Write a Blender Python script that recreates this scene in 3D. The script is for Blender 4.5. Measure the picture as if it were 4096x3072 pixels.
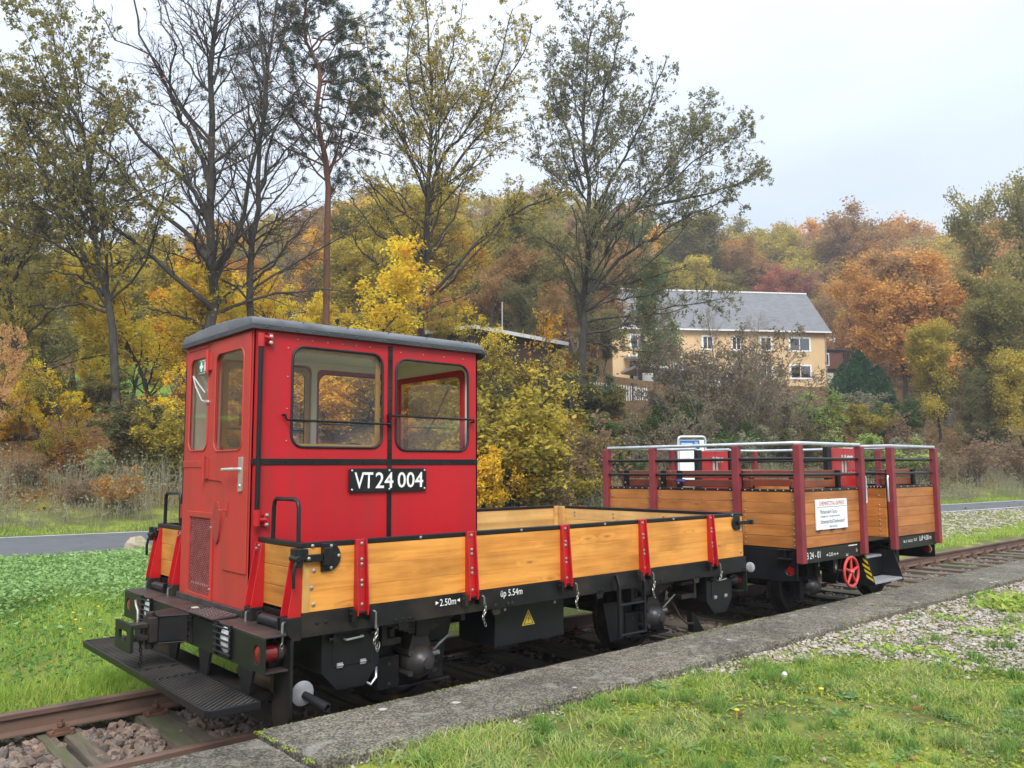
import bpy, bmesh, math, random
import numpy as np
from mathutils import Vector, Matrix
from mathutils.geometry import tessellate_polygon

for o in list(bpy.data.objects):
    bpy.data.objects.remove(o)
SC = bpy.context.scene
COL = SC.collection
random.seed(7)
RNG = np.random.default_rng(11)

# ------------------------------------------------------------------ camera
CAM = np.array([-2.3458, -5.8507, 1.6356])
FPX, YAW, PITCH, ROLL = 3287.4, 0.7206, 0.1024, -0.0051
_cy, _sy, _cp, _sp = math.cos(YAW), math.sin(YAW), math.cos(PITCH), math.sin(PITCH)
FWD = np.array([_sy*_cp, _cy*_cp, _sp])
_rt = np.array([_cy, -_sy, 0.0]); _up = np.cross(_rt, FWD)
RGT = math.cos(ROLL)*_rt + math.sin(ROLL)*_up
UPV = -math.sin(ROLL)*_rt + math.cos(ROLL)*_up
cd = bpy.data.cameras.new('camera')
cam = bpy.data.objects.new('camera', cd); COL.objects.link(cam)
cam.matrix_world = Matrix(((RGT[0], UPV[0], -FWD[0], CAM[0]), (RGT[1], UPV[1], -FWD[1], CAM[1]),
                           (RGT[2], UPV[2], -FWD[2], CAM[2]), (0, 0, 0, 1)))
cd.sensor_width = 36.0; cd.lens = 36.0*FPX/4096.0
cd.clip_start = 0.05; cd.clip_end = 3000
SC.camera = cam

# ------------------------------------------------------------------ sky, sun, exposure
SUN_DIR = Vector((-0.50, -0.70, 0.85)).normalized()          # towards the bright part of the overcast
world = bpy.data.worlds.new('World'); SC.world = world; world.use_nodes = True
nt = world.node_tree; nt.nodes.clear()
wo = nt.nodes.new('ShaderNodeOutputWorld'); bg = nt.nodes.new('ShaderNodeBackground')
sky = nt.nodes.new('ShaderNodeTexSky'); sky.sky_type = 'NISHITA'; sky.sun_disc = False
sky.sun_elevation = math.asin(SUN_DIR.z); sky.sun_rotation = math.atan2(SUN_DIR.x, SUN_DIR.y)
tc = nt.nodes.new('ShaderNodeTexCoord')
mp = nt.nodes.new('ShaderNodeMapping'); mp.inputs['Scale'].default_value = (1.0, 1.0, 2.6)
nz = nt.nodes.new('ShaderNodeTexNoise'); nz.inputs['Scale'].default_value = 1.7; nz.inputs['Detail'].default_value = 7
nz.inputs['Roughness'].default_value = 0.55; nz.inputs['Distortion'].default_value = 0.3
rp = nt.nodes.new('ShaderNodeValToRGB')
rp.color_ramp.elements[0].position = 0.33; rp.color_ramp.elements[0].color = (4.9, 5.55, 6.5, 1)
rp.color_ramp.elements[1].position = 0.66; rp.color_ramp.elements[1].color = (6.3, 6.75, 7.35, 1)
mx = nt.nodes.new('ShaderNodeMixRGB'); mx.inputs[0].default_value = 0.88
nt.links.new(tc.outputs['Generated'], mp.inputs['Vector']); nt.links.new(mp.outputs[0], nz.inputs['Vector'])
nt.links.new(nz.outputs['Fac'], rp.inputs[0])
# an overcast sky is smoothly brighter towards the zenith
sxyz = nt.nodes.new('ShaderNodeSeparateXYZ'); nt.links.new(tc.outputs['Generated'], sxyz.inputs[0])
zc = nt.nodes.new('ShaderNodeMath'); zc.operation = 'MAXIMUM'; zc.inputs[1].default_value = 0.0; nt.links.new(sxyz.outputs['Z'], zc.inputs[0])
zz = nt.nodes.new('ShaderNodeMath'); zz.operation = 'POWER'; zz.inputs[1].default_value = 2.0; nt.links.new(zc.outputs[0], zz.inputs[0])
zf = nt.nodes.new('ShaderNodeMath'); zf.operation = 'MULTIPLY_ADD'; zf.inputs[1].default_value = 1.75; zf.inputs[2].default_value = 0.74; nt.links.new(zz.outputs[0], zf.inputs[0])
vs = nt.nodes.new('ShaderNodeVectorMath'); vs.operation = 'SCALE'; nt.links.new(rp.outputs[0], vs.inputs[0]); nt.links.new(zf.outputs[0], vs.inputs['Scale'])
nt.links.new(sky.outputs[0], mx.inputs[1]); nt.links.new(vs.outputs[0], mx.inputs[2])
nt.links.new(mx.outputs[0], bg.inputs['Color']); bg.inputs['Strength'].default_value = 0.075
nt.links.new(bg.outputs[0], wo.inputs['Surface'])
sd = bpy.data.lights.new('sun', 'SUN'); sd.energy = 1.5; sd.angle = math.radians(24); sd.color = (1.0, 0.965, 0.91)
sun = bpy.data.objects.new('sun', sd); COL.objects.link(sun)
sun.rotation_euler = (-SUN_DIR).to_track_quat('-Z', 'Y').to_euler(); sun.location = (0, 0, 60)
SC.view_settings.view_transform = 'Standard'; SC.view_settings.look = 'None'
SC.view_settings.gamma = 1.0; SC.view_settings.exposure = 1.30
try: SC.view_settings.use_curve_mapping = False
except Exception: pass

# ------------------------------------------------------------------ helpers: naming
def link(o, parent=None):
    COL.objects.link(o)
    if parent is not None: o.parent = parent
    return o
def wl(o):
    p = Vector((0, 0, 0))
    while o is not None:
        p += o.location; o = o.parent
    return p
def tag(o, label=None, cat=None, group=None, kind=None):
    if label: o['label'] = label
    if cat: o['category'] = cat
    if group: o['group'] = group
    if kind: o['kind'] = kind
    return o
def thing(name, label, cat, loc=(0, 0, 0), group=None):
    o = bpy.data.objects.new(name, None); o.empty_display_size = 0.2
    link(o); o.location = loc
    return tag(o, label, cat, group)
def copy_tree(o, parent=None):
    c = o.copy(); link(c); c.parent = parent
    for ch in list(o.children): copy_tree(ch, c)
    return c
def at(u, v, d):
    return CAM + d*(FWD + RGT*(u-2048)/FPX - UPV*(v-1536)/FPX)

# ------------------------------------------------------------------ helpers: materials
def newmat(name):
    m = bpy.data.materials.new(name); m.use_nodes = True
    t = m.node_tree; t.nodes.clear()
    out = t.nodes.new('ShaderNodeOutputMaterial')
    return m, t, out
def N(t, typ, **kw):
    n = t.nodes.new(typ)
    for k, v in kw.items():
        if k in n.inputs: n.inputs[k].default_value = v
        else: setattr(n, k, v)
    return n
def ramp(t, stops, interp='LINEAR'):
    r = t.nodes.new('ShaderNodeValToRGB'); cr = r.color_ramp; cr.interpolation = interp
    while len(cr.elements) < len(stops): cr.elements.new(0.5)
    for e, (p, c) in zip(cr.elements, stops):
        e.position = p; e.color = (*c, 1) if len(c) == 3 else c
    return r
def pm(name, c1, c2=None, scale=6.0, rough=0.55, metal=0.0, bump=0.0, bscale=60.0, spec=0.4, coat=0.0, lo=0.35, hi=0.65,
       stretch=(1, 1, 1), rand=0.0, detail=6, c3=None, s3=1.5, lo3=0.55, hi3=0.7, bdist=0.01, roughvar=0.0):
    m, t, out = newmat(name)
    b = N(t, 'ShaderNodeBsdfPrincipled', Roughness=rough, Metallic=metal)
    b.inputs['Specular IOR Level'].default_value = spec
    b.inputs['Coat Weight'].default_value = coat
    co = N(t, 'ShaderNodeTexCoord'); mpn = N(t, 'ShaderNodeMapping', Scale=stretch)
    t.links.new(co.outputs['Object'], mpn.inputs['Vector'])
    src = mpn.outputs[0]
    oi = N(t, 'ShaderNodeObjectInfo')
    ad = N(t, 'ShaderNodeVectorMath', operation='ADD')
    ml = N(t, 'ShaderNodeMath', operation='MULTIPLY'); ml.inputs[1].default_value = 37.0
    t.links.new(oi.outputs['Random'], ml.inputs[0]); t.links.new(src, ad.inputs[0]); t.links.new(ml.outputs[0], ad.inputs[1])
    src = ad.outputs[0]
    n1 = N(t, 'ShaderNodeTexNoise', Scale=scale, Detail=detail); t.links.new(src, n1.inputs['Vector'])
    c2 = c2 or tuple(x*0.8 for x in c1)
    r1 = ramp(t, [(lo, c1), (hi, c2)]); t.links.new(n1.outputs['Fac'], r1.inputs[0])
    col = r1.outputs[0]
    if c3 is not None:
        n3 = N(t, 'ShaderNodeTexNoise', Scale=s3, Detail=8); t.links.new(src, n3.inputs['Vector'])
        r3 = ramp(t, [(lo3, (0, 0, 0)), (hi3, (1, 1, 1))]); t.links.new(n3.outputs['Fac'], r3.inputs[0])
        mxn = N(t, 'ShaderNodeMixRGB'); mxn.inputs[2].default_value = (*c3, 1)
        t.links.new(r3.outputs[0], mxn.inputs[0]); t.links.new(col, mxn.inputs[1]); col = mxn.outputs[0]
    if rand > 0:
        mr = N(t, 'ShaderNodeMapRange'); mr.inputs[3].default_value = 1-rand; mr.inputs[4].default_value = 1+rand
        t.links.new(oi.outputs['Random'], mr.inputs[0])
        vm = N(t, 'ShaderNodeVectorMath', operation='SCALE'); t.links.new(col, vm.inputs[0]); t.links.new(mr.outputs[0], vm.inputs['Scale'])
        col = vm.outputs[0]
    t.links.new(col, b.inputs['Base Color'])
    if roughvar:
        mr2 = N(t, 'ShaderNodeMapRange'); mr2.inputs[3].default_value = rough-roughvar; mr2.inputs[4].default_value = rough+roughvar
        t.links.new(n1.outputs['Fac'], mr2.inputs[0]); t.links.new(mr2.outputs[0], b.inputs['Roughness'])
    if bump > 0:
        nb = N(t, 'ShaderNodeTexNoise', Scale=bscale, Detail=8); t.links.new(src, nb.inputs['Vector'])
        bp = N(t, 'ShaderNodeBump', Strength=bump, Distance=bdist); t.links.new(nb.outputs['Fac'], bp.inputs['Height'])
        t.links.new(bp.outputs[0], b.inputs['Normal'])
    t.links.new(b.outputs[0], out.inputs['Surface'])
    return m
def woodmat(name, axis, cols, dark, rough=0.42, coat=0.15, knots=1.0):
    m, t, out = newmat(name)
    b = N(t, 'ShaderNodeBsdfPrincipled', Roughness=rough); b.inputs['Coat Weight'].default_value = coat
    b.inputs['Coat Roughness'].default_value = 0.35
    co = N(t, 'ShaderNodeTexCoord'); oi = N(t, 'ShaderNodeObjectInfo')
    ml = N(t, 'ShaderNodeMath', operation='MULTIPLY'); ml.inputs[1].default_value = 53.0
    t.links.new(oi.outputs['Random'], ml.inputs[0])
    ad = N(t, 'ShaderNodeVectorMath', operation='ADD'); t.links.new(co.outputs['Object'], ad.inputs[0]); t.links.new(ml.outputs[0], ad.inputs[1])
    sc = {'x': (1.3, 26, 26), 'y': (26, 1.3, 26)}[axis]; ks = {'x': (2.6, 0.0, 9), 'y': (0.0, 2.6, 9)}[axis]
    kn = {'x': (1.0, 0.0, 3.4), 'y': (0.0, 1.0, 3.4)}[axis]
    # knots bend the grain
    mk = N(t, 'ShaderNodeMapping', Scale=ks); t.links.new(ad.outputs[0], mk.inputs['Vector'])
    vo = N(t, 'ShaderNodeTexVoronoi', Scale=1.0, Randomness=1.0); t.links.new(mk.outputs[0], vo.inputs['Vector'])
    m1 = N(t, 'ShaderNodeMapping', Scale=sc); t.links.new(ad.outputs[0], m1.inputs['Vector'])
    kd = N(t, 'ShaderNodeMapRange'); kd.inputs[1].default_value = 0.0; kd.inputs[2].default_value = 0.35
    kd.inputs[3].default_value = 1.6*knots; kd.inputs[4].default_value = 0.0
    t.links.new(vo.outputs['Distance'], kd.inputs[0])
    a2 = N(t, 'ShaderNodeVectorMath', operation='ADD'); t.links.new(m1.outputs[0], a2.inputs[0]); t.links.new(kd.outputs[0], a2.inputs[1])
    n1 = N(t, 'ShaderNodeTexNoise', Scale=1.0, Detail=5, Roughness=0.6, Distortion=0.6); t.links.new(a2.outputs[0], n1.inputs['Vector'])
    r1 = ramp(t, [(0.25, cols[0]), (0.5, cols[1]), (0.75, cols[2])]); t.links.new(n1.outputs['Fac'], r1.inputs[0])
    n2 = N(t, 'ShaderNodeTexNoise', Scale=2.2, Detail=3); t.links.new(ad.outputs[0], n2.inputs['Vector'])
    mxl = N(t, 'ShaderNodeMixRGB', blend_type='MULTIPLY'); mxl.inputs[0].default_value = 0.62
    r2 = ramp(t, [(0.32, (0.50, 0.42, 0.34)), (0.58, (1, 1, 1))]); t.links.new(n2.outputs['Fac'], r2.inputs[0])
    t.links.new(r1.outputs[0], mxl.inputs[1]); t.links.new(r2.outputs[0], mxl.inputs[2])
    rk = ramp(t, [(0.0, (1, 1, 1)), (0.055, (0.8, 0.8, 0.8)), (0.1, (0.1, 0.1, 0.1)), (0.2, (0, 0, 0))]); t.links.new(vo.outputs['Distance'], rk.inputs[0])
    mxk = N(t, 'ShaderNodeMixRGB'); mxk.inputs[2].default_value = (*dark, 1)
    mf = N(t, 'ShaderNodeMath', operation='MULTIPLY'); mf.inputs[1].default_value = 0.75*knots; t.links.new(rk.outputs[0], mf.inputs[0])
    t.links.new(mf.outputs[0], mxk.inputs[0]); t.links.new(mxl.outputs[0], mxk.inputs[1])
    mr = N(t, 'ShaderNodeMapRange'); mr.inputs[3].default_value = 0.80; mr.inputs[4].default_value = 1.12
    t.links.new(oi.outputs['Random'], mr.inputs[0])
    vm = N(t, 'ShaderNodeVectorMath', operation='SCALE'); t.links.new(mxk.outputs[0], vm.inputs[0]); t.links.new(mr.outputs[0], vm.inputs['Scale'])
    t.links.new(vm.outputs[0], b.inputs['Base Color'])
    bp = N(t, 'ShaderNodeBump', Strength=0.12, Distance=0.004); t.links.new(n1.outputs['Fac'], bp.inputs['Height']); t.links.new(bp.outputs[0], b.inputs['Normal'])
    t.links.new(b.outputs[0], out.inputs['Surface'])
    return m
def leafmat(name, cols, trans=0.35, objvar=0.18, drift=0.55):
    m, t, out = newmat(name)
    g = N(t, 'ShaderNodeNewGeometry'); oi = N(t, 'ShaderNodeObjectInfo')
    k = len(cols)
    r = ramp(t, [(i/(k-1), c) for i, c in enumerate(cols)])
    nn = N(t, 'ShaderNodeTexNoise', Scale=drift, Detail=3); t.links.new(g.outputs['Position'], nn.inputs['Vector'])
    m1 = N(t, 'ShaderNodeMath', operation='MULTIPLY_ADD'); m1.inputs[1].default_value = 2.4; m1.inputs[2].default_value = -0.95; t.links.new(nn.outputs['Fac'], m1.inputs[0])
    m2 = N(t, 'ShaderNodeMath', operation='MULTIPLY_ADD'); m2.inputs[1].default_value = 0.55; t.links.new(g.outputs['Random Per Island'], m2.inputs[0]); t.links.new(m1.outputs[0], m2.inputs[2])
    t.links.new(m2.outputs[0], r.inputs[0])
    mr = N(t, 'ShaderNodeMapRange'); mr.inputs[3].default_value = 1-objvar; mr.inputs[4].default_value = 1+objvar
    t.links.new(oi.outputs['Random'], mr.inputs[0])
    vm = N(t, 'ShaderNodeVectorMath', operation='SCALE'); t.links.new(r.outputs[0], vm.inputs[0]); t.links.new(mr.outputs[0], vm.inputs['Scale'])
    d = N(t, 'ShaderNodeBsdfDiffuse'); tr = N(t, 'ShaderNodeBsdfTranslucent')
    t.links.new(vm.outputs[0], d.inputs['Color']); t.links.new(vm.outputs[0], tr.inputs['Color'])
    mxs = N(t, 'ShaderNodeMixShader'); mxs.inputs[0].default_value = trans
    t.links.new(d.outputs[0], mxs.inputs[1]); t.links.new(tr.outputs[0], mxs.inputs[2]); t.links.new(mxs.outputs[0], out.inputs['Surface'])
    return m
def glassmat(name, tint=(0.97, 0.975, 0.97), refl=0.015):
    m, t, out = newmat(name)
    tr = N(t, 'ShaderNodeBsdfTransparent', Color=(*tint, 1)); gl = N(t, 'ShaderNodeBsdfGlossy', Roughness=0.03)
    lw = N(t, 'ShaderNodeLayerWeight', Blend=0.25)
    mr = N(t, 'ShaderNodeMapRange'); mr.inputs[3].default_value = refl; mr.inputs[4].default_value = 0.55
    t.links.new(lw.outputs['Fresnel'], mr.inputs[0])
    mxs = N(t, 'ShaderNodeMixShader'); t.links.new(mr.outputs[0], mxs.inputs[0])
    t.links.new(tr.outputs[0], mxs.inputs[1]); t.links.new(gl.outputs[0], mxs.inputs[2]); t.links.new(mxs.outputs[0], out.inputs['Surface'])
    return m

M = {}
M['red'] = pm('red_paint', (0.45, 0.011, 0.018), (0.385, 0.012, 0.017), scale=1.1, rough=0.42, spec=.3, coat=0.08, bump=0.035, bscale=2.2, c3=(0.33, 0.022, 0.024), s3=2.0, lo3=0.50, hi3=0.72, roughvar=0.1, stretch=(3.2, 3.2, .55), bdist=.02)
M['redfront'] = pm('orange_red_paint', (0.47, 0.036, 0.027), (0.42, 0.045, 0.032), scale=2.0, rough=0.5, bump=0.02, bscale=6, c3=(0.36, 0.035, 0.025), s3=2, lo3=0.46, hi3=0.72, stretch=(3, 3, .6))  # cab front gets a slightly more orange red than the sides
M['stake'] = pm('stake_red_paint', (0.46, 0.012, 0.016), (0.36, 0.010, 0.014), scale=5, rough=0.33, coat=0.3)
M['post'] = pm('wine_red_paint', (0.23, 0.033, 0.040), (0.17, 0.026, 0.032), scale=4, rough=0.5, bump=0.08, bscale=25)
M['black'] = pm('black_paint', (0.007, 0.007, 0.008), (0.012, 0.0115, 0.012), scale=5, rough=0.45, spec=.28, bump=0.08, bscale=40, c3=(0.040, 0.029, 0.022), s3=3, lo3=0.50, hi3=0.75, roughvar=0.12)
M['blackg'] = pm('black_gloss_paint', (0.008, 0.008, 0.0095), (0.012, 0.012, 0.014), scale=4, spec=.33, rough=0.33, bump=0.04, bscale=30)
M['green'] = pm('dark_green_black_paint', (0.010, 0.014, 0.010), (0.015, 0.019, 0.013), scale=4, spec=.3, rough=0.42, bump=0.04, bscale=30)
M['under'] = pm('rusty_underframe', (0.016, 0.014, 0.013), (0.03, 0.022, 0.018), scale=7, rough=0.65, bump=0.25, bscale=30, c3=(0.10, 0.05, 0.03), s3=5, lo3=0.58, hi3=0.72)
M['rust'] = pm('rusty_steel', (0.10, 0.050, 0.032), (0.17, 0.085, 0.05), scale=9, rough=0.75, bump=0.3, bscale=70, c3=(0.06, 0.038, 0.03), s3=6)
M['railtop'] = pm('rail_steel', (0.15, 0.092, 0.066), (0.10, 0.060, 0.045), scale=5, rough=0.62, bump=0.15, bscale=60, c3=(0.07, 0.045, 0.036), s3=4, stretch=(0.4, 1, 1))
M['deckplate'] = pm('worn_top_plate', (0.030, 0.024, 0.022), (0.065, 0.046, 0.038), scale=8, rough=0.42, bump=0.15, bscale=40, c3=(0.10, 0.06, 0.04), s3=5, lo3=0.6, hi3=0.75)
M['cream'] = pm('cream_lining', (0.84, 0.80, 0.68), (0.80, 0.75, 0.62), scale=2, rough=0.6)
M['roof'] = pm('grey_roof_sheet', (0.085, 0.092, 0.102), (0.125, 0.132, 0.145), scale=3.5, rough=0.45, bump=0.06, bscale=20, c3=(0.05, 0.055, 0.06), s3=3)
M['roofrim'] = pm('dark_roof_rim', (.035, .038, .043), (.055, .058, .064), scale=6, rough=.5, bump=.05, bscale=20)
M['treadmesh'] = pm('worn_tread_mesh', (.07, .067, .065), (.12, .11, .10), scale=4, rough=.35, metal=.3)
M['hose'] = pm('grey_hose', (.16, .165, .16), (.10, .10, .10), scale=9, rough=.6)
M['pin'] = pm('steel_pin', (.34, .33, .31), (.24, .23, .21), scale=20, rough=.4, metal=.8)
M['zinc'] = pm('zinc_bolt', (0.55, 0.54, 0.51), (0.42, 0.41, 0.39), scale=30, rough=0.35, metal=0.9)
M['alu'] = pm('bare_aluminium', (0.72, 0.71, 0.66), (0.6, 0.59, 0.55), scale=10, rough=0.3, metal=0.7)
M['galv'] = pm('galvanised_tube', (0.62, 0.65, 0.68), (0.5, 0.53, 0.56), scale=12, rough=0.38, metal=0.6)
M['white'] = pm('white_lettering', (0.8, 0.8, 0.77), (0.74, 0.74, 0.72), scale=10, rough=0.55)
M['signwhite'] = pm('white_sign_board', (0.82, 0.83, 0.84), (0.78, 0.79, 0.8), scale=2, rough=0.45)
M['ink'] = pm('dark_ink', (0.06, 0.07, 0.09), rough=0.6)
M['redink'] = pm('red_ink', (0.5, 0.03, 0.03), rough=0.6)
M['rubber'] = pm('black_rubber', (0.012, 0.012, 0.013), rough=0.6)
M['lampred'] = pm('red_lens', (0.26, 0.008, 0.012), (0.12, 0.004, 0.006), scale=16, rough=0.15, coat=0.6)
M['lampclear'] = pm('clear_lens', (0.74, 0.75, 0.76), (0.55, 0.56, 0.58), scale=18, rough=0.25, metal=0.0, coat=0.7)
M['lampshaded'] = pm('shaded_lens', (0.45, 0.46, 0.47), (0.30, 0.31, 0.32), scale=16, rough=0.2, coat=.5)  # white trailer headlamp lens, its shade painted in as grey
M['hand'] = pm('handwheel_red', (0.55, 0.045, 0.035), (0.5, 0.05, 0.04), scale=5, rough=0.4, coat=0.2)
M['yellow'] = pm('yellow_paint', (0.72, 0.50, 0.015), rough=0.5)
M['blue'] = pm('blue_print', (0.03, 0.14, 0.42), rough=0.5)
M['signgreen'] = pm('first_aid_green', (0.01, 0.22, 0.10), rough=0.5)
M['doorred'] = pm('gate_red', (0.40, 0.012, 0.014), (0.33, 0.010, 0.012), scale=3, rough=0.3, coat=0.3)
M['meshred'] = pm('dusty_red_mesh', (0.36, 0.10, 0.10), (0.24, 0.06, 0.055), scale=20, rough=0.6)
M['bronze'] = pm('bronze_pipe', (0.20, 0.14, 0.09), (0.12, 0.08, 0.05), scale=8, rough=0.4, metal=0.5)
M['grey'] = pm('grey_metal', (0.30, 0.31, 0.32), (0.22, 0.22, 0.23), scale=14, rough=0.5, bump=0.05)
M['axle'] = pm('axlebox_grey', (0.022, 0.023, 0.027), (0.04, 0.035, 0.032), scale=9, rough=0.38, bump=0.1, bscale=30, c3=(0.09, 0.055, 0.035), s3=7, lo3=0.6, hi3=0.75)
M['woodx'] = woodmat('side_plank_wood', 'x', ((0.46, 0.165, 0.026), (0.66, 0.275, 0.048), (0.75, 0.355, 0.078)), (0.20, 0.075, 0.018))
M['woody'] = woodmat('end_plank_wood', 'y', ((0.46, 0.165, 0.026), (0.66, 0.275, 0.048), (0.75, 0.355, 0.078)), (0.20, 0.075, 0.018))
M['woodpale'] = woodmat('inner_plank_wood', 'x', ((0.60, 0.31, 0.085), (0.72, 0.42, 0.14), (0.80, 0.50, 0.19)), (0.24, 0.10, 0.03))
M['woodpaley'] = woodmat('inner_end_plank_wood', 'y', ((0.60, 0.31, 0.085), (0.72, 0.42, 0.14), (0.80, 0.50, 0.19)), (0.24, 0.10, 0.03))
M['twoodx'] = woodmat('trailer_plank_wood', 'x', ((0.31, 0.10, 0.022), (0.43, 0.155, 0.036), (0.51, 0.21, 0.055)), (0.12, 0.045, 0.015))
M['twoody'] = woodmat('trailer_end_plank_wood', 'y', ((0.36, 0.125, 0.026), (0.50, 0.19, 0.042), (0.58, 0.25, 0.064)), (0.13, 0.05, 0.016))
M['bench'] = woodmat('bench_slat_wood', 'y', ((0.17, 0.035, 0.018), (0.25, 0.055, 0.026), (0.30, 0.075, 0.035)), (0.06, 0.02, 0.01), knots=0.3)
M['benchx'] = woodmat('bench_slat_wood_long', 'x', ((0.20, 0.05, 0.02), (0.28, 0.075, 0.028), (0.34, 0.10, 0.04)), (0.06, 0.02, 0.01), knots=0.3)
M['framewood'] = pm('varnished_frame', (0.52, 0.30, 0.09), (0.44, 0.24, 0.07), scale=9, rough=0.5)
M['glass'] = glassmat('cab_glass')
M['houseglass'] = glassmat('house_glass', (0.30, 0.33, 0.36), 0.22)

# ------------------------------------------------------------------ helpers: shapes
def rr(x0, x1, y0, y1, r, n=5):
    pts = []
    for cx, cy, a0 in ((x1-r, y1-r, 0), (x0+r, y1-r, 90), (x0+r, y0+r, 180), (x1-r, y0+r, 270)):
        for i in range(n+1):
            a = math.radians(a0+90*i/n); pts.append((cx+r*math.cos(a), cy+r*math.sin(a)))
    return pts
class MB:
    def __init__(s): s.v = []; s.f = []
    def add(s, vs, fs):
        b = len(s.v); s.v += [tuple(map(float, p)) for p in vs]; s.f += [tuple(b+i for i in f) for f in fs]; return s
    def box(s, x0, x1, y0, y1, z0, z1):
        return s.add([(x0, y0, z0), (x1, y0, z0), (x1, y1, z0), (x0, y1, z0), (x0, y0, z1), (x1, y0, z1), (x1, y1, z1), (x0, y1, z1)],
                     [(0, 3, 2, 1), (4, 5, 6, 7), (0, 1, 5, 4), (1, 2, 6, 5), (2, 3, 7, 6), (3, 0, 4, 7)])
    def prism(s, poly, axis, a0, a1, holes=()):
        def P(p, a): return {'y': (p[0], a, p[1]), 'x': (a, p[0], p[1]), 'z': (p[0], p[1], a)}[axis]
        loops = [list(poly)]+[list(h) for h in holes]
        flat = [p for l in loops for p in l]; n = len(flat)
        if holes: tris = tessellate_polygon([[Vector((p[0], p[1], 0)) for p in l] for l in loops])
        else: tris = [tuple(range(n))]
        fs = [tuple(t) for t in tris]+[tuple(n+i for i in reversed(t)) for t in tris]
        k = 0
        for l in loops:
            m = len(l)
            for i in range(m):
                a, b = k+i, k+(i+1) % m; fs.append((a, b, n+b, n+a))
            k += m
        return s.add([P(p, a0) for p in flat]+[P(p, a1) for p in flat], fs)
    def tube(s, path, r, n=8, caps=True, closed=False):
        path = [Vector(p) for p in path]; k = len(path); rs = r if hasattr(r, '__len__') else [r]*k
        vs = []; fs = []; prev = None
        for i, p in enumerate(path):
            a = path[(i-1) % k] if (closed or i > 0) else p
            b = path[(i+1) % k] if (closed or i < k-1) else p
            t = (b-a).normalized()
            if prev is None:
                ref = Vector((0, 0, 1)) if abs(t.z) < 0.9 else Vector((1, 0, 0)); u = t.cross(ref).normalized()
            else:
                u = (prev-t*prev.dot(t)).normalized()
            prev = u; w = t.cross(u)
            for j in range(n):
                an = 2*math.pi*j/n; vs.append(p+(u*math.cos(an)+w*math.sin(an))*rs[i])
        for i in range(k if closed else k-1):
            i2 = (i+1) % k
            for j in range(n): fs.append((i*n+j, i*n+(j+1) % n, i2*n+(j+1) % n, i2*n+j))
        if caps and not closed: fs += [tuple(reversed(range(n))), tuple((k-1)*n+j for j in range(n))]
        return s.add(vs, fs)
    def cyl(s, p0, p1, r, n=16, r2=None): return s.tube([p0, p1], [r, r if r2 is None else r2], n)
    def lathe(s, c, axis, prof, n=24):
        # prof: list of (offset along axis, radius)
        c = Vector(c); ax = Vector(axis).normalized(); ref = Vector((0, 0, 1)) if abs(ax.z) < 0.9 else Vector((1, 0, 0))
        u = ax.cross(ref).normalized(); w = ax.cross(u); vs = []; fs = []
        for a, r in prof:
            for j in range(n):
                an = 2*math.pi*j/n; vs.append(c+ax*a+(u*math.cos(an)+w*math.sin(an))*max(r, 1e-4))
        for i in range(len(prof)-1):
            for j in range(n): fs.append((i*n+j, i*n+(j+1) % n, (i+1)*n+(j+1) % n, (i+1)*n+j))
        fs += [tuple(reversed(range(n))), tuple((len(prof)-1)*n+j for j in range(n))]
        return s.add(vs, fs)
    def bolt(s, p, axis, r=0.011, h=0.008):
        return s.lathe(p, axis, [(0, r), (h*0.6, r), (h, r*0.55)], 6)
    def build(s, name, mat, parent=None, smooth=False, bevel=0.0, kind=None, seg=2, loc=None):
        off = wl(parent) if parent is not None else Vector((0, 0, 0))
        base = Vector(loc) if loc is not None else off
        me = bpy.data.meshes.new(name)
        me.from_pydata([(x-base.x, y-base.y, z-base.z) for x, y, z in s.v], [], s.f)
        bm = bmesh.new(); bm.from_mesh(me); bmesh.ops.recalc_face_normals(bm, faces=bm.faces)
        if smooth:
            for f in bm.faces: f.smooth = True
            for e in bm.edges:
                if len(e.link_faces) == 2 and e.calc_face_angle(0) > 0.7: e.smooth = False
        bm.to_mesh(me); bm.free()
        me.materials.append(mat)
        o = bpy.data.objects.new(name, me); link(o, parent); o.location = base-off
        if bevel > 0:
            b = o.modifiers.new('edge', 'BEVEL'); b.width = bevel; b.segments = seg; b.limit_method = 'ANGLE'; b.angle_limit = 0.6
        if kind: o['kind'] = kind
        return o
def fastmesh(name, V, F4=None, F3=None, mats=(), smooth=False):
    V = np.asarray(V, dtype=np.float32); me = bpy.data.meshes.new(name)
    F4 = np.zeros((0, 4), int) if F4 is None else np.asarray(F4); F3 = np.zeros((0, 3), int) if F3 is None else np.asarray(F3)
    n4, n3 = len(F4), len(F3)
    me.vertices.add(len(V)); me.vertices.foreach_set('co', V.ravel())
    me.loops.add(n4*4+n3*3); me.loops.foreach_set('vertex_index', np.concatenate([F4.ravel(), F3.ravel()]).astype(np.int32))
    me.polygons.add(n4+n3)
    me.polygons.foreach_set('loop_start', np.concatenate([np.arange(n4)*4, n4*4+np.arange(n3)*3]).astype(np.int32))
    me.polygons.foreach_set('use_smooth', np.full(n4+n3, bool(smooth)))
    me.update(calc_edges=True)
    for m in mats: me.materials.append(m)
    return me
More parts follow.
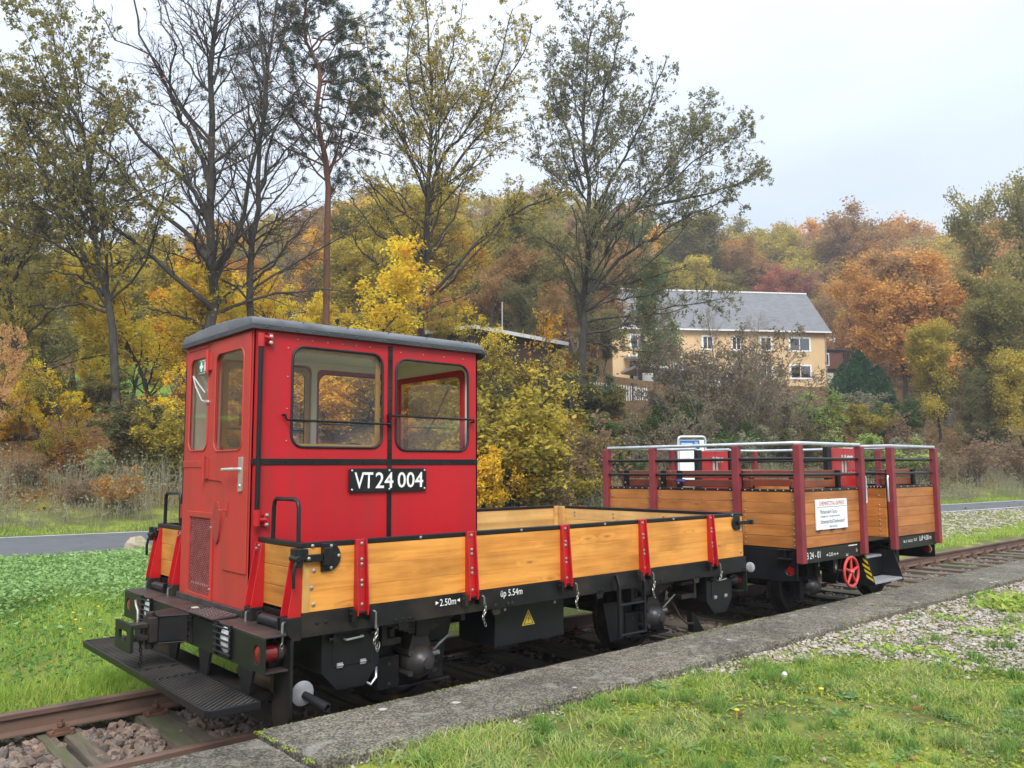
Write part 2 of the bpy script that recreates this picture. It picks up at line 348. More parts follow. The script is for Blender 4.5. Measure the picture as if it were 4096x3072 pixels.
def text(s, mat, parent, rect, plane, off, name='lettering', bold=0.0, stretch_h=True):
    """flat printed lettering filling rect (a0,a1,z0,z1) on a plane: 'y' = faces -y, 'x' = faces -x"""
    cu = bpy.data.curves.new('lettering', 'FONT'); cu.body = s; cu.size = 1.0; cu.offset = bold; cu.resolution_u = 3
    to = bpy.data.objects.new('lettering_curve', cu); COL.objects.link(to)
    me = bpy.data.meshes.new_from_object(to)
    bpy.data.objects.remove(to); bpy.data.curves.remove(cu)
    n = len(me.vertices); co = np.zeros(n*3, dtype=np.float32); me.vertices.foreach_get('co', co); co = co.reshape(-1, 3)
    mn, mxx = co.min(0), co.max(0); w = np.maximum(mxx-mn, 1e-6)
    a0, a1, z0, z1 = rect
    A = a0+(co[:, 0]-mn[0])/w[0]*(a1-a0); Z = z0+(co[:, 1]-mn[1])/w[1]*(z1-z0)
    base = wl(parent)
    if plane == 'y': X = np.stack([A, np.full(n, off), Z], 1)
    else: X = np.stack([np.full(n, off), A, Z], 1)
    X = (X-np.array(base)).astype(np.float32)
    me.vertices.foreach_set('co', X.ravel()); me.update()
    me.materials.clear(); me.materials.append(mat)
    o = bpy.data.objects.new(name, me); link(o, parent)
    return o
# ================================================================== the motor trolley
W = 1.278
def bolts(name, pts, axis, parent, r=0.011, mat=None):
    b = MB()
    for p in pts: b.bolt(p, axis, r)
    return b.build(name, mat or M['zinc'], parent, smooth=True, kind='stuff')
def chain(path_pts, r, parent, name='safety_chain', mat=None):
    mb = MB(); P = [Vector(p) for p in path_pts]
    for i in range(len(P)-1):
        a, b = P[i], P[i+1]; d = (b-a); ln = d.length; d.normalize()
        ref = Vector((1, 0, 0)) if i % 2 else Vector((0, 1, 0))
        u = d.cross(ref)
        if u.length < .1: u = d.cross(Vector((0, 0, 1)))
        u.normalize(); c = (a+b)/2; w = ln*0.36; h = ln*0.68
        ring = [c+d*(h*math.cos(t))+u*(w*math.sin(t)) for t in [2*math.pi*k/8 for k in range(8)]]
        mb.tube(ring, r, 4, closed=True)
    return mb.build(name, mat or M['pin'], parent, smooth=True)

loco = thing('motor_trolley', 'red cabbed rail motor trolley numbered VT24 004 with an open orange plank load bed', 'rail trolley', (2.3, 0, 0))
# ---- chassis
mb = MB()
for s in (-1, 1):
    y = s*W
    mb.box(0.0, 4.662, min(y, y-s*.012), max(y, y-s*.012), .642, .783)
    mb.box(0.0, 4.662, min(y-s*.013, y-s*.07), max(y-s*.013, y-s*.07), .770, .7825)
    mb.box(0.0, 4.662, min(y-s*.013, y-s*.07), max(y-s*.013, y-s*.07), .643, .655)
for x in (0.02, 1.0, 1.9, 2.8, 3.6, 4.64): mb.box(x-.015, x+.015, -1.2, 1.2, .645, .768)
for y in (-.52, .52): mb.box(0.0, 4.655, y-.05, y+.05, .56, .765)
mb.build('chassis', M['black'], loco, bevel=.004)
MB().box(.05, 4.60, -1.20, 1.20, .7845, .80).build('bed_floor', M['deckplate'], loco)
fr = []
for x in (.66, .72, .77, .80, 1.50, 1.62, 1.66, 2.58, 2.62, 3.20, 3.28, 3.36, 3.86, 3.90, 4.60, 4.63): fr.append((x, -W, .668))
for x in (.10, .16): fr.append((x, -W, .72))
bolts('frame_bolts', fr, (0, -1, 0), loco, .013, M['black'])
for x in (.73, 1.52, 2.60, 3.20, 3.88):
    MB().prism([(x-.045, .643), (x+.045, .643), (x+.03, .60), (x-.03, .60)], 'y', -1.27, -1.255).build('gusset', M['black'], loco)

# ---- plank sides
def planks(parent, axis, a0, a1, zs, c0, c1, mat, gap=.003):
    for z0, z1 in zip(zs[:-1], zs[1:]):
        b = MB()
        if axis == 'x': b.box(a0, a1, c0, c1, z0+gap/2, z1-gap/2)
        else: b.box(c0, c1, a0, a1, z0+gap/2, z1-gap/2)
        b.build('plank', mat, parent, bevel=.003, seg=1)
ZB = [.788, .915, 1.04, 1.166]
SX = [.389, 1.267, 2.190, 3.115, 4.083]
def stake_bolts(x, y, s): return [(x+.006, y, z) for z in (1.172, 1.075, 1.045, .945, .915, .80)]
for s in (-1, 1):
    tr = MB(); y0, y1 = sorted((s*(W+.004), s*(W-.05)))
    tr.box(-.004, 4.63, y0, y1, 1.168, 1.198)
    trim = tr.build('side_board', M['blackg'], loco, bevel=.004)
    trim['label'] = 'load bed side board of orange planks with red stakes'
    c0, c1 = sorted((s*W, s*(W-.042)))
    for z0, z1 in zip(ZB[:-1], ZB[1:]):
        b = MB(); b.box(.002, 4.618, c0, c1, z0+.0004, z1-.0004); o = b.build('plank', M['woodx'] if s < 0 else M['woodpale'], trim)
    bolts('trim_bolts', [(x, s*(W+.004), 1.183) for x in (.85, 1.75, 2.66, 3.55, 4.45)], (0, s, 0), trim, .011)
    for x in SX:
        st = MB(); hw = .040
        for q in (-1, 1):    # tapering flanges of the channel
            xa, xb = sorted((x+q*hw, x+q*(hw-.008)))
            st.prism([(s*(W+.001), 1.200), (s*(W+.028), 1.200), (s*(W+.062), .790), (s*(W+.058), .735), (s*(W+.001), .735)], 'x', xa, xb)
        st.prism([(s*(W+.001), 1.20), (s*(W+.012), 1.20), (s*(W+.026), .79), (s*(W+.026), .75), (s*(W+.001), .75)], 'x', x-hw+.009, x+hw-.009)
        so = st.build('stake', M['stake'], trim, bevel=.002, seg=1)
        if s < 0:
            bolts('stake_bolts', [(p[0], -W-.013-.014*(1.2-p[2])/.42, p[2]) for p in stake_bolts(x, -W, s)], (0, -1, 0), so if False else trim, .012)
        # foot bracket, pin and chain
        br = MB(); ya, yb = sorted((s*(W+.001), s*(W+.055)))
        br.box(x-.075, x-.050, ya, yb, .70, .78); br.box(x+.050, x+.066, ya, yb, .70, .765)
        br.cyl((x-.085, s*(W+.035), .752), (x+.085, s*(W+.035), .752), .010, 8)
        br.build('stake_bracket', M['black'], trim, bevel=.002, seg=1)
        if s < 0:
            MB().tube([(x+.065, -W-.035, .752), (x+.088, -W-.040, .752), (x+.096, -W-.042, .742), (x+.099, -W-.042, .645 if x < .5 else .70)], .0075, 6).build('stake_pin', M['pin'], trim, smooth=True)
            n = 8 if x < 4 else 5
            chain([(x+.100+.012*math.sin(i*1.1), -W-.042, (.66 if x < .5 else .70)-.022*i) for i in range(n)]+([(x+.13, -W-.03, .66-.022*(n-2)+.02)] if x < .5 else []), .0028, trim)
bolts('plank_bolts', [(.075, -W, .83), (.075, -W, 1.03), (.06, -W, .93), (4.58, -W, 1.03), (4.58, -W, .83)], (0, -1, 0), loco, .014)
# end corner posts of the boards
MB().box(.004, .05, -W-.003, -W+.045, .786, 1.166).build('corner_strip', M['framewood'], loco, bevel=.003)
# ---- rear end board
tr = MB().box(4.585, 4.632, -W+.052, W-.052, 1.168, 1.197).build('rear_board', M['blackg'], loco, bevel=.004)
for z0, z1 in zip(ZB[:-1], ZB[1:]): MB().box(4.59, 4.630, -W+.044, W-.044, z0+.001, z1-.001).build('plank', M['woodpaley'], tr, bevel=.003, seg=1)
for y in (-.9, 0.0, .9):
    MB().box(4.632, 4.668, y-.04, y+.04, .74, 1.20).build('stake', M['stake'], tr, bevel=.004)
pts = [(4.589, y, z) for y in (.35, -.35, .95) for z in (1.13, 1.09, .96)]
bolts('board_bolts', pts, (-1, 0, 0), tr, .012)
for q in ((4.52, 4.588, W-.082, W-.044), (4.552, 4.590, W-.17, W-.09)):
    MB().box(q[0], q[1], q[2], q[3], .80, 1.19).build('corner_post', M['woodpale'], tr, bevel=.003)
# ---- front end boards beside the cab
for s in (-1, 1):
    ya, yb = sorted((s*.66, s*(W-.044)))
    tr = MB().box(-.004, .044, ya, yb+0.0 if s < 0 else yb, 1.168, 1.198).build('front_board', M['blackg'], loco, bevel=.004)
    for z0, z1 in zip(ZB[:-1], ZB[1:]): MB().box(.0, .040, ya, yb, z0+.001, z1-.001).build('plank', M['woody'], tr, bevel=.003, seg=1)
    for yc in (.71, 1.225):
        st = MB(); y = s*yc
        for q in (-1, 1):
            a, b = sorted((y+q*.050, y+q*.042))
            st.prism([(-.001, 1.165), (-.022, 1.165), (-.085, .785), (-.085, .765), (-.001, .765)], 'y', a, b)
        st.prism([(-.001, 1.165), (-.012, 1.165), (-.03, .785), (-.03, .765), (-.001, .765)], 'y', y-.041, y+.041)
        st.build('stake', M['stake'], tr, bevel=.002, seg=1)
        bolts('stake_bolts', [(-.03, y+.01, 1.13), (-.026, y-.02, 1.15)], (-1, 0, 0), tr, .010)
        MB().prism([(-.001, .764), (-.085, .764), (-.085, .67), (-.05, .63), (-.001, .63)], 'y', y-.055, y+.055).build('stake_bracket', M['black'], tr, bevel=.004)
        MB().tube([(-.088, y-s*.0-.02, .74), (-.105, y-.03, .74), (-.108, y-.03, .73), (-.108, y-.03, .63)], .0075, 6).build('stake_pin', M['pin'], tr, smooth=True)
    chain([(-.108, s*1.225-.03+.0, .62), (-.108, s*1.225-.025, .595), (-.108, s*1.225-.01, .575), (-.108, s*1.225+.01, .56), (-.108, s*1.225+.03, .56), (-.108, s*1.225+.05, .58), (-.108, s*1.225+.06, .605), (-.108, s*1.225+.065, .63), (-.108, s*1.225+.067, .655)], .003, tr)
    rl = MB(); y = s*1.0
    rl.lathe((-.055, y-.13, .715), (0, 1, 0), [(0, .030), (.004, .036), (.256, .036), (.26, .030)], 18)
    rl.box(-.085, -.012, y-.15, y-.132, .63, .755); rl.box(-.085, -.012, y+.132, y+.15, .63, .755); rl.box(-.07, -.012, y-.13, y+.13, .64, .66)
    rl.build('board_roller', M['blackg'], tr, smooth=True)
    lp = [(.02, s*.83, 1.199), (.02, s*.835, 1.40), (.02, s*.845, 1.435), (.02, s*.875, 1.452), (.02, s*1.13, 1.452), (.02, s*1.165, 1.437), (.02, s*1.178, 1.40), (.02, s*1.18, 1.199)]
    MB().tube(lp, .0135, 10).build('grab_loop', M['blackg'], tr, smooth=True)
    # corner latch: clevis, strap and half-round plate on the side board
    la = MB(); yy = s*(W+.006)
    y0, y1 = sorted((yy, yy+s*.010))
    half = [(.165+.085*math.cos(t), 1.105+.085*math.sin(t)) for t in [math.radians(a) for a in range(-90, 91, 15)]]
    la.prism([(.115, 1.19), (.115, 1.02)]+half, 'y', y0, y1)
    y0, y1 = sorted((yy+s*.012, yy+s*.032)); la.box(.0, .165, y0, y1, 1.085, 1.13); la.box(.115, .165, min(yy, yy+s*.05), max(yy, yy+s*.05), 1.06, 1.165)
    la.cyl((-.04, yy+s*.02, 1.06), (-.04, yy+s*.02, 1.17), .025, 10); la.box(-.045, .02, *sorted((yy-s*.08, yy+s*.03)), 1.10, 1.165)
    la.cyl((-.05, yy-s*.05, 1.11), (-.05, yy+s*.05, 1.11), .020, 10)
    la.tube([(-.05, yy+s*.03, 1.10), (-.065, yy+s*.03, 1.07), (-.075, yy+s*.03, 1.02), (-.072, yy+s*.03, .94)], .011, 8)
    la.build('corner_latch', M['blackg'], loco, bevel=.003, seg=1)
    bolts('latch_bolts', [(.18, yy+s*.011, 1.172), (.232, yy+s*.011, 1.11), (.18, yy+s*.011, 1.04), (.06, yy-s*.0, 1.178), (.02, yy+s*.033, 1.108)], (0, s, 0), loco, .011)
    hg = MB(); half = [(4.50-.07*math.cos(t), 1.11+.07*math.sin(t)) for t in [math.radians(a) for a in range(-90, 91, 15)]]
    y0, y1 = sorted((yy, yy+s*.010)); hg.prism([(4.56, 1.045)]+[(4.56, 1.18)]+half[::-1], 'y', y0, y1)
    y0, y1 = sorted((yy+s*.011, yy+s*.035)); hg.box(4.50, 4.72, y0, y1, 1.09, 1.125); hg.box(4.70, 4.735, y0-.01, y1+.01, 1.085, 1.13)
    hg.build('rear_hinge', M['blackg'], loco, bevel=.003, seg=1)

# ---- lettering on the frame
text('2.50m', M['white'], loco, (1.012, 1.148, .716, .762), 'y', -W-.0025)
for (a, b) in ((.978, 1.004), (1.182, 1.156)):
    MB().prism([(a, .752), (b, .740), (a, .728)], 'y', -W-.0026, -W-.0006).build('arrow_mark', M['white'], loco)
text('üp 5.54m', M['white'], loco, (1.550, 1.758, .706, .768), 'y', -W-.0025)

# ---- cab
X0, X1, CY, Z0, Z1 = -.046, 1.871, .613, .665, 2.592
win = [rr(.236, .962, 1.790, 2.487, .085), rr(1.083, 1.776, 1.775, 2.468, .09)]
def gasket(parent, poly, plane, off, r=.010, mat=None):
    pts = [(p[0], off, p[1]) if plane == 'y' else (off, p[0], p[1]) for p in poly]
    MB().tube(pts, r, 6, closed=True).build('window_gasket', mat or M['rubber'], parent, smooth=True)
for s in (-1, 1):
    ya, yb = sorted((s*CY, s*(CY-.012)))
    b = MB(); b.prism([(X0+.001, Z0), (X1, Z0), (X1, Z1), (X0+.001, Z1)], 'y', ya, yb, win)
    side = b.build('cab_side', M['red'], loco)
    ya, yb = sorted((s*(CY-.014), s*(CY-.045)))
    MB().prism([(X0+.06, .80), (X1-.06, .80), (X1-.06, Z1-.03), (X0+.06, Z1-.03)], 'y', ya, yb, [rr(.20, 1.0, 1.76, 2.52, .05), rr(1.05, 1.81, 1.745, 2.50, .05)]).build('inner_lining', M['cream'], side)
    for i, w in enumerate(win):
        pane = MB(); yy = s*(CY-.008)
        if i == 0: pane.prism(w, 'y', yy-.002, yy+.002)
        else: pane.prism(rr(1.083, 1.776, 1.775, 2.045, .02), 'y', yy-.002, yy+.002)   # lower half, the upper one is slid open
        pane.build('window_pane', M['glass'], side); gasket(side, w, 'y', s*(CY+.002))
        if i == 0:
            wf = MB(); ya, yb = sorted((s*(CY-.03), s*(CY-.046)))
            wf.prism(rr(.225, .973, 1.78, 2.497, .06), 'y', *sorted((s*(CY-.047), s*(CY-.060))), [rr(.262, .936, 1.815, 2.455, .06)])
            wf.build('window_frame', M['framewood'], side)
    ya, yb = sorted((s*(CY+.0005), s*(CY+.007)))
    st = MB(); st.box(1.010, 1.050, ya, yb, 1.712, Z1-.03); st.box(1.010, 1.050, ya, yb, .82, 1.665); st.box(X0-.004, X1, ya, yb, 1.667, 1.710)
    st.build('trim_strip', M['black'], side, bevel=.002, seg=1)
    bolts('rivets', [(1.03, s*(CY+.007), z) for z in (1.75, 1.85, 1.95, 2.05, 2.15, 2.25, 2.35, 2.45, 2.53, 1.25, 1.35, 1.62)]+[(x, s*(CY+.007), 1.69) for x in (0, .2, .4, .6, .8, 1.0, 1.2, 1.4, 1.6, 1.82)], (0, s, 0), side, .006, M['black'])
    bolts('panel_screws', [(x, s*CY, 2.535) for x in (.27, .38, .5, .62, .73, .85)]+[(x, s*CY, 2.52) for x in (1.12, 1.33, 1.53, 1.72)]+[(.20, s*CY, z) for z in (1.83, 2.05, 2.27, 2.47)], (0, s, 0), side, .0065, pm('dull_screw', (.50, .25, .24), rough=.5) if s < 0 else M['zinc'])
    gb = MB(); yy = s*(CY+.045)
    gb.tube([(.172, s*(CY+.004), 2.007), (.172, yy, 2.004), (.174, yy, 1.985), (.186, yy, 1.972), (1.012, yy, 1.968)], .0085, 8)
    gb.tube([(1.012, yy, 1.985), (1.012, yy, 2.032), (1.80, yy, 2.028), (1.806, yy, 2.01), (1.806, s*(CY+.004), 2.008)], .0085, 8)
    gb.box(1.0, 1.024, *sorted((s*(CY+.008), yy)), 1.955, 2.04)
    gb.build('window_guard_bar', M['blackg'], side, smooth=True)
    # corner grab rail on red brackets
    yy = s*(CY+.050)
    MB().cyl((-.018, yy, 1.36), (-.018, yy, 2.47), .0165, 12).build('grab_rail', M['blackg'], side, smooth=True)
    for z0, z1, zz in ((2.455, 2.545, 2.525), (1.27, 1.375, 1.31)):
        gr = MB(); gr.cyl((-.018, yy, z0), (-.018, yy, z1), .022, 12); gr.cyl((-.018, yy, zz), (.055, yy-s*.02, zz-.005), .014, 10)
        gr.box(.04, .075, *sorted((s*(CY+.001), s*(CY+.035))), zz-.045, zz+.03)
        gr.build('rail_bracket', M['stake'], side, smooth=True)
    bolts('bracket_bolts', [(.058, s*(CY+.036), z) for z in (2.53, 2.488, 1.335, 1.272)], (0, s, 0), side, .014)
# number plate
pl = MB(); pl.prism(rr(.680, 1.354, 1.469, 1.641, .012, 3), 'y', -CY-.022, -CY-.010)
plate = pl.build('number_plate', M['blackg'], loco, bevel=.002, seg=1)
text('VT', M['white'], plate, (.722, .878, 1.497, 1.613), 'y', -CY-.0245, bold=.010)
text('24', M['white'], plate, (.898, 1.052, 1.497, 1.613), 'y', -CY-.0245, bold=.010)
text('004', M['white'], plate, (1.090, 1.322, 1.497, 1.613), 'y', -CY-.0245, bold=.010)
bolts('plate_screws', [(x, -CY-.022, z) for x in (.703, 1.018, 1.335) for z in (1.488, 1.625)], (0, -1, 0), plate, .009)
# front wall
fh = [rr(-.487, .004, 1.768, 2.470, .07), rr(.157, .522, 1.780, 2.478, .07)]
front = MB().prism([(-CY, Z0), (CY, Z0), (CY, Z1), (-CY, Z1)], 'x', X0, X0+.012, fh+[rr(.005, .425, .742, 1.298, .004, 1)]).build('cab_front', M['redfront'], loco)
MB().prism([(-CY+.05, .80), (CY-.05, .80), (CY-.05, Z1-.03), (-CY+.05, Z1-.03)], 'x', X0+.014, X0+.04, [rr(-.52, .03, 1.74, 2.5, .05), rr(.13, .55, 1.75, 2.5, .05), rr(-.01, .44, .82, 1.31, .004, 1)]).build('inner_lining', M['cream'], front)
for h in fh:
    MB().prism(h, 'x', X0+.004, X0+.008).build('window_pane', M['glass'], front)
gasket(front, fh[1], 'x', X0-.001, .007, M['redfront'])
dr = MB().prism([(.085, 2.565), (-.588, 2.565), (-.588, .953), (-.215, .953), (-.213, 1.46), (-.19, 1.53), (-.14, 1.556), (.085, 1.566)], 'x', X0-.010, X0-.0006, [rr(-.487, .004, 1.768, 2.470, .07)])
door = dr.build('door', M['redfront'], loco, bevel=.003, seg=1); gasket(door, fh[0], 'x', X0-.010, .007, M['redfront'])
hd = MB(); hd.prism(rr(-.515, -.462, 1.492, 1.722, .006, 2), 'x', X0-.022, X0-.0105); hd.tube([(X0-.02, -.487, 1.640), (X0-.065, -.487, 1.640), (X0-.07, -.46, 1.640), (X0-.066, -.30, 1.637)], .0115, 10); hd.cyl((X0-.022, -.487, 1.53), (X0-.028, -.487, 1.53), .012, 10)
hd.build('door_handle', M['alu'], door, smooth=True)
hb = MB()
for z0, z1, y in ((2.345, 2.515, .115), (1.555, 1.735, .13)):
    hb.box(X0-.016, X0-.0008, y-.045, y+.02, z0+.02, z1-.02); hb.cyl((X0-.022, y+.025, z0), (X0-.022, y+.025, z1), .014, 10)
hb.build('door_hinge', M['redfront'], front, smooth=True)
pt = MB(); pt.box(X0-.016, X0-.011, -.29, -.255, 1.33, 1.42); pt.tube([(X0-.014, -.272, 1.36), (X0-.05, -.272, 1.36), (X0-.05, -.22, 1.36)], .007, 6); pt.build('door_catch', M['redfront'], door)
ov = [(-.085+.062*math.cos(t), 1.268+.148*math.sin(t)) for t in [2*math.pi*i/24 for i in range(24)]]
MB().prism(ov, 'x', X0-.014, X0-.0008).build('oval_cover', pm('oval_red', (.34, .04, .03), (.28, .035, .028), rough=.5), front)
MB().box(X0-.006, X0-.0007, .17, CY-.002, 1.655, 1.705).build('seam_strip', M['redfront'], front, bevel=.002, seg=1)
MB().box(X0-.006, X0-.0007, .17, CY-.05, 2.545, 2.56).build('seam_strip', M['redfront'], front)
# ventilation grille in a frame
gf = MB().prism(rr(-.022, .475, .708, 1.332, .004, 1), 'x', X0-.014, X0-.001, [rr(.010, .420, .748, 1.292, .003, 1)]).build('grille_frame', M['redfront'], loco, bevel=.002, seg=1)
gm = MB(); y0, y1, z0, z1 = .004, .426, .742, 1.298; stp = .0265
def clipline(c, m):
    # line z = m*y + c within rectangle
    pts = []
    for y in (y0, y1):
        z = m*y+c
        if z0 <= z <= z1: pts.append((y, z))
    for z in (z0, z1):
        y = (z-c)/m
        if y0 < y < y1: pts.append((y, z))
    return pts[:2] if len(pts) >= 2 else None
for m in (.62, -.62):
    c = z0-.8
    while c < z1+.8:
        q = clipline(c, m)
        if q:
            (ya, za), (yb, zb) = q
            gm.add([(X0-.004, ya, za-.0048), (X0-.004, ya, za+.0048), (X0-.004, yb, zb+.0048), (X0-.004, yb, zb-.0048),
                    (X0-.001, ya, za-.0048), (X0-.001, ya, za+.0048), (X0-.001, yb, zb+.0048), (X0-.001, yb, zb-.0048)],
                   [(0, 1, 2, 3), (7, 6, 5, 4), (1, 5, 6, 2), (0, 3, 7, 4)])
        c += stp
gm.build('expanded_mesh', M['meshred'], gf)
MB().box(X0+.02, X0+.03, -.02, .45, .72, 1.32).build('radiator_back', M['rubber'], gf)
bolts('grille_screws', [(X0-.014, -.006, 1.23), (X0-.014, -.008, .80)], (-1, 0, 0), gf, .009)
# stickers and wiper on the small window
stk = MB().prism(rr(.263, .357, 2.357, 2.457, .003, 1), 'x', X0+.0005, X0+.0025).build('first_aid_sticker', M['signwhite'], front)
MB().prism(rr(.268, .352, 2.362, 2.452, .003, 1), 'x', X0-.0015, X0+.0003).build('green_field', M['signgreen'], stk)
cr = MB(); cr.box(X0-.004, X0-.0018, .299, .321, 2.372, 2.442); cr.box(X0-.0041, X0-.0019, .278, .2985, 2.396, 2.418); cr.box(X0-.0041, X0-.0019, .3215, .342, 2.396, 2.418); cr.build('white_cross', M['signwhite'], stk)
stk = MB().prism(rr(.168, .262, 2.357, 2.457, .003, 1), 'x', X0+.0005, X0+.0025).build('extinguisher_sticker', M['signwhite'], front)
MB().prism(rr(.173, .257, 2.362, 2.452, .003, 1), 'x', X0-.0015, X0+.0003).build('red_field', M['redink'], stk)
ex = MB(); ex.prism(rr(.224, .244, 2.372, 2.425, .006, 3), 'x', X0-.004, X0-.0018); ex.box(X0-.0041, X0-.0019, .228, .240, 2.427, 2.44); ex.prism([(.22, 2.43), (.21, 2.445), (.215, 2.448), (.228, 2.435)], 'x', X0-.0039, X0-.0017)
for k in range(4): ex.prism([(.205-.006*(k % 2), 2.375+.018*k), (.186, 2.38+.018*k), (.184, 2.392+.018*k), (.2, 2.387+.018*k)], 'x', X0-.004, X0-.0018)
ex.build('pictogram', M['signwhite'], stk)
wp = MB(); wp.tube([(X0-.02, .150, 2.133), (X0-.03, .205, 2.147), (X0-.03, .34, 2.262)], .006, 6); wp.tube([(X0-.022, .165, 2.20), (X0-.026, .28, 2.27), (X0-.022, .41, 2.345)], .006, 6); wp.cyl((X0-.001, .150, 2.133), (X0-.03, .150, 2.133), .014, 8); wp.tube([(X0-.03, .33, 2.255), (X0-.028, .40, 2.34)], .005, 6)
wp.build('wiper', M['alu'], front, smooth=True)
# rear wall with one wide opening
rh = [rr(-.50, .50, 1.72, 2.44, .06)]
rear = MB().prism([(-CY, Z0), (CY, Z0), (CY, Z1), (-CY, Z1)], 'x', X1-.012, X1-.0005, rh).build('cab_rear', M['red'], loco)
MB().prism([(-CY+.05, .80), (CY-.05, .80), (CY-.05, Z1-.03), (-CY+.05, Z1-.03)], 'x', X1-.045, X1-.014, [rr(-.51, .51, 1.71, 2.45, .05)]).build('inner_lining', M['cream'], rear)
MB().prism(rr(-.51, .51, 1.71, 2.45, .05), 'x', X1-.062, X1-.046, [rr(-.46, .46, 1.76, 2.40, .05)]).build('window_frame', M['red'], rear)
MB().prism(rh[0], 'x', X1-.008, X1-.005).build('window_pane', M['glass'], rear)
MB().tube([(X1+.01, .10, 1.95), (X1+.012, -.05, 2.12), (X1+.012, -.22, 2.34)], .008, 6).build('rear_wiper', M['rubber'], rear)
# roof
rb = MB(); yy = CY+.038; prof = [(-yy, 2.590), (yy, 2.590)]
for a in range(0, 91, 15): prof.append((yy-.085+.085*math.cos(math.radians(a)), 2.616+.054*math.sin(math.radians(a))))
for i in range(1, 10): yq = (yy-.085)*(1-2*i/10); prof.append((yq, 2.670+.026*(1-(yq/(yy-.085))**2)))
for a in range(90, 181, 15): prof.append((-yy+.085+.085*math.cos(math.radians(a)), 2.616+.054*math.sin(math.radians(a))))
k = len(prof); vs = []; secs = [(-.075, .80), (-.072, .90), (-.062, .955), (-.040, .99), (-.005, 1.0), (1.82, 1.0), (1.86, .985), (1.888, .94), (1.895, .85)]
for x, f in secs: vs += [(x, p[0]*(1-.0*(1-f)), 2.590+(p[1]-2.590)*f) for p in prof]
fs = [(i*k+j, i*k+(j+1) % k, (i+1)*k+(j+1) % k, (i+1)*k+j) for i in range(len(secs)-1) for j in range(k)]+[tuple(range(k)), tuple((len(secs)-1)*k+j for j in range(k))[::-1]]
roof = MB().add(vs, fs).build('roof', M['roof'], loco, smooth=True)
rim = MB(); rim.prism([(-.080, -yy-.004), (1.90, -yy-.004), (1.90, yy+.004), (-.080, yy+.004)], 'z', 2.575, 2.612, [[(-.060, -yy+.02), (1.88, -yy+.02), (1.88, yy-.02), (-.060, yy-.02)]]); rim.build('roof_rim', M['roofrim'], roof, bevel=.003, seg=1)
bolts('roof_rivets', [(x, -yy-.004, 2.594) for x in np.arange(.02, 1.86, .115)]+[(x, -yy+.02, 2.657) for x in np.arange(.3, 1.8, .35)], (0, -1, 0), roof, .006, M['roof'])
MB().box(-.03, 1.84, -CY+.05, CY-.05, 2.555, 2.566).build('ceiling', M['cream'], loco)
hn = MB(); hn.lathe((1.875, -.565, 2.585), (1, 0, 0), [(0, .050), (.03, .056), (.07, .050), (.10, .032), (.112, .01)], 16); hn.build('rear_roof_lamp', M['blackg'], roof, smooth=True)
# seat, extinguisher, mirror inside
se = MB(); se.box(.55, .95, -.30, .10, 1.28, 1.38); se.prism(rr(-.32, .12, 1.38, 1.835, .10), 'x', .93, 1.01); se.box(.70, .80, -.15, -.05, .80, 1.28); se.build('driver_seat', M['rubber'], loco, bevel=.02)
fx = MB(); fx.lathe((.62, .50, 2.09), (0, 0, 1), [(0, .05), (.01, .058), (.28, .058), (.32, .03), (.36, .02)], 16); fx.build('fire_extinguisher', pm('extinguisher_red', (.28, .015, .02), rough=.3), loco, smooth=True)
MB().prism(rr(.20, .42, 1.98, 2.06, .02), 'x', .30, .32).build('inner_mirror', M['rubber'], loco)
MB().box(.02, .20, -.55, .55, 1.10, 1.62).build('dashboard', M['cream'], loco, bevel=.02)
MB().box(1.55, 1.80, -.52, .52, .80, 1.25).build('rear_locker', M['cream'], loco, bevel=.01)

# ---- front beam with lamps and coupling
BX = -.236
lh = [(y, .570) for y in (-1.195, 1.195)]; hl = [(y, .587) for y in (-.735, .735)]
holes = [[(y+.047*math.cos(t), z+.055*math.sin(t)) for t in [2*math.pi*i/20 for i in range(20)]] for y, z in lh]+[[(y+.085*math.cos(t), z+.083*math.sin(t)) for t in [2*math.pi*i/20 for i in range(20)]] for y, z in hl]
bm_ = MB(); bm_.prism([(-1.295, .472), (1.295, .472), (1.295, .6685), (-1.295, .6685)], 'x', BX, BX+.012, holes)
beam = bm_.build('front_beam', M['green'], loco, bevel=.002, seg=1)
tp = MB(); tp.box(BX+.001, -.012, -.62, .62, .670, .682); tp.prism([(BX+.001, .6205), (-.02, .6205), (-.02, 1.10), (-.10, 1.294), (BX+.001, 1.294)], 'z', .670, .682); tp.prism([(BX+.001, -.6205), (-.02, -.6205), (-.02, -1.10), (-.10, -1.294), (BX+.001, -1.294)], 'z', .670, .682)
tp.build('beam_top', M['deckplate'], beam, bevel=.002, seg=1)
MB().box(-.075, -.050, -.60, .60, .683, .725).build('toe_kick', M['deckplate'], beam, bevel=.002, seg=1)
ck = MB(); ck.prism(rr(-.262, -.080, -.585, -.155, .035, 4), 'z', .684, .698); plate2 = ck.build('checker_plate', M['deckplate'], beam, bevel=.003, seg=1)
cq = MB()
for i in range(14):
    for j in range(6):
        yq, xq = -.565+.03*i, -.245+.028*j; d = .008 if (i+j) % 2 else -.008
        cq.add([(xq-.008, yq-d, .6982), (xq+.002, yq-d*.3, .703), (xq+.008, yq+d, .6982), (xq-.002, yq+d*.3, .7032)], [(0, 1, 2, 3)])
cq.build('checker_ribs', M['grey'], plate2)
for y in (.02, -.11):
    MB().box(-.17, -.13, y-.035, y+.01, .6825, .6865).build('paint_chip', pm('cream_chip', (.6, .58, .42)), beam)
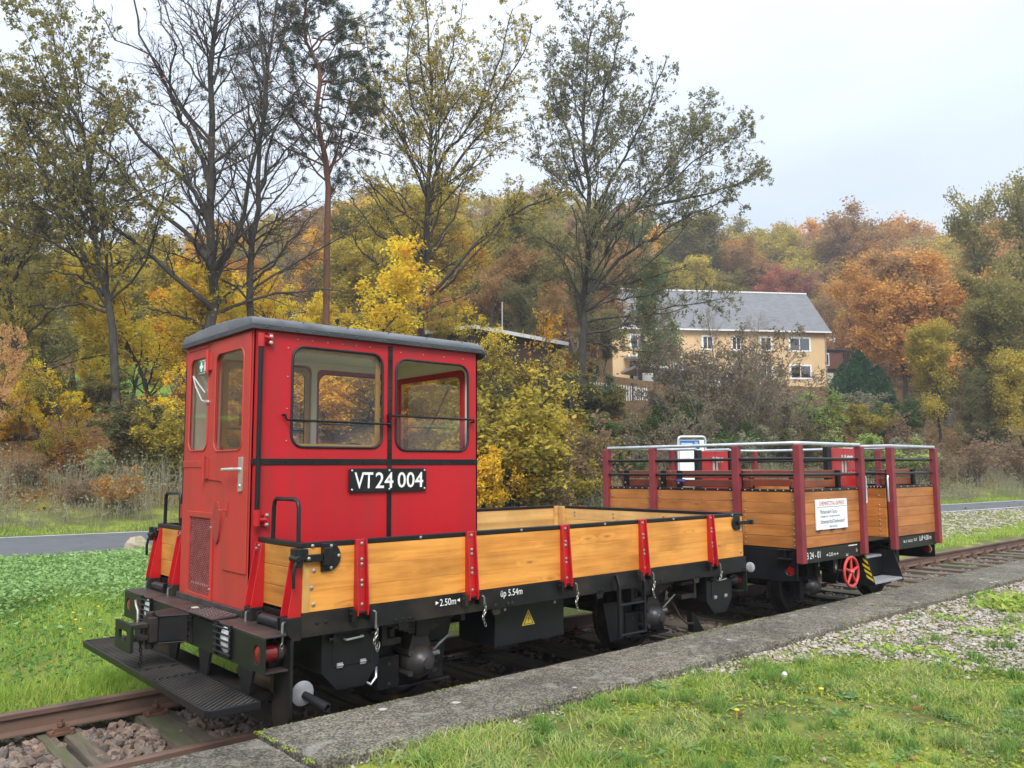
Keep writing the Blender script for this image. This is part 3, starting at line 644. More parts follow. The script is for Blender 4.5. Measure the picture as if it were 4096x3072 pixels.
for (y, z) in hl:
    lamp = MB().lathe((BX+.006, y, z), (-1, 0, 0), [(-.10, .05), (-.03, .082), (0, .084), (.010, .070), (.018, .045), (.021, .01)], 24).build('headlamp', M['lampclear'], beam, smooth=True)
    g = MB()
    for q in (-1, 1): g.box(BX-.018, BX-.001, y+q*.105-.010, y+q*.105+.010, z-.10, z+.10)
    for k in range(5): g.cyl((BX-.020, y-.135, z-.075+.0375*k), (BX-.020, y+.135, z-.075+.0375*k), .006, 6)
    g.build('lamp_guard', M['blackg'], beam, smooth=True)
    bolts('guard_bolts', [(BX-.018, y+q*.105, z+p*.085) for q in (-1, 1) for p in (-1, 1)], (-1, 0, 0), beam, .010, M['blackg'])
for (y, z) in lh:
    s = 1 if y > 0 else -1
    MB().lathe((BX+.006, y, z), (1, 0, 0), [(-.006, .03), (0, .044), (.002, .052), (.10, .052), (.104, .045)], 20).build('tail_lamp', M['lampred'], beam, smooth=True)
    hs = MB(); hs.lathe((BX+.112, y, z), (1, 0, 0), [(0, .056), (.03, .056), (.06, .04)], 20); hs.box(BX+.013, BX+.16, y-.08, y+.085, .468, .477); hs.prism([(BX+.10, .478), (BX+.16, .478), (BX+.13, .53), (BX+.11, .53)], 'y', y-s*.052-.003, y-s*.052+.003)
    hs.build('lamp_shelf', M['deckplate'], beam, smooth=False)
# coupling
cp = MB()
cp.prism([(BX-.002, -.165), (BX-.002, .185), (-.43, .10), (-.43, -.10)], 'z', .665, .673)
cp.prism([(BX-.001, -.16), (BX-.001, .16), (-.42, .09), (-.42, -.09)], 'z', .500, .6645); cp.box(BX-.022, BX-.001, -.20, .20, .485, .663)
cp.prism([(BX-.002, -.165), (BX-.002, .185), (-.43, .10), (-.43, -.10)], 'z', .488, .4985)
coup = cp.build('coupling', M['black'], loco, bevel=.004)
c2 = MB(); c2.box(-.475, -.421, -.075, .075, .50, .66); c2.box(-.60, -.476, -.055, .055, .595, .625); c2.box(-.60, -.476, -.055, .055, .515, .545); c2.cyl((-.45, 0, .45), (-.45, 0, .69), .028, 12)
c2.build('coupling_head', M['under'], coup, bevel=.005)
MB().prism(rr(-.165, .165, .465, .645, .012, 3), 'x', -.622, -.601, [rr(-.085, .085, .522, .592, .02, 3)]).build('buffer_plate', M['green'], coup, bevel=.004)
MB().tube([(-.52, .03, .625), (-.52, .035, .70), (-.525, .06, .735), (-.53, .065, .77)], .009, 6).build('coupling_pin', M['zinc'], coup, smooth=True)
chain([(-.50, .01+.012*math.sin(i), .50-.021*i) for i in range(9)], .004, coup, 'pin_chain', M['under'])
bolts('coupling_bolts', [(BX-.023, -.18, z) for z in (.63, .585, .54)], (-1, 0, 0), coup, .014, M['black'])
# footboard of expanded metal
gx0, gx1, gy0, gy1, gz = -.545, -.235, -1.27, 1.27, .300
ff = MB(); t = .014
ff.prism([(gx0, gy0+.04), (gx0+.03, gy0), (gx1, gy0), (gx1, gy1), (gx0+.03, gy1), (gx0, gy1-.04)], 'z', .283, .326, [[(gx0+t, gy0+.045), (gx0+.036, gy0+t), (gx1-t, gy0+t), (gx1-t, gy1-t), (gx0+.036, gy1-t), (gx0+t, gy1-.045)]])
for y in (-.02, -.33): ff.box(gx0+t+.001, gx1-t-.001, y-.010, y+.010, .289, .325)
foot = ff.build('footboard', M['blackg'], loco, bevel=.004)
gm = MB()
def gridbars(ya, yb, m, stp, mb, z0, z1, w):
    x0, x1 = gx0+t, gx1-t; c = ya-abs(m)*(x1-x0)-.02
    while c < yb+abs(m)*(x1-x0)+.02:
        pa, pb = (x0, c), (x1, c+m*(x1-x0))
        # clip in y
        (xa, y_a), (xb, y_b) = pa, pb
        if y_a > y_b: (xa, y_a), (xb, y_b) = (xb, y_b), (xa, y_a)
        if y_b > ya and y_a < yb:
            if y_a < ya: f = (ya-y_a)/(y_b-y_a); xa += f*(xb-xa); y_a = ya
            if y_b > yb: f = (yb-y_a)/(y_b-y_a); xb = xa+f*(xb-xa); y_b = yb
            mb.add([(xa, y_a-w, z0), (xa, y_a+w, z0), (xb, y_b+w, z0), (xb, y_b-w, z0), (xa, y_a-w, z1), (xa, y_a+w, z1), (xb, y_b+w, z1), (xb, y_b-w, z1)],
                   [(4, 5, 6, 7), (0, 1, 5, 4), (2, 3, 7, 6), (1, 2, 6, 5), (3, 0, 4, 7)])
        c += stp
for (ya, yb, m1, st1) in ((-1.255, -.341, .9, .033), (-.319, -.031, .45, .030), (-.009, 1.255, .22, .036)):
    gridbars(ya, yb, m1, st1*1.25, gm, .306, .324, .0055); gridbars(ya, yb, -m1*1.4, st1*2.5, gm, .304, .316, .0025)
gm.build('tread_mesh', M['treadmesh'], foot)
for y0, y1 in ((-.50, -.30), (-1.15, -.94), (.06, .28), (.85, 1.05)):
    MB().prism([(y0, .471), (y1, .471), (y1-.05, .327), (y0+.05, .327)], 'x', -.235, -.215).build('footboard_bracket', M['black'], foot, bevel=.003, seg=1)
for y in (-.9, .62): MB().box(-.50, -.25, y-.03, y+.03, .255, .282).build('footboard_bracket', M['black'], foot)
MB().box(-.20, -.05, -1.05, 1.05, .26, .31).build('stretcher_bar', M['black'], loco, bevel=.004)
for y in (-1.17, 1.17):
    MB().prism([(y-.12, .64), (y+.11, .64), (y+.11, .16), (y+.03, .05), (y-.09, .14), (y-.12, .20)], 'x', -.07, -.05).build('rail_guard', M['black'], loco, bevel=.003, seg=1)
MB().cyl((-.02, -1.08, .36), (-.02, -.60, .36), .075, 18).build('cross_pipe', M['bronze'], loco, smooth=True)
mf = MB(); mf.lathe((.085, -1.12, .288), (0, -1, 0), [(0, .055), (.02, .073), (.028, .074), (.032, .066), (.04, .03)], 24); muf = mf.build('silencer', M['grey'], loco, smooth=True)
mp_ = MB(); mp_.lathe((.09, -1.16, .282), (.30, -1, -.28), [(0, .022), (.20, .030), (.202, .022), (.15, .018)], 14); mp_.build('exhaust_pipe', M['rubber'], muf, smooth=True)
MB().box(.17, 4.5, -.45, .45, .40, .55).build('belly_tray', M['under'], loco, bevel=.02)

# ---- running gear
def wheelset(root, x, r=.345, box_y=1.10, mats=None):
    ax = MB().cyl((x, -1.0, r), (x, 1.0, r), .065, 14).build('axle', M['under'], root, smooth=True)
    for s in (-1, 1):
        w = MB(); w.lathe((x, s*.69, r), (0, s, 0), [(0, .05), (0, r+.025), (.028, r+.027), (.034, r+.004), (.13, r-.004), (.135, r-.05), (.105, r-.06), (.075, .14), (.075, .11), (.13, .10), (.13, .06)], 40)
        w.build('wheel', M['under'], root, smooth=True)
        b = MB(); y = s*box_y
        b.lathe((x, y-s*.14, r-.015), (0, s, 0), [(0, .10), (.05, .115), (.12, .115), (.135, .108), (.145, .10), (.17, .090), (.20, .065), (.212, .045), (.216, .04), (.226, .038), (.228, .02)], 24)
        for a in (35, 145, 215, 325):
            px, pz = x+.118*math.cos(math.radians(a)), r-.015+.118*math.sin(math.radians(a)); b.cyl((px, y-s*.13, pz), (px, y+s*.012, pz), .020, 8)
        b.prism([(x-.05, r+.20), (x+.05, r+.20), (x+.09, r+.07), (x-.09, r+.07)], 'y', *sorted((y-s*.02, y-s*.13)))
        b.build('axlebox', M['axle'], root, smooth=True)
def suspension(root, x, zt=.64, full=True):
    for s in (-1, 1):
        y = s*1.06
        lf = MB()
        for k in range(7):
            hl_ = .36-.042*k; zc = .605-.0135*k
            for i in range(4):
                xa, xb = x-hl_+2*hl_*i/4, x-hl_+2*hl_*(i+1)/4; za, zb = zc+.045*((xa-x)/.36)**2*.6, zc+.045*((xb-x)/.36)**2*.6
                lf.add([(xa, y-.04, za), (xb, y-.04, zb), (xb, y+.04, zb), (xa, y+.04, za), (xa, y-.04, za+.0115), (xb, y-.04, zb+.0115), (xb, y+.04, zb+.0115), (xa, y+.04, za+.0115)], [(0, 1, 2, 3), (7, 6, 5, 4), (0, 4, 5, 1), (2, 6, 7, 3), (0, 3, 7, 4), (1, 5, 6, 2)])
        lf.build('leaf_spring', pm('spring_steel', (.03, .022, .02), (.055, .035, .028), scale=12, rough=.7, bump=.2) if 'spring_steel' not in bpy.data.materials else bpy.data.materials['spring_steel'], root)
        g = MB(); g.box(x-.055, x+.055, *sorted((y-s*.05, y+s*.055)), .505, .625)
        g.prism([(x+.13, .64), (x+.40, .64), (x+.30, .30), (x+.24, .16), (x+.13, .16)], 'y', *sorted((s*.93, s*.945)))
        g.prism([(x-.13, .64), (x-.30, .64), (x-.30, .20), (x-.13, .16)], 'y', *sorted((s*.93, s*.945)))
        g.box(x-.30, x-.13, *sorted((s*.946, s*1.02)), .17, .38); g.box(x+.13, x+.26, *sorted((s*.946, s*.99)), .17, .42)
        g.box(x-.22, x+.32, *sorted((s*.96, s*1.0)), .145, .165)
        g.build('axle_guard', M['black'], root, bevel=.004)
        h = MB(); h.box(x-.325, x-.285, *sorted((y-s*.05, y+s*.05)), .475, .64); h.box(x-.284, x-.18, *sorted((y-s*.05, y+s*.05)), .475, .52); h.cyl((x-.225, y, .521), (x-.225, y, .575), .028, 10)
        h.build('spring_hanger', M['under'], root, bevel=.004); MB().box(x+.33, x+.37, *sorted((y-s*.05, y+s*.05)), .56, .64).build('spring_hanger', M['under'], root, bevel=.004)
        hz = MB(); hz.tube([(x+.09, y-s*.0+s*.06, .40), (x+.11, y+s*.09, .44), (x+.16, y+s*.09, .47), (x+.22, y+s*.09, .505)], .0075, 6); hz.cyl((x+.085, y+s*.05, .37), (x+.11, y+s*.09, .385), .016, 8); hz.build('brake_hose', M['hose'] if s < 0 else M['rubber'], root, smooth=True)
        bolts('guard_bolts', [(x+.20, s*.99, z) for z in (.22, .28, .36)]+[(x-.21, s*1.02, z) for z in (.20, .33)], (0, s, 0), root, .014, M['under'])
for x in (.992, 3.492): wheelset(loco, x); suspension(loco, x)
# tool boxes
for x0, x1 in ((.18, .590), (4.122, 4.530)):
    for s in (-1, 1):
        y0, y1 = sorted((s*1.20, s*.80))
        b = MB(); b.prism([(x0, .641), (x1, .641), (x1, .402), (x1-.10, .275), (x0+.11, .275), (x0, .395)], 'y', y0, y1); bx = b.build('tool_box', M['blackg'], loco, bevel=.006)
        if s < 0:
            MB().box(x0+.07, x1-.055, -1.207, -1.2005, .42, .610).build('box_lid', M['blackg'], bx, bevel=.003, seg=1)
            MB().tube([(x0+.15, -1.205, .585), (x0+.15, -1.235, .583), (x0+.27, -1.235, .590), (x0+.27, -1.205, .592)], .007, 6).build('lid_handle', M['grey'], bx, smooth=True)
            for xx in (x0+.12, x0+.285): MB().box(xx-.02, xx+.02, -1.213, -1.2075, .415, .445).cyl((xx-.022, -1.214, .43), (xx+.022, -1.214, .43), .006, 6).build('lid_hinge', M['grey'], bx)
            for xx in (x0+.06, x0+.36): MB().cyl((xx-.03, -1.225, .60), (xx+.01, -1.225, .60), .012, 8).box(xx+.0, xx+.022, -1.235, -1.208, .578, .622).build('lid_latch', M['black'], bx)
# battery box with warning triangle
bb = MB().box(1.603, 2.312, -1.15, -.72, .338, .6405).build('battery_box', M['blackg'], loco, bevel=.006)
bolts('box_screws', [(1.70, -1.15, .60), (2.21, -1.15, .60)], (0, -1, 0), bb, .013)
wt_ = MB().prism([(1.868, .462), (1.996, .462), (1.932, .575)], 'y', -1.1535, -1.151).build('warning_triangle', M['yellow'], bb)
MB().prism([(1.880, .4685), (1.984, .4685), (1.932, .560)], 'y', -1.1552, -1.1537, [[(1.891, .4735), (1.973, .4735), (1.932, .547)]]).build('triangle_border', M['ink'], wt_)
MB().prism([(1.940, .535), (1.921, .505), (1.934, .505), (1.926, .482), (1.947, .513), (1.933, .513)], 'y', -1.1556, -1.1541).build('lightning_mark', M['ink'], wt_)
# side ladder
ld = MB()
for x in (2.775, 3.090):
    ld.prism([(-1.30, .77), (-1.33, .69), (-1.33, .28), (-1.305, .28), (-1.305, .69), (-1.281, .76)], 'x', x-.012, x+.012)
for z in (.53, .29): ld.cyl((2.787, -1.318, z), (3.078, -1.318, z), .011, 8)
ld.build('side_ladder', M['blackg'], loco, smooth=False)
MB().prism([(2.80, .515), (3.05, .515), (3.05, .20), (2.88, .20)], 'y', -1.12, -1.105).build('brake_plate', M['blackg'], loco)
# bits between rear axle and rear tool box
rb_ = MB(); rb_.box(3.80, 3.98, -1.16, -1.0, .575, .605); rb_.box(3.80, 3.98, -1.16, -1.0, .45, .49); rb_.box(3.985, 4.02, -1.16, -1.02, .44, .64); rb_.build('rear_bracket', M['under'], loco, bevel=.003)
MB().tube([(3.80, -1.05, .42), (3.85, -1.1, .28), (3.92, -1.12, .22), (4.02, -1.12, .21)], .011, 6).build('brake_pipe', M['under'], loco, smooth=True)
MB().prism([(4.02, .30), (4.05, .30), (4.22, .10), (4.04, .12)], 'y', -1.10, -1.04).build('rail_guard', M['black'], loco)
MB().tube([(.50, -1.13, .30), (.56, -1.15, .26), (.60, -1.15, .30), (.61, -1.13, .36)], .009, 6).build('cable_loop', M['galv'], loco, smooth=True)
# rear beam
rbm = MB(); rbm.prism([(-1.275, .45), (1.275, .45), (1.275, .6395), (-1.275, .6395)], 'x', 4.664, 4.676); rbm.box(4.54, 4.663, -1.25, -1.06, .452, .460); rbm.box(4.54, 4.663, 1.06, 1.25, .452, .460)
rbe = rbm.build('rear_beam', M['green'], loco, bevel=.002, seg=1)
for s in (-1, 1):
    MB().lathe((4.57, s*1.17, .55), (1, 0, 0), [(-.03, .03), (0, .050), (.04, .055), (.055, .055)], 18).build('lamp_housing', M['blackg'], rbe, smooth=True)
    MB().lathe((4.626, s*1.17, .55), (1, 0, 0), [(0, .058), (.022, .056), (.032, .03)], 18).build('tail_lamp', M['lampred'], rbe, smooth=True)
rc = MB(); rc.box(4.678, 5.18, -.08, .08, .50, .64); rc.build('rear_coupling', M['under'], loco, bevel=.005)
# ================================================================== the passenger trailer
TY, TX0, TX1, GX0, GX1 = 1.327, 5.592, 9.005, 6.996, 7.700
trl = thing('passenger_trailer', 'open railed passenger trailer with wine red posts and orange planks, lettered VB 24-01', 'rail trailer', (7.3, 0, 0))
mb = MB()
for s in (-1, 1):
    for xa, xb in ((TX0+.004, GX0+.02), (GX1-.02, TX1)):
        ya, yb = sorted((s*(TY-.012), s*(TY-.030))); mb.box(xa, xb, ya, yb, .627, .777)
    ya, yb = sorted((s*.88, s*.90)); mb.box(GX0+.021, GX1-.021, ya, yb, .62, .777)
mb.box(TX0+.03, TX1-.02, -1.28, 1.28, .765, .785)
for y in (-.52, .52): mb.box(TX0+.02, TX1-.02, y-.05, y+.05, .52, .764)
mb.build('chassis', M['green'], trl, bevel=.003, seg=1)
ZT = [.787, .905, 1.023, 1.140, 1.257, 1.372]
def post(x, y, z0=.642, z1=1.868, hx=.042, hy=.040, parent=trl):
    return MB().box(x-hx, x+hx, y-hy, y+hy, z0, z1).build('post', M['post'], parent, bevel=.008)
PX = [TX0-.004, GX0-.050, GX1+.03, TX1]
for s in (-1, 1):
    for x in PX: post(x, s*(TY+.012))
for y in (.579, -.595): post(TX0-.012, y, .65, 1.868, .035, .042); post(TX1+.03, y, .65, 1.868, .035, .042)
def wall(name, axis, a0, a1, c0, c1, mat, out, nb, label=None):
    """planked wall with black capping; out = outer face coordinate and direction for bolts"""
    cap = MB()
    if axis == 'x': cap.box(a0, a1, min(c0, c1)-.004, max(c0, c1)+.004, 1.374, 1.402)
    else: cap.box(min(c0, c1)-.004, max(c0, c1)+.004, a0, a1, 1.374, 1.402)
    o = cap.build(name, M['blackg'], trl, bevel=.004)
    if label: o['label'] = label
    planks(o, axis, a0, a1, ZT, min(c0, c1), max(c0, c1), mat)
    pos, d = out; pts = []; tb = []
    for z0, z1 in zip(ZT[:-1], ZT[1:]):
        for a in nb:
            for z in ((z0+z1)/2-.028, (z0+z1)/2+.028)[:: 1 if z0 > .9 else 1][:1 + (int(z0*50) % 2)]: pts.append((a, pos, z) if axis == 'x' else (pos, a, z))
    for i in range(7):
        a = a0+.05+(a1-a0-.1)*i/6; tb.append((a, pos+d*.004, 1.388) if axis == 'x' else (pos+d*.004, a, 1.388))
    ax = (0, d, 0) if axis == 'x' else (d, 0, 0)
    bolts('wall_bolts', pts+tb, ax, o, .009)
    return o
for a0, a1 in ((.615, 1.300), (-.550, .535), (-1.300, -.640)): wall('end_wall', 'y', a0, a1, TX0+.002, TX0+.040, M['twoody'], (TX0+.002, -1), (a0+.04, a1-.04))
for a0, a1 in ((.615, 1.300), (-.550, .535), (-1.300, -.640)): wall('end_wall', 'y', a0, a1, TX1-.018, TX1+.018, M['twoody'], (TX1+.018, 1), (a0+.04,))
for s in (-1, 1):
    for a0, a1 in ((TX0+.045, GX0-.095), (GX1+.075, TX1-.045)): wall('side_wall', 'x', a0, a1, s*TY, s*(TY-.038), M['twoodx'], (s*TY, s), (a0+.03,))
    for x, d in ((GX0-.03, 1), (GX1+.0, -1)):
        ya, yb = sorted((s*1.283, s*.935)); wall('entrance_wall', 'y', ya, yb, x-.019, x+.019, M['twoody'], (x+d*.019, d), (s*1.20,))
# rails
class OneTop:
    def tube(s, *q): return MB().tube(*q).build('top_rail', M['galv'], trl, smooth=True)
rl = OneTop()
for s in (-1, 1):
    rl.tube([(GX0-.055, s*(TY+.012), 1.885), (TX0+.02, s*(TY+.012), 1.885), (TX0-.008, s*(TY-.015), 1.885), (TX0-.008, 0, 1.885)], .0205, 10)
    rl.tube([(GX0-.055, s*(TY+.012), 1.885), (GX0-.055, s*.935, 1.885)], .0205, 10)
    rl.tube([(GX1+.03, s*.935, 1.885), (GX1+.03, s*(TY+.012), 1.885), (TX1+.01, s*(TY+.012), 1.885), (TX1+.03, s*(TY-.01), 1.885), (TX1+.03, 0, 1.885)], .0205, 10)
class OneRail:
    def cyl(s, *q): return MB().cyl(*q).build('middle_rail', M['blackg'], trl, smooth=True)
mr_ = OneRail()
for z in (1.722, 1.553):
    for s in (-1, 1):
        mr_.cyl((TX0+.04, s*(TY+.0), z), (GX0-.09, s*(TY+.0), z), .016, 8); mr_.cyl((GX1+.09, s*(TY), z), (TX1-.06, s*TY, z), .016, 8)
        for x in (GX0-.055, GX1+.03): mr_.cyl((x, s*(TY-.03), z), (x, s*.94, z), .016, 8)
    for x in (TX0-.008, TX1+.03):
        for a, b in ((.62, 1.30), (-.555, .537), (-1.30, -.637)): mr_.cyl((x, a, z), (x, b, z), .0165, 8)
# entrance gates of red sheet between black posts
for s in (-1, 1):
    y = s*.93
    for x0, x1 in ((7.035, 7.348), (7.354, 7.667)):
        g = MB().box(x0, x1, y-.012, y+.012, .84, 1.862).build('gate', M['doorred'], trl, bevel=.003, seg=1)
        xc = (x0+x1)/2; xh = x1-.035 if x0 < 7.2 else x0+.035
        h = MB(); h.cyl((xh, y-.012, 1.735), (xh, y-.075, 1.735), .014, 10); h.lathe((xh+.02, y-.078, 1.735), (0, -1, 0), [(0, .02), (.004, .036), (.012, .036), (.016, .025)], 14); h.cyl((xh-.06, y-.05, 1.735), (xh+.05, y-.05, 1.735), .012, 8); h.box(xh-.022, xh+.022, y-.016, y-.0125, 1.56, 1.78)
        h.build('gate_handle', M['alu'], g, smooth=True)
        text('Nicht öffnen be' if x0 < 7.2 else 'vor der Zug hält', M['white'], g, (x0+.008, x1-.008, 1.535, 1.578), 'y', y-.0145 if True else 0)
    for x in (6.975, 7.727): MB().box(x-.05, x+.05, y-.03, y+.03, .80, 1.872).build('gate_post', M['blackg'], trl, bevel=.004)
# grab handles by the near entrance
for s in (-1, 1):
    for x, d in ((GX0+.02, 1), (GX1-.045, -1)):
        MB().tube([(x, s*(TY+.0), 1.52), (x+d*.03, s*(TY+.02), 1.52), (x+d*.04, s*(TY+.02), 1.50), (x+d*.04, s*(TY+.02), 1.24), (x+d*.03, s*(TY+.02), 1.22), (x, s*TY, 1.22)], .010, 8).build('grab_handle', M['galv'], trl, smooth=True)
# benches
def bench(p0, axis, length, facing, label):
    """slatted bench: p0 = start corner at the backrest line; facing = direction of the seat from the back"""
    wm = M['bench'] if axis == 'y' else M['benchx']; root = MB()
    x, y = p0; frames = []
    if axis == 'y': root.box(*sorted((x+facing*.18, x+facing*.22)), y+length*.05, y+length*.95, 1.135, 1.158)
    else: root.box(x+length*.05, x+length*.95, *sorted((y+facing*.18, y+facing*.22)), 1.135, 1.158)
    for f in (.12, .88):
        q = MB(); frames.append(q)
        if axis == 'y': q.box(x-.02, x+.02, y+length*f-.03, y+length*f+.03, .79, 1.60); q.box(*sorted((x, x+facing*.40)), y+length*f-.025, y+length*f+.025, 1.16, 1.20); q.box(*sorted((x+facing*.36, x+facing*.40)), y+length*f-.025, y+length*f+.025, .79, 1.16)
        else: q.box(x+length*f-.03, x+length*f+.03, y-.02, y+.02, .79, 1.60); q.box(x+length*f-.025, x+length*f+.025, *sorted((y, y+facing*.40)), 1.16, 1.20); q.box(x+length*f-.025, x+length*f+.025, *sorted((y+facing*.36, y+facing*.40)), .79, 1.16)
    b = root.build('bench', M['blackg'], trl, bevel=.003, seg=1); b['label'] = label
    for q in frames: q.build('bench_frame', M['blackg'], b, bevel=.003, seg=1)
    for z0, z1 in ((1.512, 1.600), (1.408, 1.492)):
        s = MB()
        if axis == 'y': s.box(*sorted((x+facing*.021, x+facing*.060)), y, y+length, z0, z1)
        else: s.box(x, x+length, *sorted((y+facing*.021, y+facing*.060)), z0, z1)
        s.build('slat', wm, b, bevel=.006)
    for k in range(4):
        s = MB(); a, c = facing*(.07+.085*k), facing*(.145+.085*k)
        if axis == 'y': s.box(*sorted((x+a, x+c)), y, y+length, 1.202, 1.235)
        else: s.box(x, x+length, *sorted((y+a, y+c)), 1.202, 1.235)
        s.build('slat', wm, b, bevel=.006)
    if axis == 'y': bolts('slat_bolts', [(x-facing*.0+ (facing*.021 if False else 0)-.02*1, y+length*f, z) for f in (.12, .88) for z in (1.45,)], (-1, 0, 0), b, .015)
    return b
b1 = bench((5.74, .46), 'y', .78, 1, 'brown slatted bench behind the far end posts'); b2 = bench((5.74, -.66), 'y', 1.10, 1, 'longer brown slatted bench behind the front end wall')
for b in (b1, b2):
    for ch in b.children: pass
bl = MB(); bl.box(5.715, 5.719, .21, .33, 1.47, 1.50); bl.build('blue_label', pm('blue_label_print', (.10, .12, .45), rough=.5), trl)
bench((5.78, -1.19), 'x', 1.05, 1, 'bench along the platform side of the front compartment')
bench((6.62, -.75), 'y', .72, -1, 'bench backing on the entrance')
bench((7.86, -1.19), 'x', .95, 1, 'bench along the platform side of the rear compartment')
bench((7.86, 1.19), 'x', .95, -1, 'bench along the far side of the rear compartment')
# front beam, lamps, bracket
for x, d in ((TX0, -1), (TX1+.02, 1)):
    ho = [[(y+r*math.cos(t), .555+r*math.sin(t)) for t in [2*math.pi*i/20 for i in range(20)]] for y, r in ((-.725, .055), (.725, .055), (-1.195, .050), (1.195, .050))]
    fb = MB().prism([(-1.28, .462), (-1.1, .44), (1.1, .44), (1.28, .462), (1.28, .775), (-1.28, .775)], 'x', x, x+.016, ho).build('end_beam', M['blackg'], trl, bevel=.003, seg=1)
    for y in (-.725, .725): MB().lathe((x-d*.0+d*.004, y, .555), (d, 0, 0), [(-.04, .04), (-.008, .054), (.004, .055), (.010, .045), (.013, .02)], 20).build('headlamp', M['lampshaded'], fb, smooth=True)
    for y in (-1.195, 1.195): MB().lathe((x+d*.004, y, .555), (d, 0, 0), [(-.05, .04), (-.026, .049), (-.016, .049), (-.010, .03)], 20).build('tail_lamp', M['lampred'], fb, smooth=True)
bk = MB(); bk.box(TX0-.055, TX0-.001, -1.235, -1.09, .768, .778); bk.box(TX0-.03, TX0-.001, -1.175, -1.145, .69, .767); bk.box(TX0-.06, TX0-.001, -1.24, -1.08, .675, .685); bk.build('lamp_bracket', M['black'], trl, bevel=.002, seg=1)
MB().box(5.20, TX0-.002, -.07, .07, .50, .63).build('coupling', M['under'], trl, bevel=.006)
for x in (6.315, 8.315): wheelset(trl, x, .33, 1.04)
for x in (6.315, 8.315):
    for s in (-1, 1):
        g = MB(); g.prism([(x-.28, .62), (x+.16, .62), (x+.12, .18), (x-.18, .18)], 'y', *sorted((s*.90, s*.915))); g.box(x-.20, x-.12, *sorted((s*.916, s*1.0)), .18, .42); g.box(x-.12, x+.10, *sorted((s*.95, s*1.05)), .43, .62)
        g.box(x-.02, x+.07, *sorted((s*1.06, s*1.10)), .42, .626); g.box(x-.26, x+.02, *sorted((s*.93, s*1.0)), .155, .175)
        g.build('axle_guard', M['black'], trl, bevel=.004)
text('2', M['white'], trl, (6.34, 6.375, .535, .590), 'y', -1.1025)
gm_ = MB(); gm_.box(6.452, 6.456, -1.252, -1.2505, .535, .565); gm_.box(6.432, 6.476, -1.252, -1.2505, .530, .534); gm_.box(6.440, 6.468, -1.252, -1.2505, .518, .522); gm_.box(6.447, 6.461, -1.252, -1.2505, .506, .510); gm_.build('earth_mark', M['white'], trl)
MB().box(6.40, 6.50, -1.25, -1.20, .47, .626).build('side_bracket', M['black'], trl)
MB().prism([(-1.25, .62), (-1.0, .62), (-1.0, .33), (-1.16, .33)], 'x', 6.60, 6.62).build('brake_bracket', M['black'], trl)
# brake handwheel
hw = MB(); c = Vector((6.515, -1.395, .487)); R_ = .158
ring = [c+Vector((R_*math.cos(t), 0, R_*math.sin(t))) for t in [2*math.pi*i/32 for i in range(32)]]; hw.tube(ring, .0155, 8, closed=True)
for k in range(5):
    a = 2*math.pi*k/5+.3; hw.tube([c+Vector((0, .0, 0)), c+Vector((R_*math.cos(a), 0, R_*math.sin(a)))], [.017, .012], 8)
hw.lathe(c+Vector((0, .02, 0)), (0, -1, 0), [(0, .03), (.03, .032), (.045, .02)], 14); hwo = hw.build('handwheel', M['hand'], trl, smooth=True)
MB().cyl((6.515, -1.39, .487), (6.515, -1.0, .487), .018, 8).build('handwheel_shaft', M['under'], hwo); bolts('hub_nut', [(6.515, -1.42, .487)], (0, -1, 0), hwo, .016)
# entrance steps
sp = MB()
for xa, xb in ((6.995, 7.007), (7.715, 7.727)):
    sp.prism([(-.95, .64), (-1.326, .64), (-1.43, .305), (-1.425, .285), (-1.0, .285), (-.95, .32)], 'x', xa, xb)
sp.box(7.0075, 7.7145, -1.175, -1.16, .345, .56); sp.box(7.0075, 7.7145, -.96, -.945, .565, .765)
steps = sp.build('entrance_steps', M['blackg'], trl, bevel=.003, seg=1)
for y0, y1, z in ((-1.42, -1.18, .325), (-1.185, -.965, .575)):
    td = MB(); td.box(7.009, 7.713, y0, y1, z-.022, z); tr = td.build('step_tread', M['grey'], steps, bevel=.003, seg=1)
    rb2 = MB(); nn = int((y1-y0)/.024)
    for k in range(nn): yy = y0+.014+.024*k; rb2.box(7.012, 7.710, yy-.006, yy+.006, z+.0005, z+.006)
    rb2.build('tread_ribs', pm('bright_tread', (.55, .56, .56), (.4, .4, .4), scale=30, rough=.4, metal=.5), tr)
# hazard stripes along the slanting edge of the front cheek
def cheek(t): return Vector((0, -1.326-.104*t, .64-.335*t))
for k in range(5):
    t0, t1 = .06+.19*k, .16+.19*k; a, b = cheek(t0), cheek(t1)
    w = min(.03+.03*k, .085)
    MB().prism([(a.y+.004, a.z), (b.y+.004, b.z), (b.y+w, b.z+.045), (a.y+w, a.z+.045)], 'x', 6.9925, 6.9945).build('hazard_stripe', M['yellow'], steps)
for s in (1,):
    fs_ = MB()
    for xa, xb in ((6.995, 7.007), (7.715, 7.727)): fs_.prism([(.95, .64), (1.326, .64), (1.43, .305), (1.0, .285)], 'x', xa, xb)
    fs_.box(7.0075, 7.7145, 1.18, 1.42, .30, .325); fs_.build('entrance_steps', M['blackg'], trl, bevel=.003, seg=1)
MB().box(7.745, 7.84, -1.316, -1.31, .72, .765).build('builder_plate', M['grey'], trl)
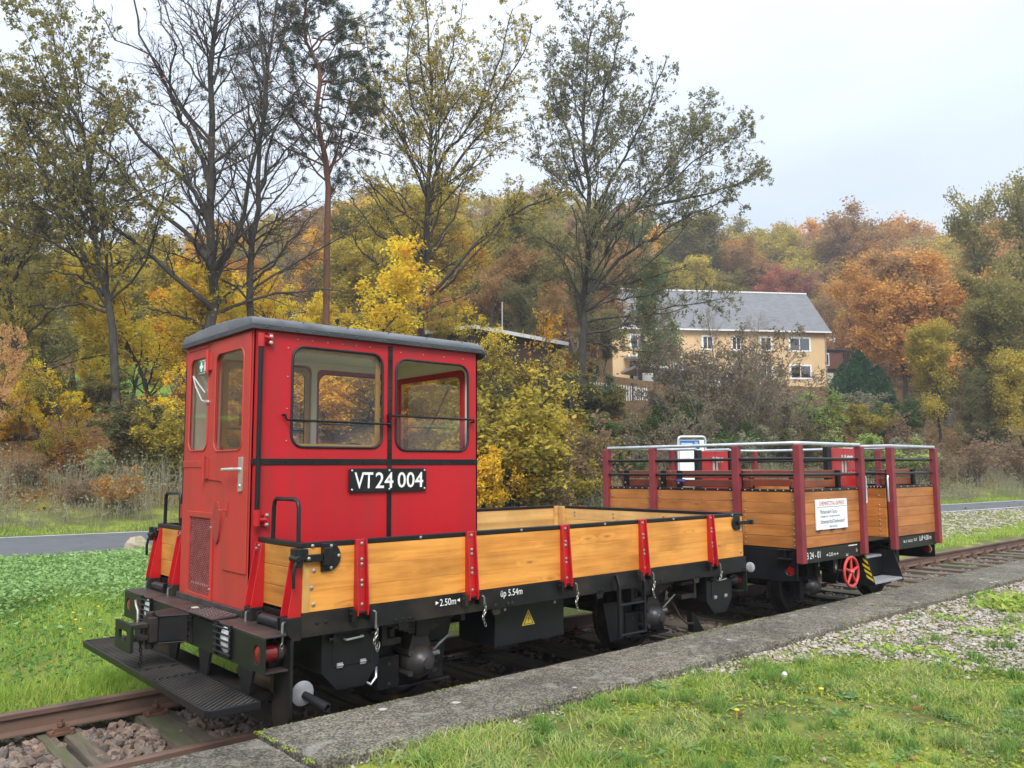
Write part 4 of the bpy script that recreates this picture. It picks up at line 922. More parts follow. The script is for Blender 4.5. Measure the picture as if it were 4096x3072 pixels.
# writing on the sole bar
TYY = -TY+.0095
text('VB 24 - 01', M['white'], trl, (5.668, 6.004, .672, .742), 'y', TYY)
text('2,0 m', M['white'], trl, (6.19, 6.335, .668, .712), 'y', TYY)
for x, d in ((6.15, 1), (6.38, -1)):
    a = MB(); a.box(min(x-d*.018, x+d*.012), max(x-d*.018, x+d*.012), TYY-.0005, TYY+.001, .687, .692); a.prism([(x+d*.012, .702), (x+d*.020, .6895), (x+d*.012, .677), (x+d*.004, .677), (x+d*.013, .6895), (x+d*.004, .702)], 'y', TYY-.0006, TYY+.0009); a.build('arrow_mark', M['white'], trl)
text('Auf', M['white'], trl, (6.565, 6.615, .645, .678), 'y', TYY); text('Zu', M['white'], trl, (6.80, 6.835, .683, .715), 'y', TYY)
text('– ––– –––––– – –––', M['white'], trl, (6.63, 6.83, .752, .764), 'y', TYY)
text('Br.3  18.5.21', M['white'], trl, (8.035, 8.285, .700, .732), 'y', TYY); text('SLE', M['white'], trl, (8.325, 8.41, .708, .738), 'y', TYY); text('LüP 4.30 m', M['white'], trl, (8.49, 8.845, .700, .758), 'y', TYY)
bx = MB(); bx.prism([(7.80, .775), (7.895, .775), (7.895, .640), (7.80, .640)], 'y', TYY-.0006, TYY+.0008, [[(7.804, .770), (7.843, .770), (7.843, .711), (7.804, .711)], [(7.847, .770), (7.890, .770), (7.890, .711), (7.847, .711)], [(7.804, .706), (7.890, .706), (7.890, .645), (7.804, .645)]]); bx.build('load_box_mark', M['white'], trl)
text('1', M['white'], trl, (7.815, 7.830, .722, .760), 'y', TYY); text('61', M['white'], trl, (7.852, 7.886, .722, .760), 'y', TYY); text('18 Pl', M['white'], trl, (7.810, 7.884, .655, .695), 'y', TYY)
# destination board hung on the planks
sg = thing('destination_board', 'white destination board headed CHEMNITZTAL-EXPRESS in red, hung on the trailer planks', 'sign', (6.24, -TY-.012, .965))
SYF = -TY-.0205
bd = MB().box(5.902, 6.580, -TY-.020, -TY-.004, .965, 1.286).build('board', M['signwhite'], sg, bevel=.002, seg=1)
text('CHEMNITZTAL-EXPRESS', M['redink'], sg, (5.965, 6.515, 1.222, 1.266), 'y', SYF-.001)
MB().box(5.915, 6.565, SYF-.001, SYF-.0002, 1.204, 1.208).build('rule_line', M['ink'], sg)
text('Markersdorf-Taura –', M['ink'], sg, (5.985, 6.375, 1.135, 1.178), 'y', SYF-.001)
text('Amselgrund – Neuschweizerthal -', M['ink'], sg, (5.985, 6.43, 1.090, 1.118), 'y', SYF-.001)
text('Schweizerthal-Diethensdorf', M['ink'], sg, (5.985, 6.51, 1.030, 1.072), 'y', SYF-.001)
text('und zurück', M['ink'], sg, (6.17, 6.345, .984, 1.012), 'y', SYF-.001)
cl = MB()
for x in (5.97, 6.24, 6.51): cl.box(x-.04, x+.04, -TY-.026, -TY-.003, .957, .968)
cl.build('clip', M['black'], sg)
# ================================================================== terrain
def norm(a): return a/np.maximum(np.linalg.norm(a, axis=-1, keepdims=True), 1e-9)
_nr = np.random.default_rng(5)
_NK = [(_nr.normal(0, 1, 2)*f, _nr.uniform(0, 6.28)) for f in (1, 1, 1.7, 1.7, 2.9, 2.9, 4.6, 4.6) for _ in (0, 1)]
def snoise(x, y, f=1.0):
    s = 0
    for (k, p) in _NK: s = s+np.sin((x*k[0]+y*k[1])*f+p)
    return s/math.sqrt(len(_NK)/2)            # about -2..2
NEAR_X = np.array([-60, -20, -3, .3, 3.6, 10, 17, 24.4, 30.1, 45, 70, 120, 300]); NEAR_Y = np.array([9.0, 9.0, 9.1, 9.65, 9.9, 9.1, 6.9, 4.77, 4.13, 2.6, -1.0, -10, -45])
FAR_X = np.array([-60, -20, -3, 1.6, 4.6, 12, 20, 30.1, 37, 45, 70, 120, 300]); FAR_Y = np.array([15.5, 15.6, 15.4, 15.1, 14.7, 11.9, 9.0, 7.05, 6.3, 5.3, 1.8, -7, -42])
def road_near(x): return np.interp(x, NEAR_X, NEAR_Y)
def road_far(x): return np.interp(x, FAR_X, FAR_Y)
PS = np.array([-1, 0, 1.5, 3.5, 6, 10, 17, 24, 32, 40, 60, 90, 130, 180, 260, 400]); PZ = np.array([0, 0, .08, .5, 1.25, 2.4, 4.2, 6.1, 9.0, 10.6, 15.5, 24.5, 35.5, 44, 52, 58])
LS = np.array([-1, 0, 6, 13, 24, 45, 70, 110, 400]); LF = np.array([1, 1, 1, 1, .62, .43, .62, 1, 1])
# the house stands on a levelled terrace: its front line, in plan
_hl = at(2452, 1540, 84.0); _hr = at(3312, 1540, 87.5); HE1 = (_hr[:2]-_hl[:2]); HLEN = float(np.hypot(*HE1)); HE1 = HE1/HLEN; HE2 = np.array([-HE1[1], HE1[0]])
if HE2@(CAM[:2]-_hl[:2]) > 0: HE2 = -HE2
def terrain(x, y):
    x = np.asarray(x, float); y = np.asarray(y, float)
    z = np.full(np.broadcast(x, y).shape, .16)
    z = np.where(y > -2.08, -.215, z); z = np.where(y > 1.02, -.215+.13*np.clip((y-1.02)/.35, 0, 1), z)
    rn = road_near(x); t = np.clip((y-1.4)/np.maximum(rn-.1-1.4, .5), 0, 1)
    zl = -.085+.27*t**1.2; zr = -.10+.29*np.clip((y-2.3)/np.maximum(rn-.3-2.3, .3), 0, 1)
    wr = np.clip((x-9)/8, 0, 1)
    z = np.where(y > 1.37, zl*(1-wr)+zr*wr, z)
    s = y-road_far(x); ax = np.clip((x-6)/24, 0, 1); ax = ax+(1-ax)*np.interp(s, LS, LF)
    zb = .185+np.interp(s, PS, PZ)*ax
    zb = zb+np.clip((s-3)/10, 0, 1)*(.14*snoise(x, y, .35)+.05*snoise(x, y, 1.1))
    pa = (x-_hl[0])*HE1[0]+(y-_hl[1])*HE1[1]; pb = (x-_hl[0])*HE2[0]+(y-_hl[1])*HE2[1]
    inside = np.clip((pa+9)/6, 0, 1)*np.clip((HLEN+14-pa)/6, 0, 1)*np.clip((pb+20)/4, 0, 1)*np.clip((16-pb)/5, 0, 1)
    pad = 7.3+2.75*np.clip((pb+10)/8.5, 0, 1); zb = zb+(np.minimum(zb, pad)-zb)*inside
    z = np.where(s > 0, zb, np.where(y > rn, .185, z))
    return z
def grid_axis(stops):
    out = []
    for a, b, st in stops: out += list(np.arange(a, b, st))
    return np.array(out+[stops[-1][1]])
def sheet(name, X, Y, zf, mat, dz=0.0, mask=None):
    XX, YY = np.meshgrid(X, Y, indexing='ij'); Z = zf(XX, YY)+dz
    V = np.stack([XX, YY, Z], -1).reshape(-1, 3); n, m = XX.shape
    I = np.arange(n*m).reshape(n, m); F = np.stack([I[:-1, :-1], I[1:, :-1], I[1:, 1:], I[:-1, 1:]], -1).reshape(-1, 4)
    if mask is not None:
        c = V[F].mean(1); F = F[mask(c[:, 0], c[:, 1])]
    me = fastmesh(name, V, F, None, [mat], smooth=True); o = bpy.data.objects.new(name, me); link(o); return o
# ground materials
def groundmat():
    m, t, out = newmat('ground_soil'); b = N(t, 'ShaderNodeBsdfPrincipled', Roughness=0.95); b.inputs['Specular IOR Level'].default_value = .15
    g = N(t, 'ShaderNodeNewGeometry'); n1 = N(t, 'ShaderNodeTexNoise', Scale=1.6, Detail=9); n2 = N(t, 'ShaderNodeTexNoise', Scale=18, Detail=8); n3 = N(t, 'ShaderNodeTexNoise', Scale=.35, Detail=6)
    for n in (n1, n2, n3): t.links.new(g.outputs['Position'], n.inputs['Vector'])
    ra = ramp(t, [(.3, (.10, .085, .045)), (.5, (.15, .17, .04)), (.64, (.32, .35, .05))]); t.links.new(n1.outputs['Fac'], ra.inputs[0])
    rb = ramp(t, [(.3, (.10, .075, .045)), (.55, (.07, .09, .025)), (.75, (.18, .2, .05))]); t.links.new(n2.outputs['Fac'], rb.inputs[0])
    m1 = N(t, 'ShaderNodeMixRGB'); m1.inputs[0].default_value = .5; t.links.new(ra.outputs[0], m1.inputs[1]); t.links.new(rb.outputs[0], m1.inputs[2])
    # leaf litter on the wooded bank (beyond the road)
    rl_ = ramp(t, [(.3, (.060, .036, .016)), (.55, (.13, .07, .025)), (.72, (.09, .085, .025))]); t.links.new(n2.outputs['Fac'], rl_.inputs[0])
    sx = N(t, 'ShaderNodeSeparateXYZ'); t.links.new(g.outputs['Position'], sx.inputs[0])
    mr = N(t, 'ShaderNodeMapRange'); mr.inputs[1].default_value = .5; mr.inputs[2].default_value = 1.0; t.links.new(sx.outputs['Z'], mr.inputs[0])
    m2 = N(t, 'ShaderNodeMixRGB'); t.links.new(mr.outputs[0], m2.inputs[0]); t.links.new(m1.outputs[0], m2.inputs[1]); t.links.new(rl_.outputs[0], m2.inputs[2])
    lt = N(t, 'ShaderNodeMath', operation='LESS_THAN'); lt.inputs[1].default_value = -.13; t.links.new(sx.outputs['Z'], lt.inputs[0])
    rbl = ramp(t, [(.3, (.028, .022, .018)), (.7, (.07, .052, .042))]); t.links.new(n2.outputs['Fac'], rbl.inputs[0])
    m4 = N(t, 'ShaderNodeMixRGB'); t.links.new(lt.outputs[0], m4.inputs[0]); t.links.new(m2.outputs[0], m4.inputs[1]); t.links.new(rbl.outputs[0], m4.inputs[2]); m2 = m4
    t.links.new(m2.outputs[0], b.inputs['Base Color']); bp = N(t, 'ShaderNodeBump', Strength=.6, Distance=.03); t.links.new(n2.outputs['Fac'], bp.inputs['Height']); t.links.new(bp.outputs[0], b.inputs['Normal'])
    t.links.new(b.outputs[0], out.inputs['Surface']); return m
M['ground'] = groundmat()
XA = grid_axis([(-70, -12, 4), (-12, 40, .8), (40, 110, 3), (110, 320, 10)])
YA = np.unique(np.concatenate([grid_axis([(-50, -6, 4), (-6, -2.6, .4)]), [-2.3, -2.12, -2.09, -2.075, -2.0, -1, 0, 1.0, 1.03, 1.2, 1.38, 1.6, 2, 2.4, 2.8, 3.2, 3.6], grid_axis([(4, 40, .5), (40, 110, 2.5), (110, 390, 10)])]))
g = sheet('ground', XA, YA, terrain, M['ground']); tag(g, kind='structure')
# meadow glimpsed behind the trees
M['meadow'] = pm('meadow_green', (.11, .21, .035), (.16, .26, .05), scale=.6, rough=.95, bump=.4, bscale=12, spec=.1)
mw = sheet('meadow', grid_axis([(-25, 22, 1.5)]), grid_axis([(34, 64, 1.5)]), terrain, M['meadow'], .06); tag(mw, kind='structure')
# road
def strip(name, xs, ya, yb, dz, mat, ny=6):
    V = []; F = []
    for i, x in enumerate(xs):
        for j in range(ny+1):
            y = ya(x)+(yb(x)-ya(x))*j/ny; V.append((x, y, .185+dz))
    for i in range(len(xs)-1):
        for j in range(ny): a = i*(ny+1)+j; F.append((a, a+ny+1, a+ny+2, a+1))
    me = fastmesh(name, V, F, None, [mat], smooth=True); o = bpy.data.objects.new(name, me); return link(o)
RXS = grid_axis([(-60, -6, 3), (-6, 45, .75), (45, 200, 8)])
M['asphalt'] = pm('asphalt', (.085, .088, .094), (.105, .108, .115), scale=3, rough=.85, bump=.25, bscale=160, c3=(.065, .066, .07), s3=.8, bdist=.004)
rd = strip('road', RXS, road_near, road_far, .014, M['asphalt']); tag(rd, kind='structure')
M['roadwhite'] = pm('road_marking_white', (.62, .62, .60), (.5, .5, .48), scale=9, rough=.8, c3=(.25, .25, .25), s3=5, lo3=.6, hi3=.75)
for nm, f0, f1, xs in (('road_marking', lambda x: road_far(x)-.22, lambda x: road_far(x)-.10, RXS), ('road_marking', lambda x: road_near(x)+.10, lambda x: road_near(x)+.24, RXS)):
    tag(strip(nm, xs, f0, f1, .018, M['roadwhite'], 1), kind='structure')

# ================================================================== track
M['sleeper'] = woodmat('old_sleeper_wood', 'y', ((.070, .050, .036), (.12, .092, .066), (.17, .14, .10)), (.03, .022, .018), rough=.9, coat=0, knots=.5)
M['sleepermoss'] = pm('mossy_sleeper_wood', (.085, .070, .048), (.16, .125, .092), scale=5, rough=.95, bump=.7, bscale=60, stretch=(6, .6, 6), c3=(.085, .10, .035), s3=1.6, lo3=.46, hi3=.66)
trk = thing('railway_track', 'rusty railway track on old wooden sleepers beside the concrete platform edge', 'railway track', (6, 0, -.15))
prof = [(-.0625, -.15), (.0625, -.15), (.0625, -.139), (.012, -.122), (.009, -.045), (.034, -.036), (.0345, -.006), (.026, 0), (-.026, 0), (-.0345, -.006), (-.034, -.036), (-.009, -.045), (-.012, -.122), (-.0625, -.139)]
for yc in (-.7525, .7525):
    b = MB(); xs = list(np.arange(-6, 60, 3.0)); k = len(prof)
    for x in xs: b.v += [(x, yc+p[0], p[1]) for p in prof]
    for i in range(len(xs)-1): b.f += [(i*k+j, i*k+(j+1) % k, (i+1)*k+(j+1) % k, (i+1)*k+j) for j in range(k)]
    b.build('rail', M['railtop'], trk, smooth=True)
slp = None; sx0 = -.815; base_s = None
def sleeper_mesh(seed):
    r = random.Random(seed); b = MB(); n = 7; w = .13
    for side in (0,):
        ys = [-1.28+2.56*i/n for i in range(n+1)]
        gap = .018 if seed % 2 else .008
        for (xa, xb) in ((-w, -gap+r.uniform(-.03, .03)), (gap*.6, w)):
            V = []
            for y in ys:
                j = r.uniform(-.006, .006); V += [(xa+j, y, -.32), (xb+j, y, -.32), (xb+j, y, -.170+r.uniform(-.004, .003)), (xa+j, y, -.170+r.uniform(-.004, .003))]
            F = [(0, 1, 2, 3), (n*4+3, n*4+2, n*4+1, n*4)]
            for i in range(n):
                for q in range(4): F.append((i*4+q, (i+1)*4+q, (i+1)*4+(q+1) % 4, i*4+(q+1) % 4))
            b.add(V, F)
    return b
protos = []
for k in range(4):
    o = sleeper_mesh(k).build('sleeper', M['sleepermoss'] if k < 2 else M['sleeper'], trk, loc=(sx0, 0, 0)); 
    # verts were built round x = 0
    me = o.data; co = np.zeros(len(me.vertices)*3, dtype=np.float32); me.vertices.foreach_get('co', co); co = co.reshape(-1, 3); co[:, 0] += sx0; me.vertices.foreach_set('co', co.ravel())
    protos.append(o)
bpm = MB(); yc = 0.0
bpm.box(-.08, .08, yc-.16, yc+.16, -.169, -.1505)
for q in (-1, 1):
    bpm.box(-.055, .055, yc+q*.068, yc+q*.125, -.150, -.125); bpm.cyl((0, yc+q*.098, -.125), (0, yc+q*.098, -.068), .012, 8); bpm.lathe((0, yc+q*.098, -.118), (0, 0, 1), [(0, .026), (.022, .026), (.024, .02)], 6)
    for xx in (-.065, .065): bpm.lathe((xx, yc+q*.14, -.150), (0, 0, 1), [(0, .02), (.014, .018), (.02, .008)], 6)
bp0 = None
for i in range(-3, 62):
    x = sx0+.635*i
    pr = protos[0] if i == 1 else (protos[1] if i == 0 else protos[(i*7) % 4])
    if i in (-3, -2, -1, 0) and i+3 < 4 and False: pass
    o = pr.copy(); link(o, trk); o.location = (x-6, .0+random.uniform(-.02, .02), .15+random.uniform(-.004, .004)); o.name = 'sleeper'; o.rotation_euler = (0, 0, random.uniform(-.012, .012))
    for yc in (-.7525, .7525):
        if bp0 is None:
            bp0 = bpm.build('baseplate', M['rust'], o, loc=(0, 0, 0)); me = bp0.data; co = np.zeros(len(me.vertices)*3, dtype=np.float32); me.vertices.foreach_get('co', co); c = bp0
        else: c = bp0.copy(); link(c, o)
        c.location = (0, yc, 0)
for p in protos: bpy.data.objects.remove(p)

# ballast: angular stones; the biggest in view are single stones, the rest one mass
def stone_verts(r):
    t = (1+5**.5)/2
    V = np.array([(-1, t, 0), (1, t, 0), (-1, -t, 0), (1, -t, 0), (0, -1, t), (0, 1, t), (0, -1, -t), (0, 1, -t), (t, 0, -1), (t, 0, 1), (-t, 0, -1), (-t, 0, 1)])/1.9
    V = V*r.uniform(.50, 1.35, (12, 1))*np.array([1.0, r.uniform(.55, .95), r.uniform(.5, .85)])
    return V
ICO = np.array([(0, 11, 5), (0, 5, 1), (0, 1, 7), (0, 7, 10), (0, 10, 11), (1, 5, 9), (5, 11, 4), (11, 10, 2), (10, 7, 6), (7, 1, 8), (3, 9, 4), (3, 4, 2), (3, 2, 6), (3, 6, 8), (3, 8, 9), (4, 9, 5), (2, 4, 11), (6, 2, 10), (8, 6, 7), (9, 8, 1)])
def randrot(n, r, tilt=math.pi):
    q = norm(r.normal(size=(n, 4))); w, x, y, z = q.T
    return np.stack([np.stack([1-2*(y*y+z*z), 2*(x*y-z*w), 2*(x*z+y*w)], -1), np.stack([2*(x*y+z*w), 1-2*(x*x+z*z), 2*(y*z-x*w)], -1), np.stack([2*(x*z-y*w), 2*(y*z+x*w), 1-2*(x*x+y*y)], -1)], -2)
def yawrot(n, r, tilt=.35):
    a = r.uniform(0, 2*math.pi, n); c, s = np.cos(a), np.sin(a); z = np.zeros(n); o = np.ones(n)
    Rz = np.stack([np.stack([c, -s, z], -1), np.stack([s, c, z], -1), np.stack([z, z, o], -1)], -2)
    b = r.normal(0, tilt, n); c, s = np.cos(b), np.sin(b)
    Rx = np.stack([np.stack([o, z, z], -1), np.stack([z, c, -s], -1), np.stack([z, s, c], -1)], -2)
    return Rz@Rx
def scatter_stones(name, P, S, mats, r, flat=True, zs=1.0):
    sv = np.stack([stone_verts(r) for _ in range(24)]); n = len(P)
    R = randrot(n, r) if not flat else yawrot(n, r)
    V = np.einsum('nij,nkj->nki', R, sv[r.integers(0, 24, n)]*np.array([1, 1, zs]))*S[:, None, None]+P[:, None, :]
    F = (np.arange(n)[:, None, None]*12+ICO[None]).reshape(-1, 3)
    me = fastmesh(name, V.reshape(-1, 3), None, F, mats); o = bpy.data.objects.new(name, me); link(o); return o
def stonemat(name, cols, rough=.85, dark=0.0):
    m, t, out = newmat(name); b = N(t, 'ShaderNodeBsdfPrincipled', Roughness=rough); b.inputs['Specular IOR Level'].default_value = .25
    g = N(t, 'ShaderNodeNewGeometry'); oi = N(t, 'ShaderNodeObjectInfo'); k = len(cols); ad = N(t, 'ShaderNodeMath', operation='ADD'); fr_ = N(t, 'ShaderNodeMath', operation='FRACT')
    t.links.new(g.outputs['Random Per Island'], ad.inputs[0]); t.links.new(oi.outputs['Random'], ad.inputs[1]); t.links.new(ad.outputs[0], fr_.inputs[0])
    r = ramp(t, [(i/(k-1), c) for i, c in enumerate(cols)]); t.links.new(fr_.outputs[0], r.inputs[0])
    n = N(t, 'ShaderNodeTexNoise', Scale=60, Detail=6); t.links.new(g.outputs['Position'], n.inputs['Vector'])
    r2 = ramp(t, [(.3, (.72, .70, .68)), (.7, (1.1, 1.08, 1.05))]); t.links.new(n.outputs['Fac'], r2.inputs[0])
    mx_ = N(t, 'ShaderNodeMixRGB', blend_type='MULTIPLY'); mx_.inputs[0].default_value = 1; t.links.new(r.outputs[0], mx_.inputs[1]); t.links.new(r2.outputs[0], mx_.inputs[2])
    t.links.new(mx_.outputs[0], b.inputs['Base Color']); bp = N(t, 'ShaderNodeBump', Strength=.4, Distance=.004); t.links.new(n.outputs['Fac'], bp.inputs['Height']); t.links.new(bp.outputs[0], b.inputs['Normal'])
    t.links.new(b.outputs[0], out.inputs['Surface']); return m
M['ballast'] = stonemat('ballast_stone', [(.12, .085, .07), (.20, .145, .115), (.15, .13, .12), (.27, .19, .14), (.10, .085, .08), (.24, .20, .17), (.17, .11, .085)])
M['pebble'] = stonemat('pale_pebbles', [(.40, .365, .31), (.29, .27, .245), (.50, .46, .405), (.34, .29, .24), (.43, .40, .36), (.22, .205, .19), (.42, .33, .265)])
r = np.random.default_rng(21)
def on_sleeper(x, y):
    f = (x-sx0)/.635; return np.abs(f-np.round(f))*.635 < .135
def ballast_z(x, y): return -.205+.022*snoise(x, y, 1.3)*.5-.03*np.clip((np.abs(y)-1.0)/.4, 0, 1)
n = 8500; x = r.uniform(-2.6, 1.0, n); y = r.uniform(-1.42, 1.12, n); k = ~on_sleeper(x, y) | (r.random(n) < .05); k &= (np.abs(np.abs(y)-.7525) > .075) ; x, y = x[k], y[k]
lay = r.random(len(x)); z = ballast_z(x, y)-.035+.05*lay*(lay > .3)
S = r.uniform(.022, .050, len(x)); P1 = np.stack([x, y, z], 1)
# nearest visible stones -> individuals
dcam = np.linalg.norm(P1-CAM, axis=1); vis = (z > np.quantile(z, .45)) & (y > -.70) & (y < .72) & (x < .05) & (x > -1.45)
idx = np.where(vis)[0]; idx = idx[np.argsort(-S[idx]/dcam[idx])][:280]
rest = np.ones(len(x), bool); rest[idx] = False
bed = thing('ballast_bed', 'loose brown ballast stones between the front sleepers', 'ballast', (-.8, 0, -.2))
svm = []
for q in range(10):
    me = fastmesh('ballast_stone', stone_verts(r), None, ICO, [M['ballast']]); svm.append(me)
for i in idx:
    o = bpy.data.objects.new('stone', svm[i % 10]); link(o, bed); o.location = (x[i]+.8, y[i], z[i]+.2); o.scale = (S[i],)*3; o.rotation_euler = (r.normal(0, .35), r.normal(0, .35), r.uniform(0, 6.28))
n = 9500; x2 = r.uniform(1.0, 12, n); y2 = r.uniform(-1.42, 1.15, n); k = (~on_sleeper(x2, y2) | (r.random(n) < .06)) & (np.abs(np.abs(y2)-.7525) > .07); x2, y2 = x2[k], y2[k]
n = 5000; x3 = r.uniform(12, 34, n); y3 = r.uniform(-1.42, 1.5, n); k = (~on_sleeper(x3, y3) | (r.random(n) < .08)); x3, y3 = x3[k], y3[k]
PB = np.concatenate([P1[rest], np.stack([x2, y2, ballast_z(x2, y2)-.02+.02*r.random(len(x2))], 1), np.stack([x3, y3, ballast_z(x3, y3)-.015+.02*r.random(len(x3))], 1)])
SB = np.concatenate([S[rest], r.uniform(.022, .045, len(x2)), r.uniform(.03, .055, len(x3))])
tag(scatter_stones('ballast', PB, SB, [M['ballast']], r), 'brown ballast along the track', kind='stuff')

# ================================================================== platform slabs
def concmat():
    m, t, out = newmat('old_concrete'); b = N(t, 'ShaderNodeBsdfPrincipled', Roughness=.9); b.inputs['Specular IOR Level'].default_value = .2
    g = N(t, 'ShaderNodeNewGeometry')
    def nz(s, d=8):
        q = N(t, 'ShaderNodeTexNoise', Scale=s, Detail=d); t.links.new(g.outputs['Position'], q.inputs['Vector']); return q
    a, f, mid = nz(2.2), nz(75), nz(14)
    ra = ramp(t, [(.3, (.088, .083, .074)), (.7, (.15, .14, .12))]); t.links.new(a.outputs['Fac'], ra.inputs[0])
    rf = ramp(t, [(.36, (.45, .43, .41)), (.50, (1, 1, 1)), (.62, (1.9, 1.78, 1.55))]); t.links.new(f.outputs['Fac'], rf.inputs[0])
    m1 = N(t, 'ShaderNodeMixRGB', blend_type='MULTIPLY'); m1.inputs[0].default_value = 1; t.links.new(ra.outputs[0], m1.inputs[1]); t.links.new(rf.outputs[0], m1.inputs[2])
    rm = ramp(t, [(.35, (.75, .73, .70)), (.6, (1.1, 1.08, 1.04))]); t.links.new(mid.outputs['Fac'], rm.inputs[0])
    m2 = N(t, 'ShaderNodeMixRGB', blend_type='MULTIPLY'); m2.inputs[0].default_value = 1; t.links.new(m1.outputs[0], m2.inputs[1]); t.links.new(rm.outputs[0], m2.inputs[2])
    vo = N(t, 'ShaderNodeTexVoronoi', Scale=3.6); t.links.new(g.outputs['Position'], vo.inputs['Vector']); wn = N(t, 'ShaderNodeVectorMath', operation='SCALE'); wn.inputs['Scale'].default_value = .03
    lr = ramp(t, [(.075, (1, 1, 1)), (.11, (0, 0, 0))]); vd = N(t, 'ShaderNodeMath', operation='ADD'); sub = N(t, 'ShaderNodeMath', operation='MULTIPLY_ADD'); sub.inputs[1].default_value = .16; sub.inputs[2].default_value = -.08
    t.links.new(mid.outputs['Fac'], sub.inputs[0]); t.links.new(vo.outputs['Distance'], vd.inputs[0]); t.links.new(sub.outputs[0], vd.inputs[1]); t.links.new(vd.outputs[0], lr.inputs[0])
    gate = N(t, 'ShaderNodeMath', operation='GREATER_THAN'); gate.inputs[1].default_value = .40; t.links.new(vo.outputs['Color'], gate.inputs[0]); gm2 = N(t, 'ShaderNodeMath', operation='MULTIPLY'); t.links.new(gate.outputs[0], gm2.inputs[0]); t.links.new(lr.outputs[0], gm2.inputs[1])
    m3 = N(t, 'ShaderNodeMixRGB'); m3.inputs[2].default_value = (.42, .42, .37, 1); t.links.new(gm2.outputs[0], m3.inputs[0]); t.links.new(m2.outputs[0], m3.inputs[1])
    pn = nz(6.5, 10); pr = ramp(t, [(.60, (0, 0, 0)), (.67, (.35, .35, .35)), (.8, (.5, .5, .5))]); t.links.new(pn.outputs['Fac'], pr.inputs[0])
    m5 = N(t, 'ShaderNodeMixRGB'); m5.inputs[2].default_value = (.30, .29, .25, 1); t.links.new(pr.outputs[0], m5.inputs[0]); t.links.new(m3.outputs[0], m5.inputs[1])
    dn = nz(1.1, 9); dr = ramp(t, [(.34, (.78, .77, .75)), (.52, (1, 1, 1))]); t.links.new(dn.outputs['Fac'], dr.inputs[0])
    m3 = N(t, 'ShaderNodeMixRGB', blend_type='MULTIPLY'); m3.inputs[0].default_value = 1; t.links.new(m5.outputs[0], m3.inputs[1]); t.links.new(dr.outputs[0], m3.inputs[2])
    t.links.new(m3.outputs[0], b.inputs['Base Color']); bp = N(t, 'ShaderNodeBump', Strength=.5, Distance=.006); t.links.new(f.outputs['Fac'], bp.inputs['Height']); t.links.new(bp.outputs[0], b.inputs['Normal'])
    t.links.new(b.outputs[0], out.inputs['Surface']); return m
M['conc'] = concmat()
plat = thing('platform', 'low platform edge of weathered dark concrete slabs along the track', 'platform edge', (6, -1.78, 0)); plat['kind'] = 'structure'
rs = np.random.default_rng(4)
def slab(x0, x1, y0, y1, ztop, cut=0.0):
    # rough edged slab: outline with small chips, slightly rounded top
    def edge(ax, ay, bx, by, n, amp): return [(ax+(bx-ax)*i/n+rs.normal(0, amp), ay+(by-ay)*i/n+rs.normal(0, amp)) for i in range(n)]
    n = max(6, int((x1-x0)/.09)); pts = [(x0+cut, y0)]+edge(x0+cut, y0, x1, y0, n, .006)[1:]+[(x1, y0)]+edge(x1, y0, x1, y1, 8, .005)[1:]+[(x1-.01, y1)]+edge(x1, y1, x0, y1, n, .0035)[1:]+[(x0, y1-.01)]+edge(x0, y1, x0+cut, y0, 8, .005)[1:]
    k = len(pts); cx, cy = (x0+x1)/2, (y0+y1)/2
    def inset(p, d): return (p[0]+(d if p[0] < cx else -d)*(1 if min(abs(p[0]-x0), abs(p[0]-x1)) < .05+abs(cut) else 0), p[1]+(d if p[1] < cy else -d)*(1 if min(abs(p[1]-y0), abs(p[1]-y1)) < .03 else 0))
    b = MB(); V = [(p[0], p[1], -.25) for p in pts]+[(p[0], p[1], ztop-.018+rs.normal(0, .003)) for p in pts]+[(*inset(p, .012), ztop) for p in pts]
    F = [(i, (i+1) % k, k+(i+1) % k, k+i) for i in range(k)]+[(k+i, k+(i+1) % k, 2*k+(i+1) % k, 2*k+i) for i in range(k)]+[tuple(2*k+i for i in range(k))]
    return b.add(V, F).build('slab', M['conc'], plat)
slab(-3.6, -.345, -2.24, -1.50, .205, .02); slab(-.325, 2.872, -2.10, -1.43, .222, .03)
for i in range(10): slab(2.880+3.22*i, 2.880+3.22*i+3.206, -2.10-.0*i, -1.43, .220+.002*(i % 2))

# moss in the slab joints and along the track-side edge (added below once the leaf helpers exist)
# ================================================================== small ground cover near the camera
def blades(name, P, H, Wd, mat, r, lean=.45, parent=None):
    n = len(P); a = r.uniform(0, 2*math.pi, n); side = np.stack([np.cos(a), np.sin(a), np.zeros(n)], 1); ld = r.uniform(0, 2*math.pi, n); L = np.stack([np.cos(ld), np.sin(ld), np.zeros(n)], 1)*(np.abs(r.normal(0, lean, n))*H)[:, None]
    up = np.zeros((n, 3)); up[:, 2] = H; w = side*Wd[:, None]*.5
    V = np.stack([P-w, P+w, P+up*.55+L*.35+w*.8, P+up*.55+L*.35-w*.8, P+up*.92+L], 1)
    i = np.arange(n)[:, None]*5; F4 = i+np.array([[0, 1, 2, 3]]); F3 = i+np.array([[3, 2, 4]])
    me = fastmesh(name, V.reshape(-1, 3), F4, F3, [mat]); o = bpy.data.objects.new(name, me); link(o, parent); return o
